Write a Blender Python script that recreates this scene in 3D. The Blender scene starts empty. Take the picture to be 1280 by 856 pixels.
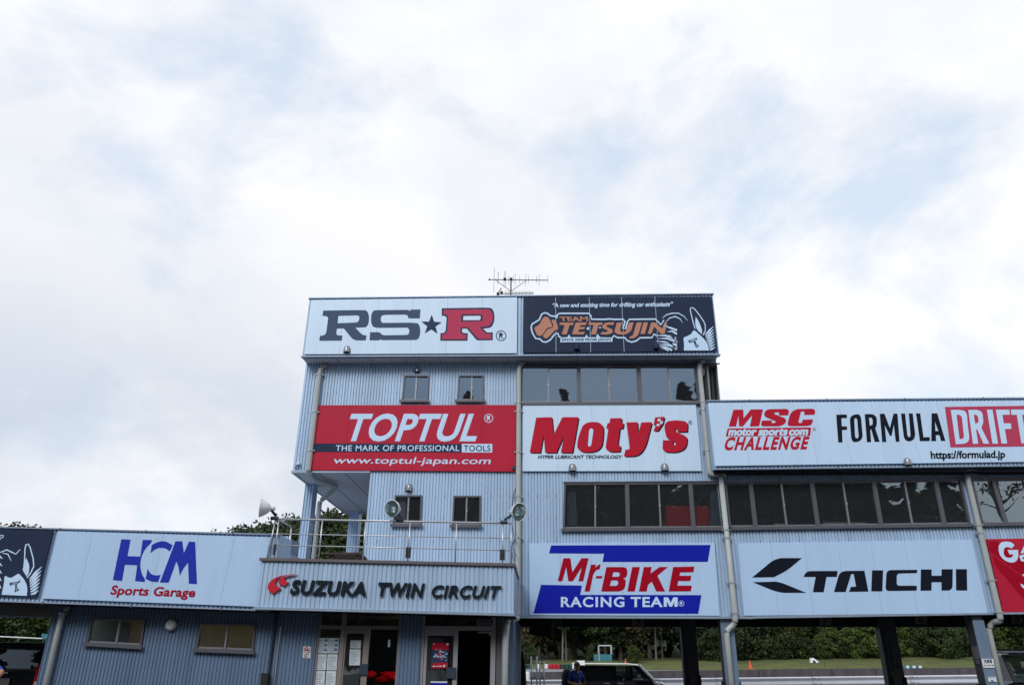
import bpy, bmesh, math, random
import numpy as np
from mathutils import Vector, Matrix

# ------------------------------------------------------------------ camera, world, sun, exposure
SC = bpy.context.scene
COL = SC.collection
R = math.radians
random.seed(7)

F = 940.0                       # focal length in pixels of the 1280 px wide photograph
CX, CY = 640.0, 428.0
PITCH, YAW, ROLL = R(23.41), R(-2.56), R(0.48)
EYE = 1.5
_cp, _sp, _cy, _sy, _cr, _sr = (math.cos(PITCH), math.sin(PITCH), math.cos(YAW), math.sin(YAW), math.cos(ROLL), math.sin(ROLL))
_Ry = np.array([[_cy, 0, -_sy], [0, 1, 0], [_sy, 0, _cy]])
_Rp = np.array([[1, 0, 0], [0, _cp, _sp], [0, -_sp, _cp]])
_Rr = np.array([[_cr, -_sr, 0], [_sr, _cr, 0], [0, 0, 1]])
RM = _Rr @ _Rp @ _Ry            # rows: camera right, down, forward in the basis (X, -Z, Y)


def to_world(v):
    return Vector((v[0], v[2], -v[1]))


cam_d = bpy.data.cameras.new("camera")
cam = bpy.data.objects.new("camera", cam_d)
COL.objects.link(cam)
_r, _d, _f = to_world(RM[0]), to_world(RM[1]), to_world(RM[2])
_m = Matrix(((_r.x, -_d.x, -_f.x, 0), (_r.y, -_d.y, -_f.y, 0), (_r.z, -_d.z, -_f.z, EYE), (0, 0, 0, 1)))
cam.matrix_world = _m
cam_d.sensor_width = 36
cam_d.sensor_fit = 'HORIZONTAL'
cam_d.lens = F / 1280 * 36
cam_d.clip_end = 2000
SC.camera = cam


def nd(nt, typ, **kw):
    n = nt.nodes.new(typ)
    for k, v in kw.items():
        if k.startswith('i_'):
            key = k[2:]
            n.inputs[int(key) if key.isdigit() else key.replace('_', ' ')].default_value = v
        else:
            setattr(n, k, v)
    return n


world = bpy.data.worlds.new("World")
SC.world = world
world.use_nodes = True
nt = world.node_tree
nt.nodes.clear()
SUN_EL, SUN_AZ = R(39), R(202)
sky = nd(nt, 'ShaderNodeTexSky', sky_type='NISHITA', sun_disc=False, sun_elevation=SUN_EL, sun_rotation=SUN_AZ)
tc = nd(nt, 'ShaderNodeTexCoord')
mp = nd(nt, 'ShaderNodeMapping')
mp.inputs['Scale'].default_value = (1.0, 1.0, 1.7)
mp.inputs['Rotation'].default_value = (R(20), R(35), R(15))
mp.inputs['Location'].default_value = (14.8, 18.8, 14.9)
n1 = nd(nt, 'ShaderNodeTexNoise', i_Scale=2.8, i_Detail=9.0, i_Roughness=0.56, i_Distortion=0.2)
n2 = nd(nt, 'ShaderNodeTexNoise', i_Scale=2.6, i_Detail=9.0, i_Roughness=0.6, i_Distortion=0.3)
r1 = nd(nt, 'ShaderNodeValToRGB')
r1.color_ramp.elements[0].position = 0.40
r1.color_ramp.elements[0].color = (7.15, 7.35, 7.75, 1)
r1.color_ramp.elements[1].position = 0.60
r1.color_ramp.elements[1].color = (8.25, 8.2, 8.25, 1)
e = r1.color_ramp.elements.new(0.5)
e.color = (7.6, 7.75, 8.1, 1)
r2 = nd(nt, 'ShaderNodeValToRGB')
r2.color_ramp.elements[0].position = 0.51
r2.color_ramp.elements[0].color = (0, 0, 0, 1)
r2.color_ramp.elements[1].position = 0.66
r2.color_ramp.elements[1].color = (0.8, 0.8, 0.8, 1)
mx = nd(nt, 'ShaderNodeMixRGB')
gain = nd(nt, 'ShaderNodeMixRGB', blend_type='MULTIPLY', i_Fac=1.0)
gain.inputs['Color2'].default_value = (2.0, 1.9, 1.62, 1)
bg = nd(nt, 'ShaderNodeBackground', i_Strength=0.125)
out = nd(nt, 'ShaderNodeOutputWorld')
L = nt.links.new
L(tc.outputs['Generated'], mp.inputs['Vector'])
L(mp.outputs['Vector'], n1.inputs['Vector'])
L(mp.outputs['Vector'], n2.inputs['Vector'])
L(n1.outputs['Fac'], r1.inputs['Fac'])
L(n2.outputs['Fac'], r2.inputs['Fac'])
L(sky.outputs['Color'], gain.inputs['Color1'])
L(r2.outputs['Color'], mx.inputs['Fac'])
L(r1.outputs['Color'], mx.inputs['Color1'])
pale = nd(nt, 'ShaderNodeMixRGB', i_Fac=0.8)
pale.inputs['Color2'].default_value = (5.55, 6.55, 7.9, 1)
L(gain.outputs['Color'], pale.inputs['Color1'])
L(pale.outputs['Color'], mx.inputs['Color2'])
# a bank of greyer cloud low in the left half of the sky
sep = nd(nt, 'ShaderNodeSeparateXYZ')
L(tc.outputs['Generated'], sep.inputs['Vector'])
lowz = nd(nt, 'ShaderNodeMapRange', interpolation_type='SMOOTHSTEP')
lowz.inputs['From Min'].default_value = 0.62
lowz.inputs['From Max'].default_value = 0.16
L(sep.outputs['Z'], lowz.inputs['Value'])
leftx = nd(nt, 'ShaderNodeMapRange', interpolation_type='SMOOTHSTEP')
leftx.inputs['From Min'].default_value = 0.25
leftx.inputs['From Max'].default_value = -0.55
L(sep.outputs['X'], leftx.inputs['Value'])
n3 = nd(nt, 'ShaderNodeTexNoise', i_Scale=3.0, i_Detail=8.0, i_Roughness=0.55)
L(mp.outputs['Vector'], n3.inputs['Vector'])
nr = nd(nt, 'ShaderNodeMapRange')
nr.inputs['From Min'].default_value = 0.30
nr.inputs['From Max'].default_value = 0.50
L(n3.outputs['Fac'], nr.inputs['Value'])
m1_ = nd(nt, 'ShaderNodeMath', operation='MULTIPLY')
m2_ = nd(nt, 'ShaderNodeMath', operation='MULTIPLY', use_clamp=True)
L(lowz.outputs['Result'], m1_.inputs[0])
L(leftx.outputs['Result'], m1_.inputs[1])
L(m1_.outputs['Value'], m2_.inputs[0])
L(nr.outputs['Result'], m2_.inputs[1])
bank = nd(nt, 'ShaderNodeMixRGB')
bank.inputs['Color2'].default_value = (4.9, 5.5, 6.4, 1)
L(m2_.outputs['Value'], bank.inputs['Fac'])
L(mx.outputs['Color'], bank.inputs['Color1'])
L(bank.outputs['Color'], bg.inputs['Color'])
L(bg.outputs['Background'], out.inputs['Surface'])

sun_d = bpy.data.lights.new("sun", 'SUN')
sun_d.energy = 1.65
sun_d.angle = R(24)
sun_d.color = (1.0, 0.99, 0.975)
sun = bpy.data.objects.new("sun", sun_d)
COL.objects.link(sun)
_sd = Vector((math.sin(SUN_AZ) * math.cos(SUN_EL), math.cos(SUN_AZ) * math.cos(SUN_EL), math.sin(SUN_EL)))
sun.rotation_euler = _sd.to_track_quat('Z', 'Y').to_euler()

SC.view_settings.view_transform = 'Standard'
SC.view_settings.look = 'None'
SC.view_settings.exposure = 0.0
SC.view_settings.gamma = 1.0
SC.render.engine = 'CYCLES'
SC.cycles.max_bounces = 8
SC.cycles.transparent_max_bounces = 24
SC.cycles.use_denoising = True


# ------------------------------------------------------------------ from a pixel of the photograph to a point on the plane y = Y
def W(px, py, Y):
    d = RM.T @ np.array([(px - CX) / F, (py - CY) / F, 1.0])
    t = Y / d[2]
    return Vector((t * d[0], Y, EYE - t * d[1]))


def WX(px, py, Y): return W(px, py, Y).x
def WZ(px, py, Y): return W(px, py, Y).z


# ------------------------------------------------------------------ materials
def mat(name, col, rough=0.6, metal=0.0, spec=0.5, var=0.0, vscale=3.0, col2=None, bump=0.0, bscale=60.0, stretch=None, coat=0.0, emis=None):
    m = bpy.data.materials.new(name)
    m.use_nodes = True
    t = m.node_tree
    p = t.nodes['Principled BSDF']
    p.inputs['Base Color'].default_value = (*col, 1)
    p.inputs['Roughness'].default_value = rough
    p.inputs['Metallic'].default_value = metal
    p.inputs['Specular IOR Level'].default_value = spec
    p.inputs['Coat Weight'].default_value = coat
    c = nd(t, 'ShaderNodeTexCoord')
    if var > 0:
        mpn = nd(t, 'ShaderNodeMapping')
        if stretch: mpn.inputs['Scale'].default_value = stretch
        n = nd(t, 'ShaderNodeTexNoise', i_Scale=vscale, i_Detail=6.0, i_Roughness=0.6)
        r = nd(t, 'ShaderNodeValToRGB')
        r.color_ramp.elements[0].position = 0.3
        r.color_ramp.elements[1].position = 0.7
        c2 = col2 or tuple(x * (1 - var) for x in col)
        r.color_ramp.elements[0].color = (*c2, 1)
        r.color_ramp.elements[1].color = (*col, 1)
        t.links.new(c.outputs['Object'], mpn.inputs['Vector'])
        t.links.new(mpn.outputs['Vector'], n.inputs['Vector'])
        t.links.new(n.outputs['Fac'], r.inputs['Fac'])
        t.links.new(r.outputs['Color'], p.inputs['Base Color'])
    if bump > 0:
        n = nd(t, 'ShaderNodeTexNoise', i_Scale=bscale, i_Detail=4.0)
        b = nd(t, 'ShaderNodeBump', i_Strength=bump, i_Distance=0.02)
        t.links.new(c.outputs['Object'], n.inputs['Vector'])
        t.links.new(n.outputs['Fac'], b.inputs['Height'])
        t.links.new(b.outputs['Normal'], p.inputs['Normal'])
    if emis:
        p.inputs['Emission Color'].default_value = (*emis[:3], 1)
        p.inputs['Emission Strength'].default_value = emis[3]
    return m


def glass_mat(name, tint, refl, base, rough=0.0, dust_lift=0.03):
    m = bpy.data.materials.new(name)
    m.use_nodes = True
    t = m.node_tree
    t.nodes.clear()
    o = nd(t, 'ShaderNodeOutputMaterial')
    df = nd(t, 'ShaderNodeBsdfDiffuse')
    df.inputs['Color'].default_value = (0.5, 0.55, 0.6, 1)
    md = nd(t, 'ShaderNodeMixShader')
    md.inputs['Fac'].default_value = dust_lift  # dusty veil that also lifts dark panes in place of light from indoors
    tr = nd(t, 'ShaderNodeBsdfTransparent')
    tr.inputs['Color'].default_value = (*tint, 1)
    gl = nd(t, 'ShaderNodeBsdfGlossy')
    gl.inputs['Color'].default_value = (*refl, 1)
    gl.inputs['Roughness'].default_value = rough
    fr = nd(t, 'ShaderNodeFresnel', i_IOR=1.5)
    ad = nd(t, 'ShaderNodeMath', operation='ADD', use_clamp=True)
    ad.inputs[1].default_value = base
    c = nd(t, 'ShaderNodeTexCoord')
    n = nd(t, 'ShaderNodeTexNoise', i_Scale=1.3, i_Detail=1.0)
    b = nd(t, 'ShaderNodeBump', i_Strength=0.12, i_Distance=0.02)
    mxs = nd(t, 'ShaderNodeMixShader')
    lk = t.links.new
    lk(c.outputs['Object'], n.inputs['Vector'])
    lk(n.outputs['Fac'], b.inputs['Height'])
    lk(b.outputs['Normal'], gl.inputs['Normal'])
    lk(fr.outputs['Fac'], ad.inputs[0])
    lk(ad.outputs['Value'], mxs.inputs['Fac'])
    lk(tr.outputs['BSDF'], mxs.inputs[1])
    lk(gl.outputs['BSDF'], mxs.inputs[2])
    lk(mxs.outputs['Shader'], md.inputs[1])
    lk(df.outputs['BSDF'], md.inputs[2])
    lk(md.outputs['Shader'], o.inputs['Surface'])
    return m


def foliage_mat(name, dark, light, rand=0.25, warm=None):
    m = bpy.data.materials.new(name)
    m.use_nodes = True
    t = m.node_tree
    p = t.nodes['Principled BSDF']
    p.inputs['Roughness'].default_value = 0.6
    p.inputs['Specular IOR Level'].default_value = 0.25
    c = nd(t, 'ShaderNodeTexCoord')
    n = nd(t, 'ShaderNodeTexNoise', i_Scale=0.9, i_Detail=5.0, i_Roughness=0.7)
    r = nd(t, 'ShaderNodeValToRGB')
    r.color_ramp.elements[0].position = 0.32
    r.color_ramp.elements[0].color = (*dark, 1)
    r.color_ramp.elements[1].position = 0.68
    r.color_ramp.elements[1].color = (*light, 1)
    oi = nd(t, 'ShaderNodeObjectInfo')
    hs = nd(t, 'ShaderNodeHueSaturation')
    m1 = nd(t, 'ShaderNodeMapRange')
    m1.inputs['To Min'].default_value = 1 - rand * 1.6
    m1.inputs['To Max'].default_value = 1 + rand * 1.6
    m2 = nd(t, 'ShaderNodeMapRange')
    m2.inputs['To Min'].default_value = 0.46
    m2.inputs['To Max'].default_value = 0.515
    lk = t.links.new
    lk(c.outputs['Object'], n.inputs['Vector'])
    lk(n.outputs['Fac'], r.inputs['Fac'])
    lk(r.outputs['Color'], hs.inputs['Color'])
    lk(oi.outputs['Random'], m1.inputs['Value'])
    lk(oi.outputs['Random'], m2.inputs['Value'])
    lk(m1.outputs['Result'], hs.inputs['Value'])
    lk(m2.outputs['Result'], hs.inputs['Hue'])
    lk(hs.outputs['Color'], p.inputs['Base Color'])
    return m


M = {}
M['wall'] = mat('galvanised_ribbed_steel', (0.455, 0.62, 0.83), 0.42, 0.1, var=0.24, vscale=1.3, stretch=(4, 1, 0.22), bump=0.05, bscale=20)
M['wall_shade'] = mat('shaded_ribbed_steel', (0.135, 0.215, 0.345), 0.5, 0.1, var=0.26, vscale=1.3, stretch=(4, 1, 0.22), bump=0.05, bscale=20)  # ribbed steel darkened: the shade of the ground floor is in its colour
M['screw'] = mat('screw_heads', (0.10, 0.13, 0.18), 0.5, 0.5)
M['white'] = mat('white_sign_board_shaded', (0.475, 0.67, 0.94), 0.42, var=0.08, vscale=1.4, stretch=(3, 1, 0.3))  # white boards of the low storeys, their dimmer light put into the colour
M['white_lit'] = mat('white_sign_board_lit', (0.62, 0.80, 1.0), 0.42, var=0.08, vscale=1.4, stretch=(3, 1, 0.3))  # the same white, with the stronger light higher up painted in
M['white_half_lit'] = mat('white_sign_board_half_lit', (0.57, 0.76, 1.0), 0.42, var=0.08, vscale=1.4, stretch=(3, 1, 0.3))  # the same white, light toned in between the other two
M['print_white'] = mat('white_print', (0.58, 0.77, 1.0), 0.6, spec=0.12)
M['navy'] = mat('navy_sign_board', (0.022, 0.035, 0.078), 0.5, spec=0.12, var=0.12, vscale=2)
M['print_navy'] = mat('slate_blue_print', (0.062, 0.098, 0.165), 0.6, spec=0.12)
M['print_ring'] = mat('dark_navy_print', (0.03, 0.05, 0.11), 0.6, spec=0.12)
M['print_black'] = mat('black_print', (0.006, 0.009, 0.02), 0.6, spec=0.12)
M['letter_black'] = mat('black_cut_letters', (0.008, 0.014, 0.022), 0.5, spec=0.15)
M['print_rose'] = mat('faded_red_print', (0.50, 0.055, 0.12), 0.6, spec=0.12)
M['red_board'] = mat('red_sign_board', (0.50, 0.012, 0.045), 0.5, spec=0.2, var=0.12, vscale=1.2)
M['print_red'] = mat('red_print', (0.50, 0.012, 0.035), 0.6, spec=0.12)
M['print_darkred'] = mat('deep_red_print', (0.36, 0.0, 0.016), 0.6, spec=0.12)
M['print_blue'] = mat('blue_print', (0.006, 0.014, 0.38), 0.6, spec=0.12)
M['print_hcm'] = mat('royal_blue_print', (0.02, 0.035, 0.42), 0.6, spec=0.12)
M['print_orange'] = mat('tan_orange_print', (0.52, 0.245, 0.165), 0.6, spec=0.12)
M['letter_red'] = mat('glossy_red_letters', (0.55, 0.02, 0.04), 0.45, spec=0.2)
M['trim'] = mat('steel_flashing', (0.34, 0.43, 0.56), 0.4, 0.3, var=0.15, vscale=4)
M['brown'] = mat('brown_grey_aluminium', (0.115, 0.115, 0.14), 0.4, 0.3)
M['alu'] = mat('aluminium_sash', (0.27, 0.28, 0.31), 0.35, 0.4)
M['cap'] = mat('brown_coping', (0.13, 0.115, 0.125), 0.5, 0.1)
M['pipe'] = mat('grey_beige_pipe', (0.44, 0.475, 0.47), 0.45, var=0.12, vscale=3)
M['clamp'] = mat('pipe_clamp_steel', (0.42, 0.45, 0.47), 0.4, 0.5)
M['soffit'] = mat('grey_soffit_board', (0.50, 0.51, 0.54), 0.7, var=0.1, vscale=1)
M['soffit_line'] = mat('soffit_joint', (0.12, 0.12, 0.13), 0.8)
M['dark'] = mat('dark_interior_paint', (0.07, 0.07, 0.072), 0.8)
M['room'] = mat('interior_wall_paint', (0.20, 0.20, 0.19), 0.8)
M['beige'] = mat('beige_interior_wall', (0.45, 0.38, 0.26), 0.8, var=0.2, vscale=2)
M['glass'] = glass_mat('window_glass', (0.86, 0.88, 0.88), (0.80, 0.93, 1.0), 0.10)
M['glass_hi'] = glass_mat('upper_window_glass', (0.35, 0.4, 0.45), (0.56, 0.76, 1.0), 0.185)
M['glass_lo'] = glass_mat('shop_window_glass', (0.75, 0.76, 0.72), (0.8, 0.9, 1.0), 0.02)
M['car_glass'] = glass_mat('car_window_glass', (0.55, 0.6, 0.58), (0.9, 0.95, 1.0), 0.02)
M['tint_glass'] = glass_mat('tinted_car_glass', (0.07, 0.07, 0.08), (0.5, 0.6, 0.7), 0.01)
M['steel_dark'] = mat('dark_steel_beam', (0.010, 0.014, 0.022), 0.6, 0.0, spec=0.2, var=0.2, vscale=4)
M['column'] = mat('blue_grey_column_paint', (0.17, 0.25, 0.36), 0.45, 0.1, var=0.2, vscale=3, stretch=(1, 1, 0.5))
M['column_dark'] = mat('dark_column_tone', (0.045, 0.052, 0.068), 0.5, 0.1, var=0.2, vscale=3)
M['rubber'] = mat('black_rubber', (0.012, 0.012, 0.016), 0.8)
M['plate'] = mat('dull_number_plate', (0.13, 0.12, 0.13), 0.7)
M['plate_print'] = mat('number_plate_print', (0.012, 0.013, 0.02), 0.7)
M['paper'] = mat('posted_paper', (0.62, 0.70, 0.76), 0.8, var=0.06, vscale=8)
M['paper_print'] = mat('paper_print', (0.22, 0.27, 0.34), 0.8)
M['blue_patch'] = mat('blue_patch_print', (0.08, 0.20, 0.42), 0.8)
M['galv'] = mat('galvanised_rail', (0.55, 0.58, 0.62), 0.32, 0.55, var=0.1, vscale=5)
M['lamp_shell'] = mat('white_lamp_shell', (0.68, 0.74, 0.78), 0.35)
M['reflector'] = mat('lamp_reflector', (0.55, 0.65, 0.66), 0.12, 0.9)
M['lens'] = glass_mat('lamp_lens', (0.85, 0.95, 0.95), (0.9, 1, 1), 0.05)
M['hood'] = mat('stainless_hood', (0.27, 0.28, 0.30), 0.3, 0.7)
M['lamp_bracket'] = mat('dark_bracket', (0.03, 0.05, 0.08), 0.5, 0.3)
M['antenna'] = mat('antenna_metal', (0.10, 0.10, 0.11), 0.5, 0.6)
M['asphalt'] = mat('asphalt', (0.05, 0.05, 0.052), 0.85, var=0.3, vscale=1.5, bump=0.3, bscale=90)
M['track'] = mat('worn_track_asphalt', (0.20, 0.21, 0.235), 0.8, var=0.15, vscale=0.7)
M['grass'] = mat('mown_grass', (0.125, 0.165, 0.05), 0.9, spec=0.1, var=0.55, vscale=1.6, stretch=(.35, 1, 2.5), col2=(0.085, 0.075, 0.05), bump=0.5, bscale=8)
M['hill'] = mat('shaded_hill_ground', (0.03, 0.045, 0.02), 0.95, spec=0.1, var=0.5, vscale=0.3, bump=0.6, bscale=2)
M['conc'] = mat('stained_concrete', (0.115, 0.10, 0.11), 0.85, var=0.45, vscale=1.2, col2=(0.05, 0.045, 0.055), stretch=(3, 1, 0.5), bump=0.2, bscale=10)
M['guard'] = mat('galvanised_guard_rail', (0.62, 0.63, 0.70), 0.35, 0.4, var=0.1, vscale=2)
M['guard_lo'] = mat('blue_grey_guard_board', (0.50, 0.62, 0.74), 0.6, var=0.1, vscale=2)
M['bark'] = mat('bark', (0.10, 0.085, 0.07), 0.9, var=0.4, vscale=5)
M['bark_pale'] = mat('pale_bark', (0.19, 0.185, 0.165), 0.85, var=0.3, vscale=5)
M['leaf'] = foliage_mat('dark_leaves', (0.013, 0.028, 0.013), (0.058, 0.09, 0.028))
M['leaf_dark'] = foliage_mat('shaded_leaves', (0.005, 0.012, 0.009), (0.022, 0.038, 0.018))
M['leaf_y'] = foliage_mat('yellow_green_leaves', (0.028, 0.050, 0.012), (0.105, 0.14, 0.032))
M['leaf_o'] = foliage_mat('tawny_leaves', (0.04, 0.04, 0.02), (0.13, 0.11, 0.05))
M['needle'] = foliage_mat('cedar_needles', (0.016, 0.030, 0.018), (0.055, 0.080, 0.04))
M['teal'] = mat('teal_painted_board', (0.03, 0.17, 0.22), 0.6)
M['orange'] = mat('orange_cone_plastic', (0.75, 0.07, 0.03), 0.5)
M['barrel_green'] = mat('dark_green_plastic', (0.01, 0.055, 0.05), 0.5)
M['barrel_white'] = mat('white_plastic', (0.75, 0.75, 0.75), 0.5)
M['barrel_red'] = mat('red_plastic', (0.42, 0.015, 0.035), 0.5)
M['car_black'] = mat('black_car_paint', (0.006, 0.007, 0.012), 0.15, coat=0.6)
M['car_white'] = mat('white_car_paint', (0.80, 0.80, 0.82), 0.25, coat=0.5)
M['car_blue'] = mat('dark_blue_car_paint', (0.015, 0.035, 0.075), 0.25, coat=0.5)
M['tail'] = mat('red_tail_lamp', (0.45, 0.01, 0.01), 0.2, coat=0.5)
M['headlamp'] = mat('clear_headlamp', (0.75, 0.8, 0.85), 0.15, coat=0.5)
M['chrome'] = mat('bright_metal', (0.7, 0.7, 0.72), 0.2, 0.9)
M['skin'] = mat('skin', (0.36, 0.19, 0.12), 0.55)
M['hair'] = mat('black_hair', (0.01, 0.008, 0.008), 0.6)
M['shirt'] = mat('blue_shirt_cloth', (0.012, 0.05, 0.42), 0.8, var=0.3, vscale=12)
M['cloth_black'] = mat('black_cloth', (0.010, 0.012, 0.018), 0.85, var=0.3, vscale=10)
M['table'] = mat('white_table_top', (0.78, 0.76, 0.72), 0.5)
M['red_cab'] = mat('red_cabinet_paint', (0.80, 0.006, 0.02), 0.4)
M['bronze'] = mat('bronze_door_frame', (0.27, 0.235, 0.22), 0.4, 0.2)
M['steel_door'] = mat('grey_door_frame', (0.36, 0.345, 0.38), 0.4, 0.2)
M['brown_board'] = mat('brown_parasol_cloth', (0.055, 0.03, 0.025), 0.8)
M['curtain'] = mat('pale_curtain', (0.45, 0.5, 0.58), 0.9, var=0.2, vscale=20, stretch=(6, 1, 0.3))
M['tube'] = mat('fluorescent_tube', (0.9, 0.9, 0.85), 0.5, emis=(1.0, 0.86, 0.60, 18.0))
M['fill_glow'] = mat('hidden_fill_glow', (0.9, 0.9, 0.85), 0.5, emis=(1.0, 0.88, 0.66, 7.0))  # glow for the added entrance fill
M['label_white'] = mat('white_label_plate', (0.70, 0.73, 0.76), 0.6)
M['mesh_green'] = mat('green_fence_wire', (0.05, 0.16, 0.13), 0.6)


# ------------------------------------------------------------------ object helpers
def tag(o, label=None, cat=None, group=None, kind=None):
    if label: o['label'] = label
    if cat: o['category'] = cat
    if group: o['group'] = group
    if kind: o['kind'] = kind
    return o


def thing(name, label, cat, loc=(0, 0, 0), group=None, rz=0.0, kind=None):
    o = bpy.data.objects.new(name, None)
    o.empty_display_size = 0.2
    COL.objects.link(o)
    o.location = loc
    o.rotation_euler = (0, 0, rz)
    return tag(o, label, cat, group, kind)


def copy_tree(o, parent=None):
    c = o.copy()
    COL.objects.link(c)
    c.parent = parent
    for ch in list(o.children): copy_tree(ch, c)
    return c


class MB:
    def __init__(s): s.v, s.f = [], []

    def add(s, vs, fs):
        b = len(s.v)
        s.v += [tuple(v) for v in vs]
        s.f += [tuple(b + i for i in f) for f in fs]
        return s

    def box(s, x0, x1, y0, y1, z0, z1):
        return s.hexa([(x0, y0, z0), (x1, y0, z0), (x1, y0, z1), (x0, y0, z1), (x0, y1, z0), (x1, y1, z0), (x1, y1, z1), (x0, y1, z1)])

    def hexa(s, v):
        return s.add(v, [(0, 1, 2, 3), (5, 4, 7, 6), (4, 0, 3, 7), (1, 5, 6, 2), (3, 2, 6, 7), (4, 5, 1, 0)])

    def tube(s, pts, r, n=8, cap=True):
        pts = [Vector(p) for p in pts]
        rs = r if isinstance(r, (list, tuple)) else [r] * len(pts)
        rings = []
        for i, p in enumerate(pts):
            d = (pts[min(i + 1, len(pts) - 1)] - pts[max(i - 1, 0)]).normalized()
            a = Vector((0, 0, 1)) if abs(d.z) < 0.9 else Vector((1, 0, 0))
            u = d.cross(a).normalized()
            w = d.cross(u)
            rings.append([p + (u * math.cos(2 * math.pi * k / n) + w * math.sin(2 * math.pi * k / n)) * rs[i] for k in range(n)])
        vs = [q for rg in rings for q in rg]
        fs = []
        for i in range(len(pts) - 1):
            for k in range(n):
                a, b = i * n + k, i * n + (k + 1) % n
                fs.append((a, b, b + n, a + n))
        if cap:
            fs.append(tuple(range(n - 1, -1, -1)))
            fs.append(tuple((len(pts) - 1) * n + k for k in range(n)))
        return s.add(vs, fs)

    def lathe(s, prof, origin, axis, n=16):
        """prof: (radius, distance along axis)"""
        o, d = Vector(origin), Vector(axis).normalized()
        a = Vector((0, 0, 1)) if abs(d.z) < 0.9 else Vector((1, 0, 0))
        u = d.cross(a).normalized()
        w = d.cross(u)
        vs = [o + d * h + (u * math.cos(2 * math.pi * k / n) + w * math.sin(2 * math.pi * k / n)) * r for r, h in prof for k in range(n)]
        fs = []
        for i in range(len(prof) - 1):
            for k in range(n):
                p, q = i * n + k, i * n + (k + 1) % n
                fs.append((p, q, q + n, p + n))
        return s.add(vs, fs)

    def build(s, name, m, parent=None, smooth=False, world=True, origin=None):
        me = bpy.data.meshes.new(name)
        vs = s.v
        if origin is not None:
            o0 = Vector(origin)
            vs = [tuple(Vector(v) - o0) for v in vs]
        me.from_pydata(vs, [], s.f)
        me.materials.append(m)
        if smooth: me.polygons.foreach_set('use_smooth', [True] * len(me.polygons))
        o = bpy.data.objects.new(name, me)
        COL.objects.link(o)
        if origin is not None: o.location = origin
        if parent is not None:
            o.parent = parent
            if world:
                loc = Vector((0, 0, 0))
                p = parent
                while p is not None:
                    loc += Vector(p.location)
                    p = p.parent
                if origin is not None:
                    pass
                o.location = (Vector(origin) if origin is not None else Vector((0, 0, 0))) - loc
        return o


class Q:
    """four photo corners (top left, top right, bottom right, bottom left) put on the plane y = Y"""
    def __init__(s, TL, TR, BR, BL, Y):
        s.Y = Y
        s.c = [W(p[0], p[1], Y) for p in (BL, BR, TR, TL)]

    def p(s, u, v):
        a = s.c[0].lerp(s.c[1], u)
        b = s.c[3].lerp(s.c[2], u)
        q = a.lerp(b, v)
        return q.x, q.z

    def w(s): return (s.c[1] - s.c[0]).length
    def h(s): return (s.c[3] - s.c[0]).length

    def hexa(s, mb, u0, u1, v0, v1, y0, y1):
        a, b, c, d = s.p(u0, v0), s.p(u1, v0), s.p(u1, v1), s.p(u0, v1)
        mb.hexa([(a[0], y0, a[1]), (b[0], y0, b[1]), (c[0], y0, c[1]), (d[0], y0, d[1]),
                 (a[0], y1, a[1]), (b[0], y1, b[1]), (c[0], y1, c[1]), (d[0], y1, d[1])])

    def base(s): return Vector(((s.c[0].x + s.c[1].x) / 2, s.Y, min(s.c[0].z, s.c[1].z)))


def fill_loops(loops, extrude=0.0):
    """closed 2-D loops (even-odd filled) to a mesh: verts, faces"""
    cu = bpy.data.curves.new('tmp', 'CURVE')
    cu.dimensions = '2D'
    cu.fill_mode = 'BOTH'
    cu.extrude = extrude
    for lp in loops:
        sp = cu.splines.new('POLY')
        sp.points.add(len(lp) - 1)
        for i, p in enumerate(lp): sp.points[i].co = (p[0], p[1], 0, 1)
        sp.use_cyclic_u = True
    return curve_mesh(cu)


def curve_mesh(cu):
    o = bpy.data.objects.new('tmp', cu)
    COL.objects.link(o)
    dg = bpy.context.evaluated_depsgraph_get()
    me = bpy.data.meshes.new_from_object(o.evaluated_get(dg))
    vs = [tuple(v.co) for v in me.vertices]
    fs = [tuple(p.vertices) for p in me.polygons]
    bpy.data.objects.remove(o)
    bpy.data.curves.remove(cu)
    bpy.data.meshes.remove(me)
    return vs, fs


_tcache = {}


def text_mesh(s, bold=0.0, extrude=0.0, spacing=1.0):
    key = (s, bold, extrude, spacing)
    if key not in _tcache:
        cu = bpy.data.curves.new('tmp', 'FONT')
        cu.body = s
        cu.offset = bold
        cu.extrude = extrude
        cu.resolution_u = 4
        cu.space_character = spacing
        _tcache[key] = curve_mesh(cu)
    return _tcache[key]


_h = text_mesh('H')[0]
CAP = max(v[1] for v in _h)


def print_text(parent, name, s, m, bl, br, tl, tr, Y, bold=0.0, shear=0.0, depth=0.0, spacing=1.0, height=1.0):
    """text whose first letter foot sits at bl, last letter foot at br, capitals reach tl, tr (photo pixels)"""
    vs, fs = text_mesh(s, bold, 0.02 if depth else 0.0, spacing)
    x0, x1 = min(v[0] for v in vs), max(v[0] for v in vs)
    mb = MB()
    for vs, fs, Y in ([(vs, fs, Y)] + ([(*text_mesh(s, 0.0, 0.02 if depth else 0.0, spacing), Y - .0012)] if bold > .015 else [])):
        _print(mb, vs, fs, x0, x1, bl, br, tl, tr, Y, depth)
    return mb.build(name, m, parent)


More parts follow.
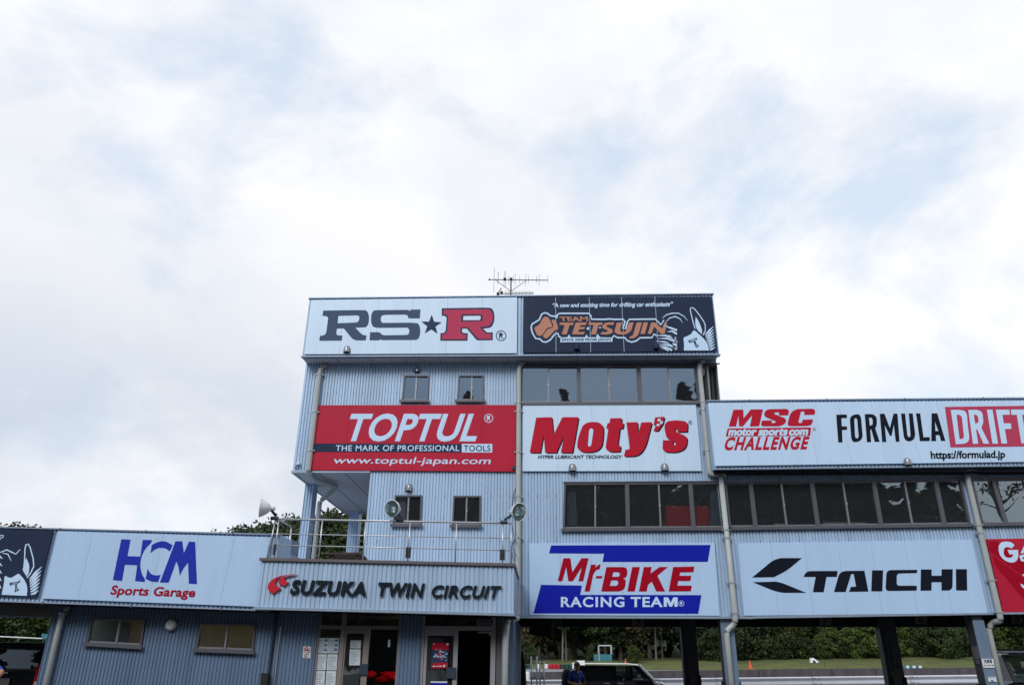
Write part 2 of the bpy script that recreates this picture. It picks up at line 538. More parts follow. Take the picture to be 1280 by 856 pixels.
def _print(mb, vs, fs, x0, x1, bl, br, tl, tr, Y, depth):
    o = []
    for i, v in enumerate(vs):
        t = v[1] / CAP
        u = (v[0] - x0) / (x1 - x0)
        a = (bl[0] + (br[0] - bl[0]) * u, bl[1] + (br[1] - bl[1]) * u)
        b = (tl[0] + (tr[0] - tl[0]) * u, tl[1] + (tr[1] - tl[1]) * u)
        y = Y
        if depth: y = Y if v[2] > 0 else Y + depth
        p = W(a[0] + (b[0] - a[0]) * t, a[1] + (b[1] - a[1]) * t, Y)
        o.append((p.x, y, p.z))
    mb.add(o, fs)


def rounded(pts):
    """polygon corners (x, y[, r]) -> points, corners with r are rounded"""
    n = len(pts)
    o = []
    for i, p in enumerate(pts):
        if len(p) < 3 or p[2] <= 0:
            o.append((p[0], p[1]))
            continue
        a, b = pts[i - 1], pts[(i + 1) % n]
        def toward(q):
            dx, dy = q[0] - p[0], q[1] - p[1]
            l = math.hypot(dx, dy)
            k = min(p[2], l * 0.5) / l
            return p[0] + dx * k, p[1] + dy * k
        s, e = toward(a), toward(b)
        c1 = (s[0] + (p[0] - s[0]) * 0.56, s[1] + (p[1] - s[1]) * 0.56)
        c2 = (e[0] + (p[0] - e[0]) * 0.56, e[1] + (p[1] - e[1]) * 0.56)
        for k in range(7):
            t = k / 6
            w0, w1, w2, w3 = (1 - t) ** 3, 3 * t * (1 - t) ** 2, 3 * t * t * (1 - t), t ** 3
            o.append((w0 * s[0] + w1 * c1[0] + w2 * c2[0] + w3 * e[0], w0 * s[1] + w1 * c1[1] + w2 * c2[1] + w3 * e[1]))
    return o


class Art:
    """flat print traced in a crop of the photograph (origin ox, oy, scale s), laid on the plane Y"""
    def __init__(s, ox, oy, sc, Y, parent):
        s.ox, s.oy, s.s, s.Y, s.parent = ox, oy, sc, Y, parent
        s.k = 0

    def px(s, p): return (s.ox + p[0] / s.s, s.oy + p[1] / s.s)

    def poly(s, name, m, shapes, depth=0.0, off=(0, 0), Y=None):
        """shapes: list of loop lists; each loop list is one filled shape (outline, holes...)"""
        mb = MB()
        Y = s.Y if Y is None else Y
        for loops in shapes:
            lp = []
            for l in loops:
                r = rounded(l)
                q = []
                for p in r:
                    a = s.px((p[0] + off[0], p[1] + off[1]))
                    w = W(a[0], a[1], Y)
                    q.append((w.x, w.z))
                lp.append(q)
            vs, fs = fill_loops(lp, 0.02 if depth else 0.0)
            mb.add([(v[0], Y if (not depth or v[2] < 0) else Y + depth, v[1]) for v in vs], fs)
        return mb.build(name, m, s.parent)

    def stroke(s, name, m, lines, Y=None):
        """lines: (points, width) ribbons"""
        mb = MB()
        Y = s.Y if Y is None else Y
        for pts, wd in lines:
            n = len(pts)
            ws = wd if isinstance(wd, (list, tuple)) else [wd] * n
            L_, R_ = [], []
            for i in range(n):
                a, b = pts[max(i - 1, 0)], pts[min(i + 1, n - 1)]
                dx, dy = b[0] - a[0], b[1] - a[1]
                l = math.hypot(dx, dy) or 1
                nx, ny = -dy / l * ws[i] / 2, dx / l * ws[i] / 2
                for arr, sg in ((L_, 1), (R_, -1)):
                    q = s.px((pts[i][0] + nx * sg, pts[i][1] + ny * sg))
                    w = W(q[0], q[1], Y)
                    arr.append((w.x, w.y, w.z))
            b0 = len(mb.v)
            mb.v += L_ + R_
            mb.f += [(b0 + i, b0 + i + 1, b0 + n + i + 1, b0 + n + i) for i in range(n - 1)]
        return mb.build(name, m, s.parent)


def ring(cx, cy, r, n=28): return [(cx + r * math.cos(2 * math.pi * k / n), cy + r * math.sin(2 * math.pi * k / n)) for k in range(n)]


def registered(art, cx, cy, r, m, wd=0.16):
    art.poly('registered_mark', m, [[ring(cx, cy, r), ring(cx, cy, r * (1 - wd))],
             [[(cx - r * .38, cy + r * .55), (cx - r * .38, cy - r * .55), (cx + r * .1, cy - r * .55), (cx + r * .42, cy - r * .25, r * .2), (cx + r * .12, cy + r * .05, r * .1),
               (cx + r * .45, cy + r * .55), (cx + r * .22, cy + r * .55), (cx - r * .05, cy + r * .12), (cx - r * .18, cy + r * .12), (cx - r * .18, cy + r * .55)]]])


# ------------------------------------------------------------------ ribbed cladding
PITCHX = 0.0745


def corr(mb, x0, x1, z0, z1, Y, pitch=PITCHX, dep=0.024, back=0.08, ph=0.0):
    """ribbed sheet between x0 and x1; z0, z1 numbers or functions of x; backed by a flat core"""
    f0 = z0 if callable(z0) else (lambda x: z0)
    f1 = z1 if callable(z1) else (lambda x: z1)
    prof = [(0.0, 0), (0.70, 0), (0.76, 1), (0.94, 1)]
    xs = []
    k0 = math.floor((x0 - ph) / pitch)
    k = k0
    while ph + k * pitch < x1:
        for a, d in prof:
            xs.append((ph + (k + a) * pitch, d))
        k += 1
    xs.append((ph + k * pitch, 0))
    def at(x):
        for i in range(len(xs) - 1):
            if xs[i][0] <= x <= xs[i + 1][0]:
                t = (x - xs[i][0]) / (xs[i + 1][0] - xs[i][0])
                return xs[i][1] * (1 - t) + xs[i + 1][1] * t
        return 0
    pts = [(x0, at(x0))] + [p for p in xs if x0 < p[0] < x1] + [(x1, at(x1))]
    vs = []
    for x, d in pts: vs += [(x, Y + d * dep, f0(x)), (x, Y + d * dep, f1(x))]
    mb.add(vs, [(2 * i, 2 * i + 2, 2 * i + 3, 2 * i + 1) for i in range(len(pts) - 1)])
    yb = Y + dep + 0.004
    mb.hexa([(x0, yb, f0(x0)), (x1, yb, f0(x1)), (x1, yb, f1(x1)), (x0, yb, f1(x0)),
             (x0, yb + back, f0(x0)), (x1, yb + back, f0(x1)), (x1, yb + back, f1(x1)), (x0, yb + back, f1(x0))])


def corr_holes(mb, x0, x1, z0, z1, Y, holes, **kw):
    """holes: (x0, x1, z0, z1)"""
    xs = sorted(set([x0, x1] + [h[i] for h in holes for i in (0, 1) if x0 < h[i] < x1]))
    for a, b in zip(xs, xs[1:]):
        m = (a + b) / 2
        cut = sorted([(h[2], h[3]) for h in holes if h[0] < m < h[1]])
        z = z0
        for c0, c1 in cut:
            if c0 > z: corr(mb, a, b, z, c0, Y, **kw)
            z = max(z, c1)
        if z < z1: corr(mb, a, b, z, z1, Y, **kw)


def corr_side(mb, X, y0, y1, z0, z1, sgn, pitch=PITCHX, dep=0.024):
    """ribbed sheet on a plane x = X"""
    n = int((y1 - y0) / pitch)
    pts = []
    for k in range(n):
        for a, d in ((0.0, 0), (0.70, 0), (0.76, 1), (0.94, 1)):
            pts.append((y0 + (k + a) * pitch, d))
    pts.append((y1, 0))
    vs = []
    for y, d in pts: vs += [(X - sgn * d * dep, y, z0), (X - sgn * d * dep, y, z1)]
    mb.add(vs, [(2 * i, 2 * i + 2, 2 * i + 3, 2 * i + 1) for i in range(len(pts) - 1)])
    a, b = sorted((X - sgn * (dep + .004), X - sgn * (dep + .08)))
    mb.box(a, b, y0, y1, z0, z1)


def screws(parent, rects, Y, dz=0.53, every=3, ph=0.0):
    mb = MB()
    for x0, x1, z0, z1 in rects:
        z = math.ceil(z0 / dz) * dz
        while z < z1:
            k = math.ceil((x0 - ph) / (PITCHX * every))
            while True:
                x = ph + (k + 0.28) * PITCHX * every
                if x > x1: break
                mb.box(x - .009, x + .009, Y - .008, Y + .002, z - .009, z + .009)
                k += 1
            z += dz
    o = mb.build('screws', M['screw'], parent)
    o['kind'] = 'stuff'
    return o


def sign_board(name, label, q, Yf, th, m, n, skip=(), group=None, holes=None):
    """a board of n panels side by side with narrow joints, on quad corners q (photo pixels)"""
    qq = Q(*q, Yf)
    root = thing(name, label, 'sign', qq.base() + Vector((0, th / 2, 0)), group)
    j = 0.002 / qq.w()
    for i in range(n):
        mb = MB()
        qq.hexa(mb, i / n + (j if i else 0), (i + 1) / n - (j if i < n - 1 else 0), 0, 1, Yf, Yf + th)
        mb.build('panel', m, root)
    return root, qq


def window(parent, q, Y, mull, m_frame=None, glass=None, sill=True, bar=0.035, latch=True, thick=(), depth=0.06, no_sub=False):
    """sliding window on photo corners q; mull: photo x of thin stiles at the top edge"""
    qq = Q(*q, Y)
    m_frame = m_frame or M['brown']
    glass = glass or M['glass']
    w, h = qq.w(), qq.h()
    bu, bv = bar / w, bar / h
    f = MB()
    qq.hexa(f, 0, bu, 0, 1, Y - .02, Y + depth)
    qq.hexa(f, 1 - bu, 1, 0, 1, Y - .02, Y + depth)
    qq.hexa(f, bu, 1 - bu, 0, bv * 1.1, Y - .02, Y + depth)
    qq.hexa(f, bu, 1 - bu, 1 - bv, 1, Y - .02, Y + depth)
    fr = f.build('window', m_frame, parent)
    TL, TR = q[0], q[1]
    us = []
    for i, mx_ in enumerate(mull):
        u = (mx_ - TL[0]) / (TR[0] - TL[0])
        us.append(u)
        th_ = 0.05 if mx_ in thick else 0.019
        s = MB()
        yy = Y - .012 if mx_ in thick else Y + .004
        qq.hexa(s, u - th_ / w, u + th_ / w, bv * 1.1, 1 - bv, yy, Y + depth - .005)
        s.build('mullion' if mx_ in thick else 'stile', m_frame if mx_ in thick else M['alu'], fr)
        if latch and mx_ not in thick:
            l = MB()
            a = qq.p(u, 0.5)
            l.box(a[0] - .012, a[0] + .025, Y - .012, Y + .003, a[1] - .02, a[1] + .02)
            l.build('latch', M['clamp'], fr)
    b = [bu] + us + [1 - bu]
    for i in range(len(b) - 1):
        g = MB()
        e0 = 0.02 / w if i else 0
        e1 = 0.02 / w if i < len(b) - 2 else 0
        yy = Y + .022 + (.014 if i % 2 else 0)
        qq.hexa(g, b[i] + e0, b[i + 1] - e1, bv * 1.1 + .03 / h, 1 - bv - 0.02 / h, yy, yy + .005)
        g.build('pane', glass, fr)
        r = MB()
        qq.hexa(r, b[i] + e0, b[i + 1] - e1, bv * 1.1, bv * 1.1 + .03 / h, yy - .008, yy + .012)
        r.build('sash', M['alu'], fr)
        r = MB()
        qq.hexa(r, b[i] + e0, b[i + 1] - e1, 1 - bv - .02 / h, 1 - bv, yy - .008, yy + .012)
        r.build('sash', M['alu'], fr)
    if sill:
        s = MB()
        qq.hexa(s, -0.02 / w * 2, 1 + 0.02 / w * 2, -0.035 / h, 0.03 / h, Y - .07, Y - .021)
        s.build('sill', m_frame, fr)
    return fr, qq


# ------------------------------------------------------------------ the setting: ground, terrain
YT, YF, YC, YL, YW, YR = 18.0, 17.61, 15.6, 15.75, 16.3, 23.4


def lin(p0, p1, Y):
    a, b = W(p0[0], p0[1], Y), W(p1[0], p1[1], Y)
    return lambda x: a.z + (b.z - a.z) * (x - a.x) / (b.x - a.x)


def bank_z(x, y):
    t = min(max((y - 75.5) / 7.5, 0), 1)
    top = 2.0 + .35 * min(max((x - 10) / 12, 0), 1) + .012 * max(x, 0)
    return 1.49 + (top - 1.49) * t * (1 + .06 * math.sin(x * .21) + .05 * math.sin(x * .57 + 1)) + max(0, y - 83) * .05


def build_ground():
    mb = MB()
    prof = [(-400, 0), (-60, 0), (30, 0), (38.2, 0), (38.21, 1.2), (60, 1.25), (700, 1.0)]
    vs = []
    for y, z in prof: vs += [(-600, y, z), (600, y, z)]
    mb.add(vs, [(2 * i, 2 * i + 1, 2 * i + 3, 2 * i + 2) for i in range(len(prof) - 1)])
    tag(mb.build('ground', M['asphalt']), kind='structure')
    # verge, race track, grass bank
    mb = MB()
    mb.box(-70, 90, 38.25, 46, 1.2, 1.27)
    tag(mb.build('verge', M['grass']), kind='structure')
    mb = MB()
    mb.hexa([(-70, 46.01, 1.1), (120, 46.01, 1.1), (120, 46.01, 1.33), (-70, 46.01, 1.33), (-70, 74, 1.1), (120, 74, 1.1), (120, 74, 1.50), (-70, 74, 1.46)])
    tag(mb.build('race_track', M['track']), kind='structure')
    rnd = random.Random(3)
    mb = MB()
    nx, ny = 120, 10
    vs = []
    for j in range(ny + 1):
        for i in range(nx + 1):
            x = -140 + 300 * i / nx
            y = 74.01 + 18 * j / ny
            t = j / ny
            z = bank_z(x, y) + (rnd.random() - .5) * .05
            vs.append((x, y, z))
    mb.add(vs, [(j * (nx + 1) + i, j * (nx + 1) + i + 1, (j + 1) * (nx + 1) + i + 1, (j + 1) * (nx + 1) + i) for j in range(ny) for i in range(nx)])
    tag(mb.build('grass_bank', M['grass'], smooth=True), kind='structure')
    mb = MB()
    nx, ny = 90, 14
    vs = []
    for j in range(ny + 1):
        for i in range(nx + 1):
            x = -220 + 440 * i / nx
            y = 88 + 90 * j / ny
            t = j / ny
            z = 1.2 + 9.0 * t ** 1.1 * (1 + .2 * math.sin(x * .05) + .1 * math.sin(x * .13 + 2)) + (rnd.random() - .5) * .9
            vs.append((x, y, z))
    mb.add(vs, [(j * (nx + 1) + i, j * (nx + 1) + i + 1, (j + 1) * (nx + 1) + i + 1, (j + 1) * (nx + 1) + i) for j in range(ny) for i in range(nx)])
    tag(mb.build('hillside', M['hill'], smooth=True), kind='structure')


build_ground()


# ------------------------------------------------------------------ tower
def avgx(*ps):
    return sum(WX(*p) for p in ps) / len(ps)


XTL = avgx((382, 457, YT), (374, 520, YT), (366.5, 584, YT))
XTR = avgx((896, 456, YT), (900, 497, YT))
XSPL = avgx((648, 460, YT), (647, 765, YT))
Z_TOP = WZ(640, 369.5, YF)
Z_FB = WZ(640, 444.6, YF)
Z_SOF2 = WZ(500, 589, YT)
Z_FLR = WZ(780, 772, YT)
X2L = avgx((463, 592, YT), (453.5, 697, YT))
Z_BAL = WZ(500, 702, YC) - 0.15
XGE = WX(641, 800, YW)
Z_WING = WZ(1060, 590, YT)
XWR = 19.0

tower = thing('tower_building', 'three-storey tower of pale ribbed steel with sliding windows, in the middle', 'building', (0, YT, 0))
strip3 = ((651, 456.5), (899.5, 455.5), (902.3, 504), (650.5, 505.5))
q3 = Q(*strip3, YT)
strip2 = ((704.9, 603.5), (905, 602.3), (911, 661), (703.5, 662.5))
q2 = Q(*strip2, YT)
wA3 = ((505.2, 469), (536.4, 469), (535.1, 501.5), (501.8, 501.5))
wB3 = ((573.5, 469), (604.7, 469), (605, 501.5), (571, 501.5))
wA2 = ((493.6, 618.7), (527.8, 618.7), (526.4, 656.5), (490.8, 656.5))
wB2 = ((566.8, 619.5), (601.2, 619.5), (600.7, 657.5), (564.8, 657.5))


def hole(q, Y, m=0.012):
    c = Q(*q, Y).c
    xs = [p.x for p in c]
    zs = [p.z for p in c]
    return ((c[0].x + c[3].x) / 2 + m, (c[1].x + c[2].x) / 2 - m, (c[0].z + c[1].z) / 2 + m, (c[2].z + c[3].z) / 2 - m)


def build_tower():
    Y = YT
    mb = MB()
    h3a, h3b, h2a, h2b = hole(wA3, Y), hole(wB3, Y), hole(wA2, Y), hole(wB2, Y)
    # third storey, left of the centre pipe
    corr_holes(mb, XTL, XSPL, Z_SOF2 + 0.02, Z_FB + 0.06, Y, [h3a, h3b])
    # second storey, behind the balcony
    corr_holes(mb, X2L, XSPL, Z_BAL, Z_SOF2 + 0.02, Y, [h2a, h2b])
    # right half with ribbon windows
    h3, h2 = hole(strip3, Y, 0.02), hole(strip2, Y, 0.02)
    corr_holes(mb, XSPL, XTR, Z_FLR, Z_FB + 0.06, Y, [(h3[0], XTR, h3[2], h3[3]), (h2[0], XTR, h2[2], h2[3])])
    xcp = WX(896.5, 470, Y)
    corr(mb, xcp, XTR, h3[2], h3[3], Y)
    # left and right flanks, rear
    corr_side(mb, XTL, Y + .1, YR, Z_SOF2, Z_FB + .06, -1)
    corr_side(mb, XTR, Y + .1, YR, Z_WING, Z_FB + .06, 1)
    corr_side(mb, X2L, Y + .1, YR, Z_BAL, Z_SOF2, -1)
    mb.box(XTL, XTR, YR, YR + .1, Z_SOF2, Z_FB + .06)
    mb.box(X2L, XSPL, YR, YR + .1, Z_FLR, Z_SOF2)
    mb.box(XSPL, XTR, YR, YR + .1, Z_FLR + .45, Z_FLR + 1.5)
    mb.box(XSPL, XTR, YR, YR + .1, Z_SOF2 - .45, Z_SOF2)
    mb.build('wall', M['wall'], tower)
    screws(tower, [(XTL + .1, h3a[0] - .1, Z_SOF2 + 1.2, Z_FB - .1), (h3b[1] + .1, XSPL - .1, Z_SOF2 + 1.2, Z_FB - .1),
                   (X2L + .1, h2a[0] - .15, Z_BAL, Z_SOF2 - .05), (h2a[1] + .15, h2b[0] - .15, Z_BAL, Z_SOF2 - .05), (h2b[1] + .15, XSPL - .15, Z_BAL, Z_SOF2 - .05),
                   (XSPL + .1, h2[0] - .15, Z_FLR + 1.3, Z_SOF2 - .05)], Y)
    # floors inside
    mb = MB()
    mb.box(XTL + .1, XTR - .1, Y + .15, YR - .05, Z_SOF2 + .06, Z_SOF2 + .2)
    mb.box(X2L + .1, XTR - .1, Y + .15, YR - .05, Z_FLR + .5, Z_FLR + .65)
    mb.build('floor_slab', M['dark'], tower)
    mb = MB()
    for zb, zt in ((Z_FLR + .65, Z_SOF2 + .05), (Z_SOF2 + .2, Z_FB)):
        mb.box(XSPL - .1, XSPL, Y + .15, YR - .06, zb, zt)
    mb.box(XTL + .12, XSPL - .12, 20.6, 20.7, Z_SOF2 + .21, Z_FB)
    mb.box(X2L + .12, XSPL - .12, 20.6, 20.7, Z_FLR + .66, Z_SOF2 + .04)
    mb.build('partition_wall', M['room'], tower)
    # roof slab, fascia box
    zt0, zt1 = lin((387.5, 372.6), (890.2, 367.2), YF), lin((377, 445.3), (899.5, 443.2), YF)
    xl = avgx((387.5, 374, YF), (377, 444, YF))
    xr = avgx((890.5, 369, YF), (899.5, 442, YF))
    mb = MB()
    corr(mb, xl, xr, lambda x: zt1(x) + .02, lambda x: zt0(x) - .02, YF, ph=.02, pitch=.093, dep=.04)
    corr_side(mb, xl, YF + .02, YR + .35, Z_FB, Z_TOP, -1)
    corr_side(mb, xr, YF + .02, YR + .35, Z_FB, Z_TOP, 1)
    mb.box(xl, xr, YR + .3, YR + .35, Z_FB, Z_TOP)
    mb.build('fascia', M['wall'], tower)
    mb = MB()
    for a, b, f, y0 in ((0, .045, zt0, YF - .045), (.0, 0, zt1, YF - .045)):
        mb.hexa([(xl - .02, y0, f(xl) + a - .026), (xr + .02, y0, f(xr) + a - .026), (xr + .02, y0, f(xr) + a + .0), (xl - .02, y0, f(xl) + a + .0),
                 (xl - .02, YF + .1, f(xl) + a - .026), (xr + .02, YF + .1, f(xr) + a - .026), (xr + .02, YF + .1, f(xr) + a), (xl - .02, YF + .1, f(xl) + a)])
    mb.box(xl - .02, xl + .1, YF + .1, YR + .36, Z_TOP - .0, Z_TOP + .04)
    mb.box(xr - .1, xr + .02, YF + .1, YR + .36, Z_TOP - .0, Z_TOP + .04)
    mb.build('flashing', M['trim'], tower)
    mb = MB()
    mb.box(xl + .03, xr - .03, YF + .06, YR + .3, Z_FB - .01, Z_FB + .02)
    mb.build('soffit', M['soffit'], tower)
    mb = MB()
    for i in range(1, 12):
        x = xl + (xr - xl) * i / 12
        mb.box(x - .006, x + .006, YF + .07, YT - .005, Z_FB - .014, Z_FB - .009)
    mb.build('soffit_joint', M['soffit_line'], tower)
    mb = MB()
    mb.box(xl + .1, xr - .1, YF + .1, YR + .29, Z_TOP - .25, Z_TOP - .15)
    mb.build('roof', M['trim'], tower)
    # soffit over the open corner
    mb = MB()
    mb.box(XTL + .01, X2L - .01, Y + .02, YR, Z_SOF2 - .02, Z_SOF2 + .015)
    mb.build('open_corner_ceiling', M['soffit'], tower)
    mb = MB()
    for i in (1, 2):
        x = XTL + (X2L - XTL) * i / 3
        mb.box(x - .01, x + .01, Y + .03, YR - .01, Z_SOF2 - .024, Z_SOF2 - .019)
    p = W(462, 636, 0.0 + 22.2)
    mb.box(X2L - .75, X2L - .15, 21.4, 21.42, Z_SOF2 - .025, Z_SOF2 - .019)
    mb.box(X2L - .75, X2L - .15, 22.0, 22.02, Z_SOF2 - .025, Z_SOF2 - .019)
    mb.box(X2L - .77, X2L - .75, 21.4, 22.02, Z_SOF2 - .025, Z_SOF2 - .019)
    mb.build('ceiling_joint', M['soffit_line'], tower)
    mb = MB()
    f = lin((366, 588), (645, 590), Y)
    mb.box(XTL - .02, X2L, Y - .035, Y + .015, Z_SOF2 - .035, Z_SOF2 + .018)
    mb.box(XTL - .02, XTL + .03, Y + .015, YR, Z_SOF2 - .035, Z_SOF2 + .018)
    # bottom rail of right half
    g = lin((651, 772.3), (912, 773), Y)
    mb.hexa([(XSPL + .05, Y - .05, g(XSPL)), (XTR + .2, Y - .05, g(XTR)), (XTR + .2, Y - .05, g(XTR) + .05), (XSPL + .05, Y - .05, g(XSPL) + .05),
             (XSPL + .05, Y + .1, g(XSPL)), (XTR + .2, Y + .1, g(XTR)), (XTR + .2, Y + .1, g(XTR) + .05), (XSPL + .05, Y + .1, g(XSPL) + .05)])
    mb.build('drip_edge', M['trim'], tower)
    # head flashing over ribbon windows
    mb = MB()
    for q in (strip3, strip2):
        mb = MB()
        s = Q(*q, Y)
        s.hexa(mb, -.004, 1.0, 1.001, 1.02, Y - .05, Y - .001)
        mb.build('window_head', M['brown'], tower)
    # windows
    for q, mu in ((wA3, 521), (wB3, 590)):
        window(tower, q, Y - .02, [mu], glass=M['glass_hi'])
    for q, mu in ((wA2, 511), (wB2, 583.6)):
        window(tower, q, Y - .02, [mu], glass=M['glass'])
    window(tower, ((651.5, 457), (870, 456), (875, 504), (650.5, 505)), Y - .01,
           [685.8, 723.8, 760.5, 798.5, 835], thick=(723.8, 798.5), glass=M['glass_hi'], bar=.045)
    window(tower, ((871, 456), (896.2, 455.5), (899.5, 504), (876, 504)), Y - .01, [884], glass=M['glass_lo'], bar=.03, latch=False)
    window(tower, strip2, Y - .01, [744.3, 784, 823.6, 863], thick=(784, 863), bar=.045)
    # blinds / curtain inside a window
    mb = MB()
    c = Q((496, 621), (508, 621), (507, 655), (494, 655), Y + .12)
    c.hexa(mb, 0, 1, 0, 1, Y + .12, Y + .14)
    mb.build('curtain', M['curtain'], tower)
    for x0, x1 in ((880.5, 887), (889, 896)):
        mb = MB()
        c = Q((x0, 458), (x1, 458), (x1 + 2, 503), (x0 + 2, 503), Y + .10)
        c.hexa(mb, 0, 1, 0, 1, Y + .10, Y + .12)
        mb.build('curtain', M['curtain'], tower)
    mb = MB()
    for x0, x1, y0, y1 in ((724.9, 730.5, 605, 657), (708.5, 719.5, 605, 657), (888, 901, 606, 658)):
        if x0 == 724.9: continue
        c = Q((x0, y0), (x1, y0), (x1 + 2, y1), (x0, y1), Y + .2)
        c.hexa(mb, 0, 1, 0, 1, Y + .2, Y + .5)
    mb.build('interior_pillar', M['wall_shade'], tower)
    mb = MB()
    mb.box(XSPL, XTR, YR + .04, YR + .046, Z_FLR + 1.5, Z_SOF2 - .45)
    mb.build('rear_pane', M['glass_lo'], tower)
    # columns of the open corner
    for px0, px1, Yc in ((381, 391.5, 19.2), (436, 448, 22.9)):
        xa, xb = WX(px0, 610 if Yc < 20 else 650, Yc), WX(px1, 610 if Yc < 20 else 650, Yc)
        mb = MB()
        corr(mb, xa, xb, Z_BAL - .3, Z_SOF2 - .021, Yc)
        corr_side(mb, xa, Yc + .1, Yc + .4, Z_BAL - .3, Z_SOF2 - .021, -1)
        corr_side(mb, xb, Yc + .1, Yc + .4, Z_BAL - .3, Z_SOF2 - .021, 1)
        mb.build('column', M['wall'], tower)
    # balcony floor
    mb = MB()
    mb.box(WX(330, 700, YC), XSPL - .05, YC + .12, YR, Z_BAL - .25, Z_BAL - .12)
    mb.build('balcony_floor', M['soffit'], tower)


build_tower()


def pipe(parent, segs, r=0.055, clamps=(), m=None):
    """segs: list of world points"""
    mb = MB()
    mb.tube(segs, r, 12)
    o = mb.build('downpipe', m or M['pipe'], parent, smooth=True)
    mc = MB()
    for p, d in clamps:
        mc.tube([Vector(p) - Vector((0, 0, .018)), Vector(p) + Vector((0, 0, .018))], r * 1.18, 12)
        mc.box(p[0] - r * 1.7, p[0] + r * 1.7, p[1] - .01, p[1] + .05, p[2] - .012, p[2] + .012)
    if clamps: mc.build('clamp', M['clamp'], o)
    return o


def bend(pts, k=0.09):
    """round the corners of a polyline"""
    pts = [Vector(p) for p in pts]
    o = [pts[0]]
    for i in range(1, len(pts) - 1):
        a, p, b = pts[i - 1], pts[i], pts[i + 1]
        d1, d2 = (a - p), (b - p)
        s = p + d1.normalized() * min(k, d1.length * .45)
        e = p + d2.normalized() * min(k, d2.length * .45)
        for t in (0, .25, .5, .75, 1):
            o.append(s * (1 - t) ** 2 + p * 2 * t * (1 - t) + e * t * t)
    o.append(pts[-1])
    return o


def pv(x, y, Y): return W(x, y, Y)


def build_pipes():
    y = YT - .09
    def cl(pxs, x):
        return [((x, y, WZ(px, py, y)), 0) for px, py in pxs]
    x = avgx((402, 453, y), (394, 520, y), (384.5, 583, y))
    pipe(tower, bend([(x + .14, y + .15, Z_FB - .02), (x + .02, y, Z_FB - .16), (x, y, Z_FB - .3), (x, y, WZ(383, 590, y)), (x + .05, 18.3, Z_SOF2 - .12), (x + .42, 19.1, Z_SOF2 - .12), (WX(401, 615, 19.15), 19.15, Z_SOF2 - .5), (WX(401, 615, 19.15), 19.15, Z_BAL - .2)]), .062,
         cl([(397, 468), (391.5, 515), (385.5, 563)], x))
    x = avgx((648.5, 460, y), (647.5, 765, y))
    pipe(tower, bend([(x + .14, y + .1, Z_FB - .02), (x + .02, y, Z_FB - .12), (x, y, Z_FB - .28), (x, y, WZ(647, 772, y)), (WX(634, 777, 16.2), 16.2, WZ(634, 777, 16.2)), (WX(632, 800, 16.2), 16.15, WZ(632, 800, 16.2)), (WX(632, 800, 16.2), 16.15, 0)]), .062,
         cl([(648, 503), (648, 514), (648, 565), (647, 620), (647, 672), (647, 730)], x))
    x = avgx((871.5, 453, y), (880, 520, y), (888, 580, y))
    x2 = avgx((903.5, 605, y), (908, 662, y), (917, 768, y))
    zc = WZ(895, 593, y)
    pipe(tower, bend([(x + .14, y + .1, Z_FB - .02), (x + .02, y, Z_FB - .12), (x, y, Z_FB - .28), (x, y, zc), (x2 + .12, y, zc)]), .062, cl([(878, 502), (879.5, 512), (884, 563)], x))
    pipe(tower, bend([(x2, y, zc + .04), (x2, y, WZ(917, 775, y)), (x2 - .05, y + .06, WZ(913, 781, y)), (WX(909, 800, 17.97), 17.97, WZ(911, 788, 17.97)), (WX(909, 800, 17.97), 17.97, 0)]), .062,
         cl([(908, 662), (909, 672), (913, 728), (916, 766)], x2))


build_pipes()

# ------------------------------------------------------------------ pit building (right wing)
pit = thing('pit_building', 'long two-storey pit building of ribbed steel over open garages, right of the tower', 'building', (12, YT, 0))


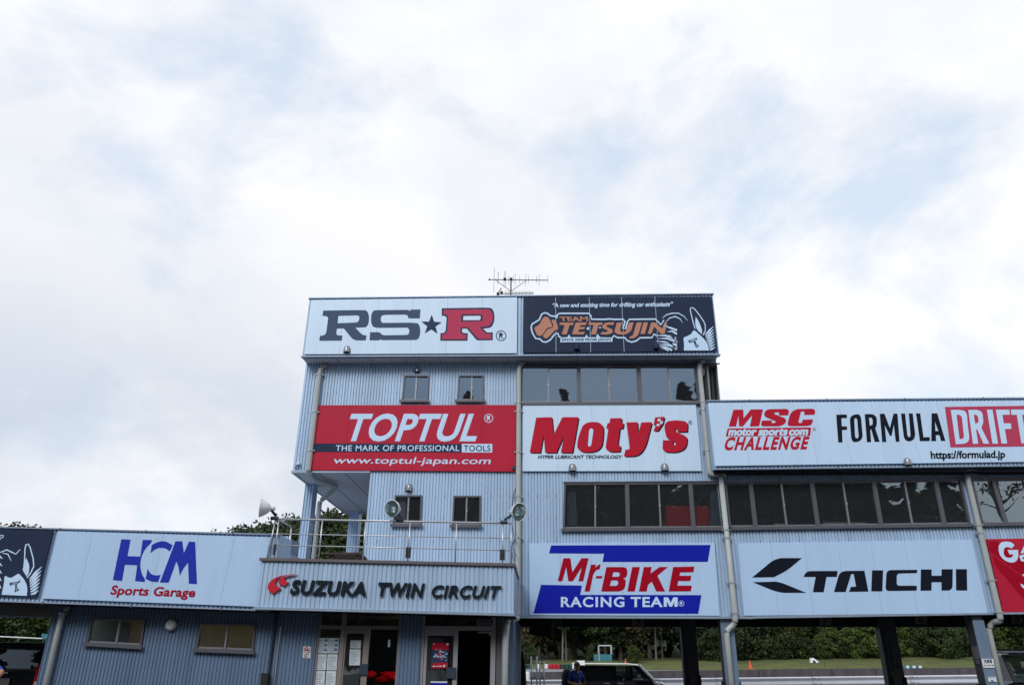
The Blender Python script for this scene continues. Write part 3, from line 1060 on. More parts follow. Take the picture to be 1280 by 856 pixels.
def build_pit():
    Y = YT
    f0 = lin((884.2, 500.6), (1280, 497), YF)
    f1 = lin((893.2, 586), (1280, 581.6), YF)
    xl = avgx((884.2, 501, YF), (893.2, 585, YF))
    mb = MB()
    corr(mb, xl, XWR, lambda x: f1(x) - .01, lambda x: f0(x) - .02, YF, ph=.02, pitch=.093, dep=.04)
    mb.box(xl + .001, XWR, YR + .3, YR + .35, Z_WING, Z_WING + 1.4)
    corr_side(mb, XWR, YF + .12, YR + .3, Z_WING, f0(XWR) - .02, 1)
    corr_side(mb, xl, YF + .1, Y - .002, f1(xl) + .02, f0(xl) - .02, -1)
    mb.build('fascia', M['wall'], pit)
    mb = MB()
    for f, a in ((f0, 0), (f1, 0)):
        mb.hexa([(xl - .02, YF - .045, f(xl) + a - .026), (XWR, YF - .045, f(XWR) + a - .026), (XWR, YF - .045, f(XWR) + a), (xl - .02, YF - .045, f(xl) + a),
                 (xl - .02, YF + .1, f(xl) + a - .026), (XWR, YF + .1, f(XWR) + a - .026), (XWR, YF + .1, f(XWR) + a), (xl - .02, YF + .1, f(xl) + a)])
    mb.build('flashing', M['trim'], pit)
    # little joint caps along the flashing
    mb = MB()
    x = xl + 1.0
    while x < XWR:
        for f in (f0, f1): mb.box(x - .012, x + .012, YF - .055, YF - .046, f(x) - .05, f(x) + .006)
        x += 1.85
    mb.build('flashing_joint', M['screw'], pit)
    mb = MB()
    zs = min(f1(xl), f1(XWR)) - .02
    mb.box(xl + .02, XWR, YF + .06, Y - .002, f1(xl) - .06, f1(xl) - .03)
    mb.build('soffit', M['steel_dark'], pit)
    zs = f1(xl) - .03
    mb = MB()
    mb.box(XTR + .01, XWR, Y + .1, YR + .3, f0(12) - .3, f0(12) - .2)
    mb.build('roof', M['trim'], pit)
    # wall with the ribbon windows; pilasters split it
    wz0 = lin((905, 661), (1213, 656), Y)
    wz1 = lin((905, 602.5), (1213, 598), Y)
    g = lin((930, 772.6), (1280, 767), Y)
    xp0, xp1 = WX(1199, 600, Y), WX(1214.5, 600, Y)
    xa = XTR
    mb = MB()
    corr(mb, xa, XWR, lambda x: g(x) + .04, lambda x: wz0(x) + .03, Y)
    corr(mb, xa, XWR, lambda x: wz1(x) - .03, lambda x: zs, Y)
    corr(mb, xp0 + .04, xp1 - .01, lambda x: wz0(x) + .03, lambda x: wz1(x) - .03, Y)
    mb.box(xa, XWR, YR, YR + .1, Z_FLR + .45, Z_FLR + 1.5)
    mb.box(xa, XWR, YR, YR + .1, zs - .5, Z_WING + .2)
    corr_side(mb, XWR - .02, Y + .12, YR, Z_FLR, zs, 1)
    mb.build('wall', M['wall'], pit)
    screws(pit, [(xa + .3, XWR, wz0(xa) - .5, wz0(xa))], Y)
    mb = MB()
    mb.hexa([(xa + .2, Y - .05, g(xa)), (XWR, Y - .05, g(XWR)), (XWR, Y - .05, g(XWR) + .05), (xa + .2, Y - .05, g(xa) + .05),
             (xa + .2, Y + .1, g(xa)), (XWR, Y + .1, g(XWR)), (XWR, Y + .1, g(XWR) + .05), (xa + .2, Y + .1, g(xa) + .05)])
    mb.build('drip_edge', M['trim'], pit)
    mb = MB()
    mb.box(XTR + .05, XWR, Y + .12, YR - .02, Z_FLR + .5, Z_FLR + .65)
    mb.build('floor_slab', M['steel_dark'], pit)
    mb = MB()
    mb.box(XTR + .05, XWR, Y + .12, YR - .02, zs + .0, zs + .1)
    mb.build('room_ceiling', M['dark'], pit)
    mb = MB()
    mb.box(XTR + .1, XWR, YR + .04, YR + .046, Z_FLR + 1.5, zs - .5)
    mb.build('rear_pane', M['glass_lo'], pit)
    # windows
    window(pit, ((905.5, 602.3), (1201.5, 598), (1214, 656.5), (911.5, 661)), Y - .01,
           [938.3, 977, 1015.2, 1054.2, 1092.5, 1131, 1169.5], thick=(938.3, 1015.2, 1092.5, 1169.5), bar=.045)
    window(pit, ((1213.5, 598), (1400, 595.2), (1440, 652.5), (1227, 656)), Y - .01,
           [1241, 1279, 1318, 1356], thick=(1241, 1318), bar=.045)
    # steel beams and ceiling of the open garages
    zb = WZ(780, 784, 22.4)
    zb2 = WZ(1200, 781, 22.4)
    mb = MB()
    mb.hexa([(XSPL - .3, 22.35, zb), (XWR, 22.35, zb2), (XWR, 22.35, Z_FLR + .49), (XSPL - .3, 22.35, Z_FLR + .49),
             (XSPL - .3, 22.55, zb), (XWR, 22.55, zb2), (XWR, 22.55, Z_FLR + .49), (XSPL - .3, 22.55, Z_FLR + .49)])
    mb.build('beam', M['steel_dark'], pit)
    mb = MB()
    for i in range(12):
        x = XSPL + .8 + i * 1.6
        mb.box(x, x + .08, Y + .12, 22.34, Z_FLR + .3, Z_FLR + .5)
    mb.build('joists', M['steel_dark'], pit)['kind'] = 'stuff'
    # pipe at the second pilaster
    y = YT - .09
    x = avgx((1209.7, 600, y), (1229, 680, y), (1249, 765, y))
    zc = WZ(1212, 589.5, y)
    cl = [((x, y, WZ(px, py, y)), 0) for px, py in ((1223, 656), (1225.5, 666), (1239, 725), (1248.5, 765))]
    xc = WX(1241, 810, 18.2)
    pipe(pit, bend([(x + .32, y + .1, zc), (x + .02, y, zc), (x, y, zc - .16), (x, y, WZ(1250, 776, y)), (xc + .1, 18.15, WZ(1235, 776, y)), (xc, 18.2, WZ(1237, 785, 18.2)), (xc, 18.2, 0)]), .062, cl)
    # front H columns
    for a, b, yy in ((901, 917.5, YT + .05), (1217.7, 1232, YT + .05)):
        xa_, xb_ = WX(a, 785, yy), WX(b, 785, yy)
        mb = MB()
        mb.box(xa_, xb_, yy, yy + .02, 0, Z_FLR)
        c = mb.build('column', M['column'], pit)
        mb = MB()
        mb.box(xa_ + .01, xb_ - .01, yy + .32, yy + .34, 0, Z_FLR + .45)
        mb.box(xa_ + .012, xb_ - .012, yy + .021, yy + .319, 0, Z_FLR + .45)
        mb.build('column_core', M['column_dark'], c)  # solid core behind the front flange, in a darker tone
        mb = MB()
        mb.box(xa_ - .03, xa_, yy - .01, yy + .35, 0, 1.28)
        mb.box(xb_, xb_ + .03, yy - .01, yy + .35, 0, 1.28)
        mb.build('rubber_guard', M['rubber'], c)
    # rear columns
    for a, b, yt_ in ((855, 870, 790), (1102.7, 1119.5, 783)):
        yy = 22.1
        xa_, xb_ = WX(a, yt_, yy), WX(b, yt_, yy)
        mb = MB()
        mb.box(xa_, xb_, yy, yy + .02, 0, Z_FLR + .45)
        mb.box(xa_, xb_, yy + .28, yy + .3, 0, Z_FLR + .45)
        mb.box((xa_ + xb_) / 2 - .01, (xa_ + xb_) / 2 + .01, yy + .02, yy + .28, 0, Z_FLR + .45)
        mb.box(xa_ - .07, xa_ - .002, yy + .02, yy + .3, 0, Z_FLR + .45)
        c = mb.build('column', M['column_dark'], pit)
        mb = MB()
        mb.box(xa_ - .03, xa_ + .05, yy - .03, yy - .001, 0, 1.37)
        mb.box(xb_ - .05, xb_ + .03, yy - .03, yy - .001, 0, 1.37)
        mb.build('rubber_guard', M['rubber'], c)


build_pit()


# ------------------------------------------------------------------ left wing, ground floor and balcony canopy
office = thing('office_building', 'low office wing of shade-toned ribbed steel with a glazed entrance, left of the tower', 'building', (-8, YW, 0))
XLW = avgx((68.2, 754, YW), (45, 856, YW))
w1q = ((114.7, 771), (182.3, 772.8), (176.6, 808.5), (107.8, 804.6))
w2q = ((250, 777.2), (320.4, 778.7), (316.6, 814.8), (244.4, 812.0))


def build_office():
    Y = YW
    f0 = lin((0, 658.2), (336, 667), YL)
    f1 = lin((0, 750.2), (340, 762), YL)
    XA = -22.0
    xe = WX(345, 700, YL)
    zl0, zl1 = f1(XA) , f0(XA)
    mb = MB()
    corr(mb, XA, xe, lambda x: f1(x) - .01, lambda x: f0(x) - .02, YL, ph=.03, pitch=.093, dep=.04)
    mb.box(XA, xe, YR - 1.4, YR - 1.35, f1(-12), f0(-12))
    corr_side(mb, xe, YL + .12, 16.58, f1(xe) + .3, f0(xe), 1)
    corr_side(mb, XA, YL + .12, YR - 1.4, f1(XA), f0(XA), -1)
    mb.build('fascia', M['wall'], office)
    mb = MB()
    for f in (f0, f1):
        mb.hexa([(XA, YL - .045, f(XA) - .026), (xe, YL - .045, f(xe) - .026), (xe, YL - .045, f(xe)), (XA, YL - .045, f(XA)),
                 (XA, YL + .1, f(XA) - .026), (xe, YL + .1, f(xe) - .026), (xe, YL + .1, f(xe)), (XA, YL + .1, f(XA))])
    mb.build('flashing', M['trim'], office)
    mb = MB()
    x = XA + .7
    while x < xe:
        for f in (f0, f1): mb.box(x - .012, x + .012, YL - .055, YL - .046, f(x) - .05, f(x) + .006)
        x += 1.85
    mb.build('flashing_joint', M['screw'], office)
    zc = f1(-8)
    mb = MB()
    mb.hexa([(XA, YL + .06, f1(XA) - .03), (xe, YL + .06, f1(xe) - .03), (xe, YL + .06, f1(xe) + .0), (XA, YL + .06, f1(XA) + .0),
             (XA, YR - 1.4, f1(XA) - .03), (xe, YR - 1.4, f1(xe) - .03), (xe, YR - 1.4, f1(xe)), (XA, YR - 1.4, f1(XA))])
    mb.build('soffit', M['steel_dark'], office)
    mb = MB()
    mb.box(XA + .1, xe - .1, YL + .12, YR - 1.4, f0(-10) - .45, f0(-10) - .35)
    mb.build('roof', M['trim'], office)
    # dark beam at the back of the open garages at far left
    mb = MB()
    zb = WZ(30, 762, 21.8)
    mb.box(XA, XLW, 21.7, 21.95, zb, zb + .5)
    mb.build('beam', M['steel_dark'], office)
    mb = MB()
    h1, h2 = hole(w1q, Y), hole(w2q, Y)
    xc1 = WX(398.5, 770, Y)
    zt = lambda x: f1(x) - .03
    xs = [XLW, h1[0], h1[1], h2[0], h2[1], xc1]
    for i in range(5):
        a, b = xs[i], xs[i + 1]
        top = (lambda x: min(zt(x), Z_FLR + .3)) if b <= xe else (lambda x: Z_FLR + .1)
        if i == 1:
            corr(mb, a, b, 0, h1[2], Y, dep=.015)
            corr(mb, a, b, h1[3], zt, Y, dep=.015)
        elif i == 3:
            corr(mb, a, b, 0, h2[2], Y, dep=.015)
            corr(mb, a, b, h2[3], zt, Y, dep=.015)
        else:
            if i == 4:
                corr(mb, a, xe, 0, zt, Y, dep=.015)
                corr(mb, xe, b, 0, Z_FLR + .02, Y, dep=.015)
            else: corr(mb, a, b, 0, zt, Y, dep=.015)
    corr_side(mb, XLW, Y + .1, YR - 1.5, 0, f1(XLW) - .03, -1)
    xd0, xd1 = WX(499.5, 790, Y), WX(526.5, 790, Y)
    corr(mb, xd0, xd1, 0, Z_FLR + .02, Y, dep=.015)
    xr0 = WX(626.5, 790, Y)
    corr(mb, xr0, XGE, 0, Z_FLR + .02, Y, dep=.015)
    corr_side(mb, XGE, Y + .1, 22.3, 0, Z_FLR + .0, 1)
    mb.box(XLW, XGE, YR - 1.5, YR - 1.4, 0, Z_FLR)
    mb.build('wall', M['wall_shade'], office)
    screws(office, [(XLW + .2, h1[0] - .2, 0.4, 2.3), (h1[1] + .2, h2[0] - .2, .4, 2.3), (h2[1] + .2, xc1 - .1, .4, 2.3)], Y)
    # interior
    mb = MB()
    mb.box(XLW + .1, xe, 19.4, 19.5, 0, Z_FLR)
    mb.build('interior_wall', M['beige'], office)
    mb = MB()
    mb.box(XLW + .1, XGE - .1, Y + .12, YR - 1.52, Z_FLR - .04, Z_FLR + .0)
    mb.build('ceiling', M['room'], office)
    mb = MB()
    mb.box(WX(350, 800, Y), WX(350, 800, Y) + .08, Y + .12, YR - 1.5, 0, Z_FLR - .05)
    mb.box(WX(512, 800, Y), WX(512, 800, Y) + .08, Y + .12, YR - 1.5, 0, Z_FLR - .05)
    mb.build('partition_wall', M['room'], office)
    mb = MB()
    mb.box(WX(260, 790, 18), WX(312, 790, 18), 17.3, 17.38, Z_FLR - .12, Z_FLR - .06)
    mb.box(WX(140, 790, 18), WX(176, 790, 18), 17.4, 17.48, Z_FLR - .12, Z_FLR - .06)
    mb.build('ceiling_lamp_and_fill', M['tube'], office)
    mb = MB()
    mb.box(WX(502, 790, 17), WX(509, 790, 17), 16.8, 17.6, Z_FLR - .12, Z_FLR - .06)
    mb.box(WX(515, 790, 17), WX(523, 790, 17), 16.8, 17.6, Z_FLR - .12, Z_FLR - .06)
    mb.build('ceiling_lamp_and_fill', M['fill_glow'], office)  # two added glowing boxes, kept out of view, brighten the entrance rooms
    window(office, w1q, Y - .02, [150.5], glass=M['glass_lo'], latch=False)
    window(office, w2q, Y - .02, [285], glass=M['glass_lo'], latch=False)
    # conduits and pipe on the wall
    x = avgx((77, 765, Y - .09), (58.5, 856, Y - .09))
    pipe(office, bend([(x + .1, Y - .09, f1(x) - .04), (x, Y - .09, f1(x) - .2), (x, Y - .09, 0)]), .055, [((x, Y - .09, WZ(75, 767, Y)), 0)])
    mb = MB()
    x = WX(341, 800, Y - .03)
    mb.tube([(x, Y - .03, 0), (x, Y - .03, Z_FLR)], .022, 8)
    mb.build('conduit', M['lamp_bracket'], office)
    mb = MB()
    x = WX(349, 800, Y - .03)
    mb.tube([(x, Y - .03, 0), (x, Y - .03, Z_FLR - .3)], .012, 8)
    mb.build('conduit', M['galv'], office)
    # side parapet between canopy and wing roof
    zp0, zp1 = Z_BAL - .3, WZ(350, 668, 16.4)
    mb = MB()
    corr(mb, WX(346, 680, 16.6), WX(359, 680, 16.6), zp0, zp1, 16.6)
    mb.build('parapet', M['wall'], office)
    mb = MB()
    a, b = W(359, 670, 16.65), W(373.5, 678, 17.9)
    n = 12
    mb.hexa([(a.x, a.y, zp0), (b.x, b.y, zp0), (b.x, b.y, b.z), (a.x, a.y, zp1), (a.x, a.y + .05, zp0), (b.x, b.y + .05, zp0), (b.x, b.y + .05, b.z), (a.x, a.y + .05, zp1)])
    mb.build('parapet', M['wall_shade'], office)  # side face in the painted shade tone
    # canopy box
    mb = MB()
    c0 = lin((326.2, 700.5), (642.5, 707.6), YC)
    c1 = lin((319.5, 760), (641.5, 768.2), YC)
    cl_ = avgx((326.2, 699, YC), (319.5, 759, YC))
    cr = avgx((642.8, 706, YC), (641.5, 767, YC))
    corr(mb, cl_, cr, lambda x: c1(x) + .03, c0, YC, pitch=.093, dep=.018)
    corr_side(mb, cl_, YC + .12, YW + .2, c1(cl_) + .03, c0(cl_), -1)
    corr_side(mb, cr, YC + .12, YT - .02, c1(cr) + .03, c0(cr), 1)
    cn = mb.build('canopy', M['wall'], office)
    mb = MB()
    mb.hexa([(cl_ - .03, YC - .05, c0(cl_)), (cr + .03, YC - .05, c0(cr)), (cr + .03, YC - .05, c0(cr) + .055), (cl_ - .03, YC - .05, c0(cl_) + .055),
             (cl_ - .03, YC + .16, c0(cl_)), (cr + .03, YC + .16, c0(cr)), (cr + .03, YC + .16, c0(cr) + .055), (cl_ - .03, YC + .16, c0(cl_) + .055)])
    mb.box(cr - .14, cr + .03, YC + .161, YT - .02, c0(cr), c0(cr) + .05)
    mb.build('coping', M['cap'], cn)
    mb = MB()
    mb.hexa([(cl_ - .02, YC - .03, c1(cl_) - .02), (cr + .02, YC - .03, c1(cr) - .02), (cr + .02, YC - .03, c1(cr) + .03), (cl_ - .02, YC - .03, c1(cl_) + .03),
             (cl_ - .02, YC + .1, c1(cl_) - .02), (cr + .02, YC + .1, c1(cr) - .02), (cr + .02, YC + .1, c1(cr) + .03), (cl_ - .02, YC + .1, c1(cl_) + .03)])
    mb.build('drip_edge', M['trim'], cn)
    mb = MB()
    zz = min(c1(cl_), c1(cr))
    mb.hexa([(cl_, YC + .101, c1(cl_) - .01), (cr, YC + .101, c1(cr) - .01), (cr, YC + .101, c1(cr) + .02), (cl_, YC + .101, c1(cl_) + .02),
             (cl_, YW + .0, c1(cl_) - .01), (cr, YT, c1(cr) - .01), (cr, YT, c1(cr) + .02), (cl_, YW + .0, c1(cl_) + .02)])
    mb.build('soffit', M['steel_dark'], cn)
    return c0, c1


C0, C1 = build_office()


def frame_rect(mb, q, Y, t, depth=.05):
    s = Q(*q, Y)
    u, v = t / s.w(), t / s.h()
    s.hexa(mb, 0, u, 0, 1, Y, Y + depth)
    s.hexa(mb, 1 - u, 1, 0, 1, Y, Y + depth)
    s.hexa(mb, u, 1 - u, 1 - v, 1, Y, Y + depth)
    s.hexa(mb, u, 1 - u, 0, v, Y, Y + depth)


def build_entrance():
    Y = YW + .03
    zt = Z_FLR
    m = M['bronze']
    def bar(x0, x1, y0, y1, name='frame_bar', mm=None, yy=Y, d=.07, parent=office):
        mb = MB()
        s = Q((x0, y0), (x1, y0), (x1, y1), (x0, y1), yy)
        s.hexa(mb, 0, 1, 0, 1, yy, yy + d)
        return mb.build(name, mm or m, parent)
    def vbar(px, w, mm=None, ytop=764, yref=800, name='frame_post', yy=Y, d=.08):
        x = WX(px, yref, yy)
        mb = MB()
        mb.box(x - w / 2, x + w / 2, yy, yy + d, 0, WZ(px, ytop, yy))
        return mb.build(name, mm or m, office)
    vbar(396.5, .06)
    vbar(427.5, .09)
    vbar(498.8, .06)
    mb = MB()
    x0, x1 = WX(398, 790, Y), WX(498, 790, Y)
    z0, z1 = WZ(450, 786, Y), WZ(450, 781.5, Y)
    mb.box(x0, x1, Y - .01, Y + .07, z0, z1)
    mb.build('door_head', m, office)
    mb = MB()
    mb.box(x0, x1, Y + .05, Y + .056, z1, Z_FLR)
    mb.build('transom_pane', M['glass_lo'], office)
    mb = MB()
    xa, xb = WX(399, 800, Y), WX(425, 800, Y)
    mb.box(xa, xb, Y + .05, Y + .056, 0, z0)
    mb.build('fixed_pane', M['glass_lo'], office)
    # sliding door leaf
    d = MB()
    xa, xb = WX(430, 800, Y), WX(461.5, 800, Y)
    d.box(xa, xa + .04, Y + .02, Y + .06, 0.02, z0)
    d.box(xb - .12, xb, Y + .02, Y + .06, 0.02, z0)
    d.box(xa + .04, xb - .12, Y + .02, Y + .06, z0 - .08, z0)
    d.box(xa + .04, xb - .12, Y + .02, Y + .06, .02, .2)
    leaf = d.build('door', m, office)
    g = MB()
    g.box(xa + .04, xb - .12, Y + .038, Y + .043, .2, z0 - .08)
    g.build('pane', M['glass_lo'], leaf)
    hb = MB()
    p = W(454.5, 836, Y)
    hb.box(p.x - .08, p.x + .09, Y - .02, Y + .018, p.z - .1, p.z + .1)
    hb.build('push_plate', M['lamp_bracket'], leaf)
    # papers
    def paper(x0, y0, x1, y1, lean, kind, th='poster_paper'):
        yy = Y + .035
        s = Q((x0, y0), (x1, y0), (x1 - lean, y1), (x0 - lean, y1), yy)
        root = thing('notice_sheet', kind, 'notice', s.base())
        mb = MB()
        s.hexa(mb, 0, 1, 0, 1, yy, yy + .003)
        mb.build('sheet', M['paper'], root)
        mb = MB()
        rows = 7
        rnd = random.Random(int(x0 * 7 + y0))
        for r in range(rows):
            v = .08 + .84 * r / rows
            s.hexa(mb, .1, .1 + .8 * rnd.uniform(.5, 1), v, v + .035, yy - .003, yy - .001)
        mb.build('printed_lines', M['paper_print'], root)
        if y0 < 800 and x0 < 425:
            mb = MB()
            for v in (.15, .45, .75):
                s.hexa(mb, .62, .9, v, v + .16, yy - .006, yy - .004)
            mb.build('printed_block', M['blue_patch'], root)
    paper(398.8, 796.8, 411, 816, 1.6, 'paper with blue squares, upper left of the sheets on the entrance glass')
    paper(411.4, 796.8, 424, 816, 1.6, 'paper with blue squares, upper right of the sheets on the entrance glass')
    paper(396.4, 817.2, 408.6, 837, 1.4, 'text sheet in the middle row, left, on the entrance glass')
    paper(409.6, 817.2, 422.2, 837, 1.4, 'text sheet in the middle row, right, on the entrance glass')
    paper(394.8, 838, 406.6, 858, 1.4, 'text sheet in the lowest row, left, on the entrance glass')
    paper(408, 838, 420.4, 858, 1.4, 'text sheet in the lowest row, right, on the entrance glass')
    paper(438.2, 800, 451.4, 809.8, .6, 'wide notice at the top of the sliding door pane')
    paper(437.2, 811, 450.8, 831, .8, 'tall notice below the wide one on the sliding door pane')
    paper(485, 799, 488, 808, .3, 'narrow white label in the dark doorway beside the sliding door')
    # inside: red and blue stuff, dim shelves
    mb = MB()
    rnd = random.Random(5)
    c = W(478, 842, 18.2)
    for i in range(7):
        mb.lathe([(0, 0), (.16, .01), (.2, .06), (.12, .13), (0, .15)], (c.x + rnd.uniform(-.35, .35), 18.2 + rnd.uniform(-.2, .2), c.z - .18 + rnd.uniform(-.05, .12)), (rnd.uniform(-.3, .3), rnd.uniform(-.3, .3), 1), 10)
    tag(mb.build('red_cushions', M['red_cab']), 'heap of red cushions on the counter inside the open entrance', 'cushions')
    mb = MB()
    mb.box(c.x - .7, c.x + .6, 17.9, 18.6, 0, c.z - .2)
    tag(mb.build('counter', M['car_blue']), 'dark blue counter inside the open entrance', 'counter')
    # right door set
    Y2 = YW + .05
    zt2 = WZ(570, 787.5, Y2)
    vbar(527, .10, yref=800, yy=Y2, mm=M['steel_door'])
    vbar(616.5, .10, yref=800, yy=Y2, mm=M['steel_door'])
    vbar(623.5, .09, yref=800, yy=Y2, mm=M['cap'])
    mb = MB()
    xa, xb = WX(528, 800, Y2), WX(616, 800, Y2)
    mb.box(xa + .03, xb - .04, Y2 - .01, Y2 + .07, zt2, WZ(570, 782, Y2))
    mb.build('door_head', M['steel_door'], office)
    mb = MB()
    mb.box(xa + .03, xb - .04, Y2 + .05, Y2 + .056, WZ(570, 782, Y2), Z_FLR)
    mb.build('transom_pane', M['glass_lo'], office)
    d = MB()
    xa, xb = WX(530.5, 800, Y2), WX(572.5, 800, Y2)
    d.box(xa, xa + .06, Y2 + .02, Y2 + .06, .02, zt2)
    d.box(xb - .09, xb, Y2 + .02, Y2 + .06, .02, zt2)
    d.box(xa + .06, xb - .09, Y2 + .02, Y2 + .06, zt2 - .1, zt2)
    d.box(xa + .06, xb - .09, Y2 + .02, Y2 + .06, .02, .15)
    leaf = d.build('door', M['steel_door'], office)
    g = MB()
    g.box(xa + .06, xb - .09, Y2 + .038, Y2 + .043, .15, zt2 - .1)
    g.build('pane', M['glass_lo'], leaf)
    hb = MB()
    p = W(564.3, 840.5, Y2)
    hb.box(p.x - .1, p.x + .09, Y2 - .02, Y2 + .018, p.z - .1, p.z + .1)
    hb.build('push_plate', M['lamp_bracket'], leaf)
    mb = MB()
    p = W(605, 790, Y2)
    mb.box(p.x - .13, p.x + .16, Y2 + .0, Y2 + .03, p.z - .01, p.z + .015)
    mb.box(p.x + .1, p.x + .17, Y2 - .01, Y2 + .05, p.z - .05, p.z + .01)
    mb.build('door_closer', M['clamp'], office)
    # pale cupboard behind the door, stairs going up
    mb = MB()
    a, b = WX(534, 800, 17.0), WX(551, 800, 17.0)
    mb.box(a, b, 17.0, 17.35, 0, WZ(540, 796.5, 17.0))
    tag(mb.build('cupboard', M['lamp_shell'], origin=((a + b) / 2, 17.1, 0)), 'pale cupboard behind the door with the red poster', 'cupboard')
    st = thing('staircase', 'dark stairs rising behind the right-hand open doorway', 'stairs', (WX(592, 800, 17.2), 17.2, 0))
    a, b = WX(575, 800, 17.0), WX(612, 800, 17.0)
    for k in range(13):
        mb = MB()
        mb.box(a, b, 17.0 + k * .26, 17.27 + k * .26, k * .19, k * .19 + .19)
        mb.build('step', M['dark'], st)
    # posters
    q = ((540.2, 802.8), (561.2, 803), (559.5, 834.8), (538.6, 834.5))
    s = Q(*q, Y2 - .0)
    r = thing('race_poster', 'red event poster with motorbikes on the right-hand entrance door', 'poster', s.base())
    mb = MB()
    s.hexa(mb, 0, 1, 0, 1, Y2 + .012, Y2 + .016)
    mb.build('sheet', M['print_red'], r)
    mb = MB()
    s.hexa(mb, 0, 1, .22, .72, Y2 + .008, Y2 + .010)
    mb.build('printed_block', M['print_ring'], r)
    rnd = random.Random(11)
    a = Art(540, 803, 1, Y2 + .004, r)
    sh = []
    for i in range(26):
        cx, cy = rnd.gauss(10, 4), rnd.gauss(14, 4.2)
        w_, h_ = rnd.uniform(.8, 2.6), rnd.uniform(.4, 1.3)
        cx, cy = min(max(cx, 2.5), 17.5), min(max(cy, 5), 22)
        sh.append([[(cx - w_, cy + h_ * .3), (cx, cy - h_), (cx + w_, cy - h_ * .2), (cx + w_ * .3, cy + h_)]])
    a.poly('motorbike_print', M['print_white'], sh)
    a.Y = Y2 + .001
    a.poly('poster_lettering', M['print_rose'], [[[(7.5, 7), (12.5, 7), (12.5, 8.5), (9, 8.5), (9, 12), (12, 12), (12, 13.5), (7.5, 13.5)]], [[(7.5, 15), (13, 15), (13, 16.3), (7.5, 16.3)]], [[(8, 18), (12.6, 18), (12.6, 22), (11, 22), (11, 19.4), (8, 19.4)]]])
    a.poly('badge', M['leaf_y'], [[ring(1.2, 25.5, 1.8, 12)], [[(17, 27.5), (19, 27.5), (19, 30), (17, 30)]]])
    a.poly('poster_lettering', M['print_white'], [[[(14, 27.5), (16.3, 27.5), (16.3, 30), (14, 30)]], [[(1, 28.5), (4, 28.5), (4, 29.8), (1, 29.8)]], [[(5.5, 28.7), (8, 28.7), (8, 29.8), (5.5, 29.8)]], [[(9, 28.5), (12, 28.5), (12, 29.8), (9, 29.8)]],
                                                    [[(1, .8), (4, .8), (4, 1.7), (1, 1.7)]], [[(18, .5), (20.5, .5), (20.5, 3), (18, 3)]]])
    q = ((538.2, 850.8), (559, 851), (557.5, 880), (536.5, 880))
    s = Q(*q, Y2)
    r = thing('event_poster', 'blue and white poster below the red one on the entrance door', 'poster', s.base())
    mb = MB()
    s.hexa(mb, 0, 1, 0, 1, Y2 + .012, Y2 + .016)
    mb.build('sheet', M['print_blue'], r)
    mb = MB()
    s.hexa(mb, 0, 1, .93, 1, Y2 + .008, Y2 + .010)
    s.hexa(mb, .3, .75, .6, .8, Y2 + .008, Y2 + .010)
    mb.build('printed_block', M['paper'], r)
    # lettered plate over the right door
    s = Q((595.8, 773.5), (616, 773.6), (616, 781), (595.5, 781), YW + .02)
    r = thing('door_plate', 'grey lettered plate behind the glass over the right-hand door', 'sign', s.base())
    mb = MB()
    s.hexa(mb, 0, 1, 0, 1, YW + .04, YW + .05)
    mb.build('plate', M['plate'], r)
    a = Art(590, 766, 36.57, YW + .036, r)
    a.poly('lettering', M['plate_print'], [[[(x0, 330), (x1, 330), (x1 - 4, 435), (x0 + 12, 435)]] for x0, x1 in ((335, 405), (455, 515), (545, 585), (620, 665), (700, 750), (875, 955))])
    # no smoking plate
    q = ((378.9, 807.2), (388.8, 807.6), (387.8, 822.2), (378.2, 821.8))
    s = Q(*q, YW - .012)
    r = thing('no_smoking_sign', 'small white plate with a red prohibition ring on the ribbed wall', 'sign', s.base())
    mb = MB()
    s.hexa(mb, 0, 1, 0, 1, YW - .012, YW - .001)
    mb.build('plate', M['label_white'], r)
    a = Art(378.5, 807.3, 1, YW - .016, r)
    c = (5.1, 4.9)
    a.poly('symbol', M['print_black'], [[[(2.6, 4.4), (7.6, 4.6), (7.6, 5.6), (2.6, 5.4)]], [[(5.2, 2.6), (6.2, 2.6), (6.4, 4.2), (5.2, 4.2)]]])
    a.Y = YW - .02
    a.poly('prohibition_ring', M['print_red'], [[ring(*c, 3.9), ring(*c, 3.2)], [[(2.6, 2.4), (3.1, 1.9), (7.8, 7.3), (7.3, 7.8)]]])
    a.poly('printed_lines', M['print_black'], [[[(1.2, 10), (7.5, 10.2), (7.5, 10.7), (1.2, 10.5)]], [[(1.2, 11.5), (5.5, 11.7), (5.5, 12.1), (1.2, 11.9)]], [[(1.2, 12.9), (6.5, 13.1), (6.5, 13.6), (1.2, 13.4)]]])
    # speaker box on the wall, round lamp
    s = Q((326, 840.8), (335, 841), (333.5, 856), (325.2, 856), YW - .15)
    r = thing('wall_speaker', 'small black box on the ribbed wall left of the entrance', 'speaker', s.base())
    mb = MB()
    s.hexa(mb, 0, 1, 0, 1, YW - .15, YW - .03)
    mb.build('case', M['rubber'], r)
    mb = MB()
    s.hexa(mb, -.08, 0, .2, .7, YW - .12, YW - .06)
    mb.build('red_lens', M['tail'], r)
    mb = MB()
    s.hexa(mb, .3, .7, .3, .7, YW - .03, YW - .001)
    mb.build('bracket', M['lamp_bracket'], r)
    p = W(212.4, 780.5, YW - .1)
    r = thing('bulkhead_lamp', 'round grey wall lamp between the two office windows', 'lamp', (p.x, YW - .02, p.z))
    mb = MB()
    mb.lathe([(0, 0), (.125, 0), (.125, .05), (.11, .07)], (p.x, YW - .0, p.z), (0, -1, 0), 24)
    mb.build('base', M['alu'], r, smooth=False)
    mb = MB()
    mb.lathe([(.11, .06), (.10, .09), (.06, .115), (0, .12)], (p.x, YW - .0, p.z), (0, -1, 0), 24)
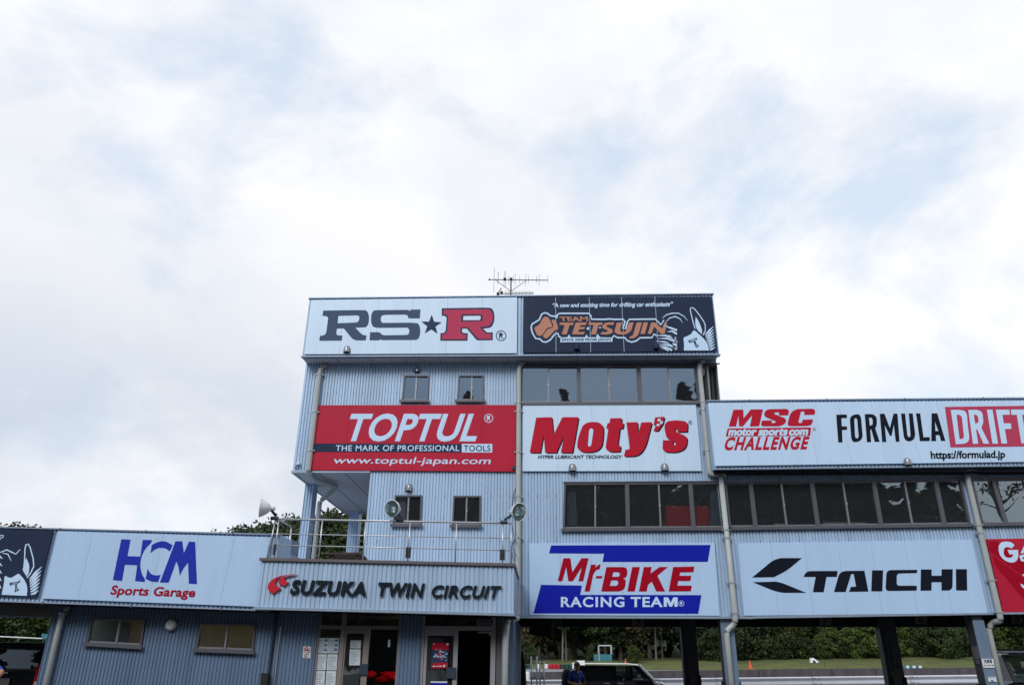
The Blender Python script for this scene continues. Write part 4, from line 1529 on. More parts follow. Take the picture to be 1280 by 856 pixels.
    mb.build('lens_cover', M['label_white'], r, smooth=True)


build_entrance()


# ------------------------------------------------------------------ sign boards
YSB = YF - .055          # fascia boards
YSW = YT - .055          # wall boards


def sign_rsr():
    q = ((388.8, 375), (646.5, 371.6), (646, 441.3), (379.8, 442.6))
    r, qq = sign_board('sign_board', 'white board with slate RS, a star and a red R, on the top fascia', q, YSB, .03, M['white_lit'], 6)
    a = Art(370, 360, 8.533, YSB - .004, r)
    Rr = [(290, 240), (700, 234, 60), (778, 240, 75), (778, 415, 80), (690, 420, 20), (632, 421), (708, 500, 20), (752, 505), (745, 557), (615, 558, 40), (510, 430), (436, 431), (428, 495, 20), (452, 504, 10), (495, 506), (487, 560), (248, 561), (256, 508), (300, 505, 20), (322, 480, 20), (343, 320, 10), (330, 298, 12), (282, 296)]
    Rh = [(452, 296), (655, 290, 30), (678, 300, 25), (670, 366, 35), (443, 375)]
    S = [(880, 235, 10), (1195, 232), (1212, 245), (1222, 230), (1328, 228), (1320, 322), (1200, 322), (1190, 288, 14), (1160, 282, 10), (935, 285, 30), (905, 300, 25), (903, 368, 38), (950, 371), (1250, 368, 50), (1325, 380, 70), (1325, 550, 110), (1230, 553), (912, 554), (897, 543), (890, 556), (785, 556), (790, 470), (895, 470), (908, 492, 12), (935, 503), (1165, 500, 30), (1208, 495, 30), (1208, 420, 42), (1150, 421), (850, 424, 50), (801, 400, 60), (801, 240, 85)]
    a.poly('lettering', M['print_navy'], [[Rr, Rh], [S]])
    b = Art(510, 360, 8.533, YSB - .004, r)
    c0 = (250, 395)
    star = []
    for k in range(10):
        rr = (112 if k % 2 == 0 else 45)
        an = -math.pi / 2 + k * math.pi / 5 + .03
        star.append((c0[0] + rr * math.cos(an) * 1.03, c0[1] + rr * math.sin(an)))
    b.poly('star', M['print_ring'], [[star]])
    O = [(360, 215), (830, 208, 60), (922, 215, 90), (922, 420, 120), (800, 430), (840, 472, 12), (905, 472), (903, 555), (735, 557, 20), (628, 432), (578, 432), (575, 465, 10), (592, 480, 8), (637, 480), (635, 561), (343, 561), (347, 480), (385, 478, 10), (402, 455, 15), (412, 310, 12), (395, 297, 8), (360, 295)]
    I = [(378, 232), (820, 225, 60), (905, 235, 80), (905, 405, 100), (765, 415), (830, 486, 12), (890, 488), (888, 542), (748, 542, 12), (637, 418), (563, 418), (562, 480, 10), (585, 494, 8), (622, 495), (618, 546), (360, 546), (362, 495), (395, 490, 12), (418, 465, 15), (428, 300, 12), (405, 283, 8), (378, 281)]
    b.poly('letter_outline', M['print_ring'], [[O, [(590, 297), (760, 293, 12), (778, 300, 14), (772, 341, 16), (588, 343)]]])
    b.Y = YSB - .008
    b.poly('lettering', M['print_rose'], [[I, [(570, 282), (778, 280, 15), (797, 290, 14), (795, 352, 18), (567, 358)]]])
    b.Y = YSB - .004
    registered(b, 993, 508, 56, M['print_ring'])


def sign_tets():
    q = ((654.2, 371.8), (889.6, 370.6), (896.8, 438.6), (653.4, 440.3))
    qq = Q(*q, YSB)
    r = thing('sign_board', 'navy board with tan TEAM TETSUJIN lettering, on the top fascia', 'sign', qq.base())
    us = [0, (694.8 - 654.2) / 235.4, (737 - 654.2) / 235.4, (777.5 - 654.2) / 235.4, (819 - 654.2) / 235.4, 1]
    j = .008 / qq.w()
    for i in range(5):
        mb = MB()
        qq.hexa(mb, us[i] + (j if i else 0), us[i + 1] - (j if i < 4 else 0), 0, 1, YSB, YSB + .03)
        mb.build('panel', M['navy'], r)
    mb = MB()
    for i in range(1, 5): qq.hexa(mb, us[i] - j * .9, us[i] + j * .9, .0, 1, YSB + .012, YSB + .028)
    mb.build('joint_strip', M['white_lit'], r)
    a = Art(650, 362, 9.846, YSB - .004, r)
    X = 1231
    # white outline around the emblem and the name
    path = [(455, 352), (440, 330), (375, 322), (340, 292), (305, 285), (268, 300), (235, 372), (150, 422), (136, 462), (152, 530), (192, 600), (245, 606), (280, 640), (320, 645), (370, 620), (430, 545), (468, 535), (475, 570), (505, 592)]
    top = [(452, 352), (455, 312), (485, 292), (845, 292), (872, 318), (880, 364), (1040, 366), (1100, 360), (1155, 366), (X + 40, 364), (X + 62, 395), (X + 35, 480), (X + 68, 484), (X + 92, 395), (X + 112, 366), (X + 435, 362), (X + 505, 432), (X + 540, 372)]
    bot = [(1138, 590), (1155, 565), (1200, 590), (X + 60, 592), (X + 90, 628), (X + 145, 645), (X + 205, 628), (X + 245, 592), (X + 395, 590), (X + 418, 545), (X + 460, 572)]
    a.stroke('white_outline', M['print_white'], [(path, 18)])
    a.Y = YSB - .0055
    a.stroke('white_outline', M['print_white'], [(top, 18), (bot, 18)])
    a.Y = YSB - .004
    a.poly('emblem', M['print_orange'], [
        [[(178, 465, 10), (240, 430, 20), (285, 340, 30), (325, 328, 20), (355, 350, 15), (400, 442, 15), (388, 463, 8), (345, 466, 10), (308, 505, 15), (275, 560, 15), (235, 573, 20), (208, 555, 15), (180, 490)]],
        [[(385, 372), (425, 365, 20), (455, 412, 15), (473, 488, 8), (430, 498, 10), (392, 540, 15), (345, 592, 20), (312, 603, 20), (278, 572, 12), (320, 510, 12), (352, 480, 10), (395, 473, 10), (412, 440, 10)]]])
    a.poly('label_bar', M['print_white'], [[[(497, 588), (585, 585), (602, 548), (622, 585), (800, 586), (818, 550), (838, 586), (940, 586), (950, 540), (985, 586), (1140, 590), (1138, 640), (497, 647)]]])
    a.poly('small_marks', M['print_white'], [[[(825, 462), (852, 462), (848, 492), (820, 492)]], [[(965, 460), (1003, 460), (985, 478)]]])
    def px(x, y): return (650 + x / 9.846, 362 + y / 9.846)
    print_text(r, 'lettering', 'TEAM', M['print_orange'], px(497, 385), px(838, 385), px(483, 336), px(833, 332), YSB - .004, bold=.035)
    # TETSUJIN traced letter by letter
    T = lambda x: [(x, 405), (x + 172, 405), (x + 165, 435), (x + 120, 437), (x + 88, 550), (x + 25, 550), (x + 62, 437), (x - 3, 432)]
    E_ = [(685, 405), (822, 404), (812, 434), (742, 436), (735, 460), (800, 458), (792, 486), (728, 488), (718, 522), (800, 520), (785, 550), (640, 550)]
    S_ = [(1010, 520), (990, 548), (1070, 552), (1140, 535, 20), (1142, 490, 20), (1060, 455, 10), (1075, 432, 10), (1150, 434), (1160, 402), (1060, 404, 20), (1010, 440, 25), (1015, 475, 15), (1080, 500, 10), (1070, 524, 10)]
    U_ = [(1192, 404), (1255, 404), (1228, 500, 20), (1250, 522, 10), (1300, 520, 20), (1342, 404), (1398, 404), (1368, 510, 30), (1300, 553, 30), (1200, 550, 20), (1160, 520, 20), (1170, 480)]
    J_ = [(X + 205, 404), (X + 270, 402), (X + 225, 560, 30), (X + 170, 600, 20), (X + 110, 598), (X + 125, 575), (X + 155, 565, 10), (X + 165, 540)]
    I_ = [(X + 290, 403), (X + 345, 403), (X + 305, 543), (X + 250, 543)]
    N_ = [(X + 385, 405), (X + 435, 405), (X + 520, 480), (X + 545, 405), (X + 580, 405), (X + 548, 545), (X + 505, 545), (X + 420, 455), (X + 385, 543), (X + 340, 543)]
    a.poly('lettering', M['print_orange'], [[T(488)], [E_], [T(845)], [S_], [U_], [J_], [I_], [N_]])
    print_text(r, 'lettering', 'SINCE 2008 FROM JAPAN', M['print_ring'], px(513, 629), px(1115, 626), px(513, 600), px(1115, 597), YSB - .008, bold=.02)
    print_text(r, 'lettering', '\u201cA new and exciting time for drifting car enthusiasts\u201d', M['print_white'], px(395, 216), px(X + 640, 203), px(402, 170), px(X + 655, 152), YSB - .004, bold=.035)
    # plain white shape with a T, an outlined blade and white strokes at both sides
    a.poly('white_shape', M['print_white'], [[[(X + 775, 592, 25), (X + 820, 575, 20), (X + 880, 545, 20), (X + 905, 490, 30), (X + 990, 560, 60), (X + 1075, 650, 50), (X + 1095, 748), (X + 785, 748), (X + 790, 660, 30)]],
                                             [[(X + 930, 330, 10), (X + 975, 400, 40), (X + 1012, 500, 30), (X + 1005, 548), (X + 945, 490, 30), (X + 925, 420, 30)]]])
    a.stroke('white_outline', M['print_white'], [([(X + 925, 480), (X + 900, 400), (X + 880, 320), (X + 865, 250), (X + 868, 225), (X + 890, 222), (X + 920, 240), (X + 975, 310), (X + 1030, 390), (X + 1050, 440), (X + 1048, 510), (X + 1022, 560)], 12),
                                                 ([(X + 520, 350), (X + 570, 310), (X + 640, 290), (X + 720, 290), (X + 790, 330), (X + 830, 380)], [6, 12, 14, 12, 10, 4]),
                                                 ([(X + 560, 400), (X + 610, 350), (X + 680, 330), (X + 740, 360), (X + 770, 410)], [4, 12, 16, 10, 3])])
    ln = []
    for i, (x0, y0, xm, ym, x1, y1) in enumerate([(540, 440, 620, 470, 700, 500), (580, 520, 640, 510, 700, 545), (450, 562, 560, 566, 690, 600), (470, 600, 580, 600, 695, 640), (440, 632, 560, 645, 700, 680),
                                                  (475, 668, 590, 680, 700, 712), (470, 690, 560, 705, 640, 744), (500, 715, 560, 728, 600, 746), (560, 640, 630, 660, 695, 735), (600, 560, 660, 590, 700, 650)]):
        ln.append(([(X + x0, y0), (X + xm, ym), (X + x1, y1)], [3, 22, 26]))
    for i in range(8):
        ln.append(([(X + 1152 + 3 * i, 452 + i * 36), (X + 1100 + 4 * i, 500 + i * 33), (X + 1048 + 8 * i, 560 + i * 26 if i < 7 else 742)], [4, 24, 12]))
    a.Y = YSB - .0055
    a.stroke('white_strokes', M['print_white'], ln)
    a.Y = YSB - .008
    a.poly('emblem', M['print_ring'], [[[(X + 838, 622), (X + 870, 618), (X + 940, 590), (X + 952, 612), (X + 925, 628), (X + 945, 672), (X + 975, 690), (X + 938, 716), (X + 925, 690), (X + 905, 640), (X + 862, 655), (X + 845, 645)],
                                         [(X + 855, 634), (X + 935, 604), (X + 938, 612), (X + 912, 626), (X + 935, 680), (X + 955, 692), (X + 940, 700), (X + 914, 628), (X + 862, 642)]]])


def sign_toptul():
    q = ((397, 506.3), (645, 506), (644, 589), (387, 587.3))
    r, qq = sign_board('sign_board', 'red TOPTUL tool board with white lettering, under two small windows', q, YSW, .04, M['red_board'], 6)
    Y = YSW - .004
    print_text(r, 'lettering', 'TOPTUL', M['print_white'], (428.6, 550), (594.5, 550.2), (439, 518.2), (605.5, 518.2), Y, bold=.026, spacing=1.02)
    s = Art(0, 0, 1, Y, r)
    s.poly('black_band', M['navy'], [[[(390.9, 554), (577, 554.6), (576.6, 565.2), (389.7, 564.6)]]])
    s.poly('white_band', M['print_white'], [[[(577.3, 554.6), (615.3, 554.6), (615.3, 565.3), (577.3, 565.2)]]])
    print_text(r, 'lettering', 'THE MARK OF PROFESSIONAL', M['print_white'], (419.5, 563.2), (574, 563.4), (420, 556.4), (574.5, 556.4), Y - .004, bold=.012, spacing=1.08)
    print_text(r, 'lettering', 'TOOLS', M['print_ring'], (579.5, 563.5), (613, 563.6), (579.8, 556.4), (613, 556.5), Y - .004, bold=.012, spacing=1.08)
    print_text(r, 'lettering', 'www.toptul-japan.com', M['print_white'], (415.8, 578.8), (612.5, 579.6), (418.2, 571), (615, 571.6), Y, bold=.008)
    registered(s, 610.8, 522.6, 5.6, M['print_white'])


def sign_moty():
    q = ((653.3, 505.6), (869.7, 504.7), (877.2, 588.3), (653.2, 588.6))
    r, qq = sign_board('sign_board', 'white board with heavy red Moty\u2019s lettering edged in black', q, YSW, .04, M['white_lit'], 5)
    Y = YSW - .004
    a = Art(640, 440, 5.35, Y, r)
    K = 140 * 5.35          # second crop starts at x = 780
    k2 = 5.35 / 5.03
    def c2(p): return tuple([K + p[0] * k2, p[1] * k2] + ([p[2]] if len(p) > 2 else []))
    Mm = [(165, 440), (268, 437), (278, 562), (340, 437), (445, 437), (405, 672), (330, 672), (358, 530), (297, 672), (225, 672), (213, 535), (190, 672), (122, 672)]
    o_o = [(480, 480, 30), (545, 466, 30), (612, 478, 40), (612, 560, 40), (598, 650, 40), (520, 674, 40), (438, 662, 40), (440, 590, 40)]
    o_i = [(516, 520, 8), (530, 506, 10), (545, 518, 8), (530, 622, 8), (516, 634, 8), (508, 620, 6)]
    t_ = [(660, 445), (735, 443), (729, 476), (748, 476), (741, 510), (722, 510), (709, 612, 6), (714, 628, 4), (728, 628), (722, 665, 6), (650, 667, 25), (628, 645, 14), (648, 512), (633, 510), (642, 478), (655, 476)]
    y_ = [(768, 472), (840, 470), (843, 560), (868, 472), (936, 470), (895, 628, 30), (850, 695, 40), (752, 697), (762, 655), (790, 652, 8), (786, 600)]
    s_o = [c2(p) for p in [(256, 480, 20), (264, 438, 25), (330, 430, 15), (402, 438, 24), (398, 500), (338, 502), (339, 484, 4), (330, 476, 4), (320, 482, 4), (322, 498, 4), (350, 512, 6), (399, 532, 22), (392, 605, 35), (330, 631, 25), (244, 627, 28), (248, 556), (308, 556), (308, 582, 4), (317, 590, 4), (328, 583, 4), (326, 567, 4), (272, 545, 18)]]
    ap = [c2(p) for p in [(198, 412), (255, 408), (245, 450), (215, 494), (188, 496), (205, 462), (190, 460)]]
    shapes = [[Mm], [o_o, o_i], [t_], [y_], [s_o], [ap]]
    a.Y = YSW - .003
    a.poly('letter_edge', M['print_black'], [[s[0]] for s in shapes], off=(7.5, 7))
    a.Y = YSW - .006
    a.poly('letter_highlight', M['print_rose'], [[s[0]] for s in shapes], off=(-3.5, -3))
    a.Y = YSW - .009
    a.poly('lettering', M['print_red'], [[s[0]] for s in shapes])
    a.Y = YSW - .012
    a.poly('letter_gap', M['print_white'], [[o_i], [[c2(p) for p in [(213, 418), (232, 418), (228, 434), (210, 434)]]], [[c2(p) for p in [(228, 434), (246, 434), (242, 450), (225, 450)]]], [[c2(p) for p in [(207, 450), (225, 450), (221, 464), (204, 464)]]]])
    print_text(r, 'lettering', 'HYPER LUBRICANT TECHNOLOGY', M['print_black'], (672.3, 573), (777, 572.8), (673.3, 568.8), (778.3, 568.8), Y, bold=.03)
    b = Art(0, 0, 1, Y, r)
    registered(b, 862.8, 528, 2.6, M['print_ring'])


def sign_bike():
    q = ((661.6, 678.6), (893, 678), (899.8, 769), (662, 768.4))
    r, qq = sign_board('sign_board', 'white board with red Mr-BIKE lettering between blue bands', q, YSW, .04, M['white'], 6)
    Y = YSW - .004
    a = Art(640, 670, 7.78, Y, r)
    X = 1089
    a.poly('blue_band', M['print_blue'], [[[(380, 88), (X + 842, 83), (X + 815, 247), (880, 248), (895, 168), (360, 165)]],
                                           [[(283, 470), (680, 477), (663, 568), (X + 753, 570), (X + 722, 752), (208, 748)]]])
    B_o = [(918, 298), (1075, 297, 20), (1122, 305, 35), (1120, 395, 40), (1078, 408, 8), (1106, 418, 20), (1104, 500, 50), (1060, 535, 30), (868, 535)]
    a.poly('lettering', M['print_darkred'], [
        [[(445, 435), (500, 212), (568, 212), (587, 347), (675, 212), (745, 212), (692, 436), (645, 436), (678, 300), (592, 436), (548, 436), (527, 298), (490, 435)]],
        [[(768, 275), (815, 273), (811, 302), (845, 273), (862, 273), (853, 318), (818, 326, 14), (790, 370), (755, 535), (705, 535)]],
        [[(820, 385), (880, 385), (873, 408), (812, 408)]],
        [B_o, [(985, 348), (1045, 348, 16), (1050, 380, 14), (1030, 392), (974, 392)], [(965, 428), (1030, 428, 14), (1034, 465, 16), (1012, 480), (951, 480)]],
        [[(X + 80, 297), (X + 155, 297), (X + 105, 535), (X + 33, 535)]],
        [[(X + 193, 297), (X + 270, 297), (X + 258, 360), (X + 345, 297), (X + 428, 297), (X + 325, 382), (X + 400, 535), (X + 315, 535), (X + 270, 440), (X + 234, 470), (X + 220, 535), (X + 145, 535)]],
        [[(X + 478, 297), (X + 685, 293), (X + 675, 348), (X + 548, 350), (X + 540, 382), (X + 655, 382), (X + 645, 433), (X + 528, 433), (X + 520, 478), (X + 660, 478), (X + 650, 533), (X + 435, 535)]]])
    def px(x, y): return (640 + x / 7.78, 670 + y / 7.78)
    print_text(r, 'lettering', 'RACING', M['print_white'], px(475, 683), px(1093, 683), px(475, 592), px(1093, 592), Y - .004, bold=.027, spacing=1.16)
    print_text(r, 'lettering', 'TEA', M['print_white'], px(1153, 683), px(X + 376, 683), px(1153, 592), px(X + 376, 592), Y - .004, bold=.027, spacing=1.12)
    a.Y = Y - .004
    a.poly('lettering', M['print_white'], [[[(X + 387, 592), (X + 430, 592), (X + 455, 646), (X + 480, 592), (X + 522, 592), (X + 522, 683), (X + 491, 683), (X + 491, 634), (X + 467, 683), (X + 443, 683), (X + 418, 634), (X + 416, 683), (X + 387, 683)]]])
    a.Y = Y - .004
    registered(a, X + 558, 652, 28, M['print_white'])


def sign_taichi():
    q = ((922, 678.4), (1214.6, 674), (1235, 765.8), (930.2, 769))
    r, qq = sign_board('sign_board', 'white TAICHI board with black wing emblem and wide black letters', q, YSW, .04, M['white'], 7)
    a = Art(900, 660, 6.4, YSW - .004, r)
    a.poly('emblem', M['print_black'], [[[(256, 393), (430, 250, 40), (490, 237), (656, 237), (530, 342, 60), (430, 390)]],
                                         [[(262, 430), (450, 425, 15), (500, 437, 15), (690, 515), (500, 515, 20), (425, 497, 15)]]])
    X = 1152
    a.poly('lettering', M['print_black'], [
        [[(668, 388), (690, 345, 28), (730, 341), (942, 340), (934, 388), (852, 388), (830, 510), (743, 510), (765, 388)]],
        [[(912, 508), (955, 355, 28), (1000, 340, 8), (1155, 338), (1188, 505), (1032, 507), (1047, 467), (1088, 465), (1070, 365), (1050, 365), (1005, 508)]],
        [[(X + 65, 335), (X + 153, 335), (X + 147, 503), (X + 58, 503)]],
        [[(X + 180, 333, 35), (X + 425, 331), (X + 425, 357), (X + 275, 360, 14), (X + 262, 375, 10), (X + 262, 458, 20), (X + 422, 458), (X + 422, 497), (X + 215, 500, 8), (X + 172, 498, 30)]],
        [[(X + 455, 328), (X + 541, 328), (X + 541, 378), (X + 620, 378), (X + 620, 327), (X + 710, 326), (X + 708, 495, 35), (X + 620, 497), (X + 620, 430), (X + 541, 430), (X + 540, 497), (X + 452, 498)]],
        [[(X + 735, 326), (X + 823, 326), (X + 826, 496), (X + 737, 496)]]])


def sign_msc():
    q = ((885.2, 503.4), (1420, 499.5), (1460, 574.5), (894.0, 582.0))
    r, qq = sign_board('sign_board', 'long white fascia board with red MSC CHALLENGE and FORMULA DRIFT lettering', q, YSB, .03, M['white_half_lit'], 13)
    Y = YSB - .004
    a = Art(880, 490, 7.11, Y, r)
    a.poly('lettering', M['print_red'], [
        [[(262, 155), (350, 155), (352, 232), (415, 153), (525, 152), (490, 303), (408, 304), (428, 205), (345, 303), (312, 304), (305, 210), (285, 304), (220, 305)]],
        [[(560, 152, 25), (740, 148, 20), (757, 165, 12), (748, 205), (665, 206), (668, 180, 6), (632, 178, 8), (622, 192, 6), (730, 235, 20), (728, 275, 25), (680, 303, 30), (515, 303, 20), (506, 290, 10), (515, 252), (605, 250), (600, 272, 6), (628, 274, 8), (640, 260, 6), (535, 215, 20), (535, 180, 20)]],
        [[(810, 150, 30), (975, 147, 20), (990, 165, 12), (983, 200), (890, 202), (893, 172, 6), (862, 170, 10), (838, 270, 8), (868, 275, 8), (878, 243), (970, 242), (958, 290, 20), (920, 300, 15), (755, 302, 20), (742, 285, 15), (765, 190, 25)]]])
    a.poly('red_band', M['print_red'], [[[(210, 322, 10), (952, 313, 8), (943, 388, 10), (193, 393, 8)]]])
    def px(x, y): return (880 + x / 7.11, 490 + y / 7.11)
    print_text(r, 'lettering', 'motor', M['print_white'], px(215, 384), px(462, 382), px(226, 318), px(476, 316), Y - .004, bold=.05)
    print_text(r, 'lettering', 'sports', M['print_white'], px(480, 382), px(738, 380), px(494, 317), px(752, 315), Y - .004, bold=.05)
    print_text(r, 'lettering', 'com', M['print_white'], px(750, 380), px(920, 378), px(764, 315), px(936, 314), Y - .004, bold=.05)
    print_text(r, 'lettering', 'CHALLENGE', M['print_red'], px(172, 510), px(912, 502), px(202, 405), px(940, 400), Y, bold=.042, spacing=1.2)
    registered(a, 980, 329, 14, M['print_red'])
    # FORMULA, condensed
    b = Art(1040, 490, 5.333, Y, r)
    b.poly('lettering', M['print_black'], [
        [[(28, 150), (98, 148), (100, 172), (62, 173), (66, 228), (100, 227), (101, 250), (67, 252), (70, 334), (42, 335)]],
        [[(118, 165, 22), (160, 143, 22), (192, 152, 25), (200, 240), (206, 310, 25), (168, 335, 25), (130, 328, 25), (124, 250)], [(148, 180, 10), (158, 168, 8), (168, 180, 10), (178, 300, 10), (166, 310, 8), (154, 300, 10)]],
        [[(218, 146), (275, 145, 22), (298, 165, 18), (300, 215, 16), (288, 240, 8), (318, 330), (285, 331), (262, 248), (255, 248), (261, 332), (233, 333)], [(247, 170), (262, 169, 8), (270, 180, 8), (272, 215, 8), (252, 224)]],
        [[(318, 144), (350, 143), (386, 240), (410, 143), (437, 143), (450, 330), (425, 330), (412, 215), (398, 290), (386, 290), (352, 220), (362, 331), (335, 332)]],
        [[(460, 142), (487, 142), (503, 290, 10), (514, 302, 6), (524, 292, 8), (512, 141), (538, 141), (556, 290, 20), (540, 322, 18), (505, 330, 20), (480, 310, 20)]],
        [[(560, 141), (588, 141), (610, 300), (652, 299), (652, 325), (586, 326)]],
        [[(664, 141), (702, 140), (756, 324), (727, 325), (716, 285), (692, 286), (694, 325), (662, 326)], [(686, 195), (709, 258), (690, 259)]]])
    b.poly('red_panel', M['print_rose'], [[[(752, 98), (1330, 90), (1370, 360), (790, 368)]]])
    b.Y = Y - .004
    b.poly('lettering', M['print_white'], [
        [[(792, 118), (860, 117, 22), (898, 130, 28), (905, 220), (918, 320, 30), (890, 344, 22), (825, 346)], [(830, 150), (850, 150, 8), (866, 165, 8), (880, 300, 10), (872, 312, 8), (850, 312)]],
        [[(908, 118), (975, 117, 22), (1003, 135, 20), (1010, 205, 18), (995, 235, 8), (1048, 343), (1010, 343), (968, 248), (960, 248), (975, 343), (940, 344)], [(945, 150), (962, 150, 8), (973, 162, 8), (978, 200, 8), (955, 212)]],
        [[(1032, 117), (1070, 117), (1107, 343), (1070, 343)]],
        [[(1092, 117), (1182, 116), (1186, 150), (1136, 151), (1145, 208), (1192, 207), (1196, 245), (1152, 246), (1168, 342), (1130, 342)]],
        [[(1192, 116), (1300, 115), (1305, 150), (1268, 151), (1298, 341), (1262, 341), (1232, 151), (1196, 151)]]])
    print_text(r, 'lettering', 'https://formulad.jp', M['print_black'], (1163.8, 572.8), (1256.5, 571.6), (1162.8, 564), (1256.5, 563), Y, bold=.035)


def sign_hcm():
    q = ((72.8, 663.4), (338.6, 671), (319.2, 757.7), (53.2, 747.6))
    r, qq = sign_board('sign_board', 'white HCM Sports Garage board in blue and red on the low wing', q, YL - .055, .03, M['white'], 6)
    Y = YL - .059
    a = Art(0, 640, 3.879, Y, r)
    b = Art(170, 640, 7.11, Y, r)
    a.poly('lettering', M['print_hcm'], [[[(588, 130), (633, 132), (618, 212), (680, 214), (692, 133), (737, 134), (732, 148), (700, 180, 20), (682, 225, 20), (679, 268, 20), (690, 305, 15), (702, 322), (702, 337), (655, 333), (665, 256), (605, 254), (592, 332), (547, 328)]]])
    b.poly('lettering', M['print_hcm'], [
        [[(140, 290), (200, 258, 30), (265, 255, 30), (325, 292), (300, 346), (262, 318, 20), (205, 312, 20), (160, 335, 10), (128, 363)]],
        [[(103, 500), (128, 545, 20), (170, 562, 20), (219, 555), (195, 619), (135, 614, 10), (86, 590)]],
        [[(350, 257), (411, 257), (425, 362), (470, 260), (525, 262), (542, 637), (470, 632), (462, 445), (420, 500, 20), (388, 564), (380, 490, 20), (358, 435), (290, 624), (212, 622)]]])
    print_text(r, 'lettering', 'Sports Garage', M['print_darkred'], (137.5, 742.2), (243.2, 745.6), (140.4, 731.6), (245.6, 735), Y, bold=.03, spacing=1.03)
    # neighbouring navy board
    q = ((-175, 655), (66.3, 662.8), (45.9, 746.2), (-210, 737))
    r, qq = sign_board('sign_board', 'navy board with white strokes and a T, at the left edge', q, YL - .055, .03, M['navy'], 5)
    a = Art(0, 650, 7.11, Y, r)
    a.poly('white_shape', M['print_white'], [[[(40, 490, 15), (95, 515, 20), (165, 470, 15), (215, 520, 40), (245, 590, 30), (238, 670), (14, 660), (35, 560, 15)]]])
    ln = []
    for i in range(7): ln.append(([(372 - 5 * i, 412 + i * 35), (318 - 2 * i, 462 + i * 31), (262 + 2 * i, 525 + i * 22)], [4, 22, 11]))
    for i in range(5): ln.append(([(-60, 300 + 60 * i), (-15, 310 + 64 * i), (22 - 3 * i, 340 + 66 * i)], [10, 24, 5]))
    ln.append(([(-10, 150), (8, 132), (30, 135), (28, 148), (4, 160), (-6, 175)], 8))
    ln.append(([(210, 440), (218, 360), (222, 250), (232, 215), (250, 210), (268, 240), (295, 340), (300, 410), (270, 470), (240, 510)], 11))
    ln.append(([(0, 285), (60, 262), (110, 285), (140, 300), (180, 258)], [8, 12, 12, 10, 6]))
    ln.append(([(20, 290), (70, 300), (100, 360)], [4, 12, 4]))
    a.poly('white_shape', M['print_white'], [[[(232, 330, 8), (262, 400, 20), (255, 470, 15), (236, 498), (200, 440, 10)]]])
    a.Y = Y - .0015
    a.stroke('white_strokes', M['print_white'], ln)
    a.Y = Y - .004
    a.poly('emblem', M['print_ring'], [[[(85, 550), (100, 552), (160, 545), (175, 525), (178, 548), (150, 562), (152, 600), (172, 618), (128, 638), (135, 610), (132, 568), (105, 572), (88, 583)],
                                         [(95, 562), (140, 556), (165, 545), (142, 562), (145, 605), (155, 615), (140, 622), (142, 605), (138, 565), (100, 566)]]])


def sign_ga():
    q = ((1233, 673.4), (1420, 670.5), (1470, 761), (1254.4, 764.8))
    r, qq = sign_board('sign_board', 'red board with a white G, cut by the right edge', q, YSW, .04, M['red_board'], 4)
    a = Art(1225, 665, 8.15, YSW - .004, r)
    a.poly('diagonal_stripe', M['print_darkred'], [[[(85, 90), (170, 90), (700, 470), (700, 640), (100, 190)]], [[(150, 330), (128, 230), (900, 800), (560, 812)]]])
    a.Y = YSW - .008
    a.poly('lettering', M['print_white'], [[[(352, 128), (325, 163), (290, 148, 30), (250, 150, 40), (238, 200, 40), (250, 250, 30), (300, 262, 20), (338, 245, 14), (335, 222), (300, 224), (280, 180), (388, 178), (392, 250, 30), (370, 300, 30), (310, 312, 30), (220, 270, 50), (182, 180, 60), (200, 105, 50), (260, 90, 40), (320, 100, 20)]],
                                          [[(412, 212), (448, 138), (520, 138), (545, 212), (505, 212), (498, 190), (455, 192), (448, 212)]],
                                          [[(545, 138), (620, 138), (650, 170, 20), (630, 200), (650, 230), (610, 230), (590, 205), (560, 230)]],
                                          [[(398, 235, 15), (470, 220), (470, 245), (430, 255, 8), (436, 275, 8), (480, 268), (480, 292), (420, 298, 15)]]])
    a.poly('picture_marks', M['print_white'], [[[(430, 428), (470, 418), (520, 440), (500, 450), (440, 445)]], [[(410, 520), (450, 540), (540, 530), (560, 560), (450, 575), (425, 555)]]])


def suzuka():
    Y = YC - .05
    s = Q((332, 716), (627, 722), (627, 748), (330, 744), Y)
    r = thing('sign_lettering', 'black SUZUKA TWIN CIRCUIT cut letters with a red swoosh on the ribbed canopy', 'sign', s.base())
    d = .035
    print_text(r, 'lettering', 'SUZUKA', M['letter_black'], (361.8, 741), (457.5, 743.6), (366.3, 725), (460.6, 727.8), Y, bold=.04, depth=d, spacing=1.13)
    print_text(r, 'lettering', 'TWIN', M['letter_black'], (470, 743.8), (527.2, 745.2), (473.2, 728.2), (531, 729.6), Y, bold=.04, depth=d, spacing=1.13)
    print_text(r, 'lettering', 'CIRCUIT', M['letter_black'], (537.8, 745.4), (622.5, 746.6), (541.5, 731.4), (627, 732.4), Y, bold=.026, depth=d, spacing=1.08)
    a = Art(310, 690, 7.11, Y, r)
    a.poly('swoosh', M['letter_red'], [
        [[(435, 192), (380, 195), (300, 205, 20), (225, 230, 30), (180, 275, 30), (172, 310, 20), (180, 335, 10), (218, 369), (291, 320), (255, 298, 20), (240, 268, 15), (250, 238, 15), (300, 212, 15), (360, 201)]]], depth=d)
    a.poly('swoosh', M['letter_red'], [
        [[(420, 200), (335, 212, 20), (285, 232, 15), (267, 258, 12), (275, 280, 10), (325, 298), (362, 265), (330, 255, 10), (320, 235, 10), (342, 216)]]], depth=d)


for fn in (sign_rsr, sign_tets, sign_toptul, sign_moty, sign_bike, sign_taichi, sign_msc, sign_hcm, sign_ga, suzuka): fn()


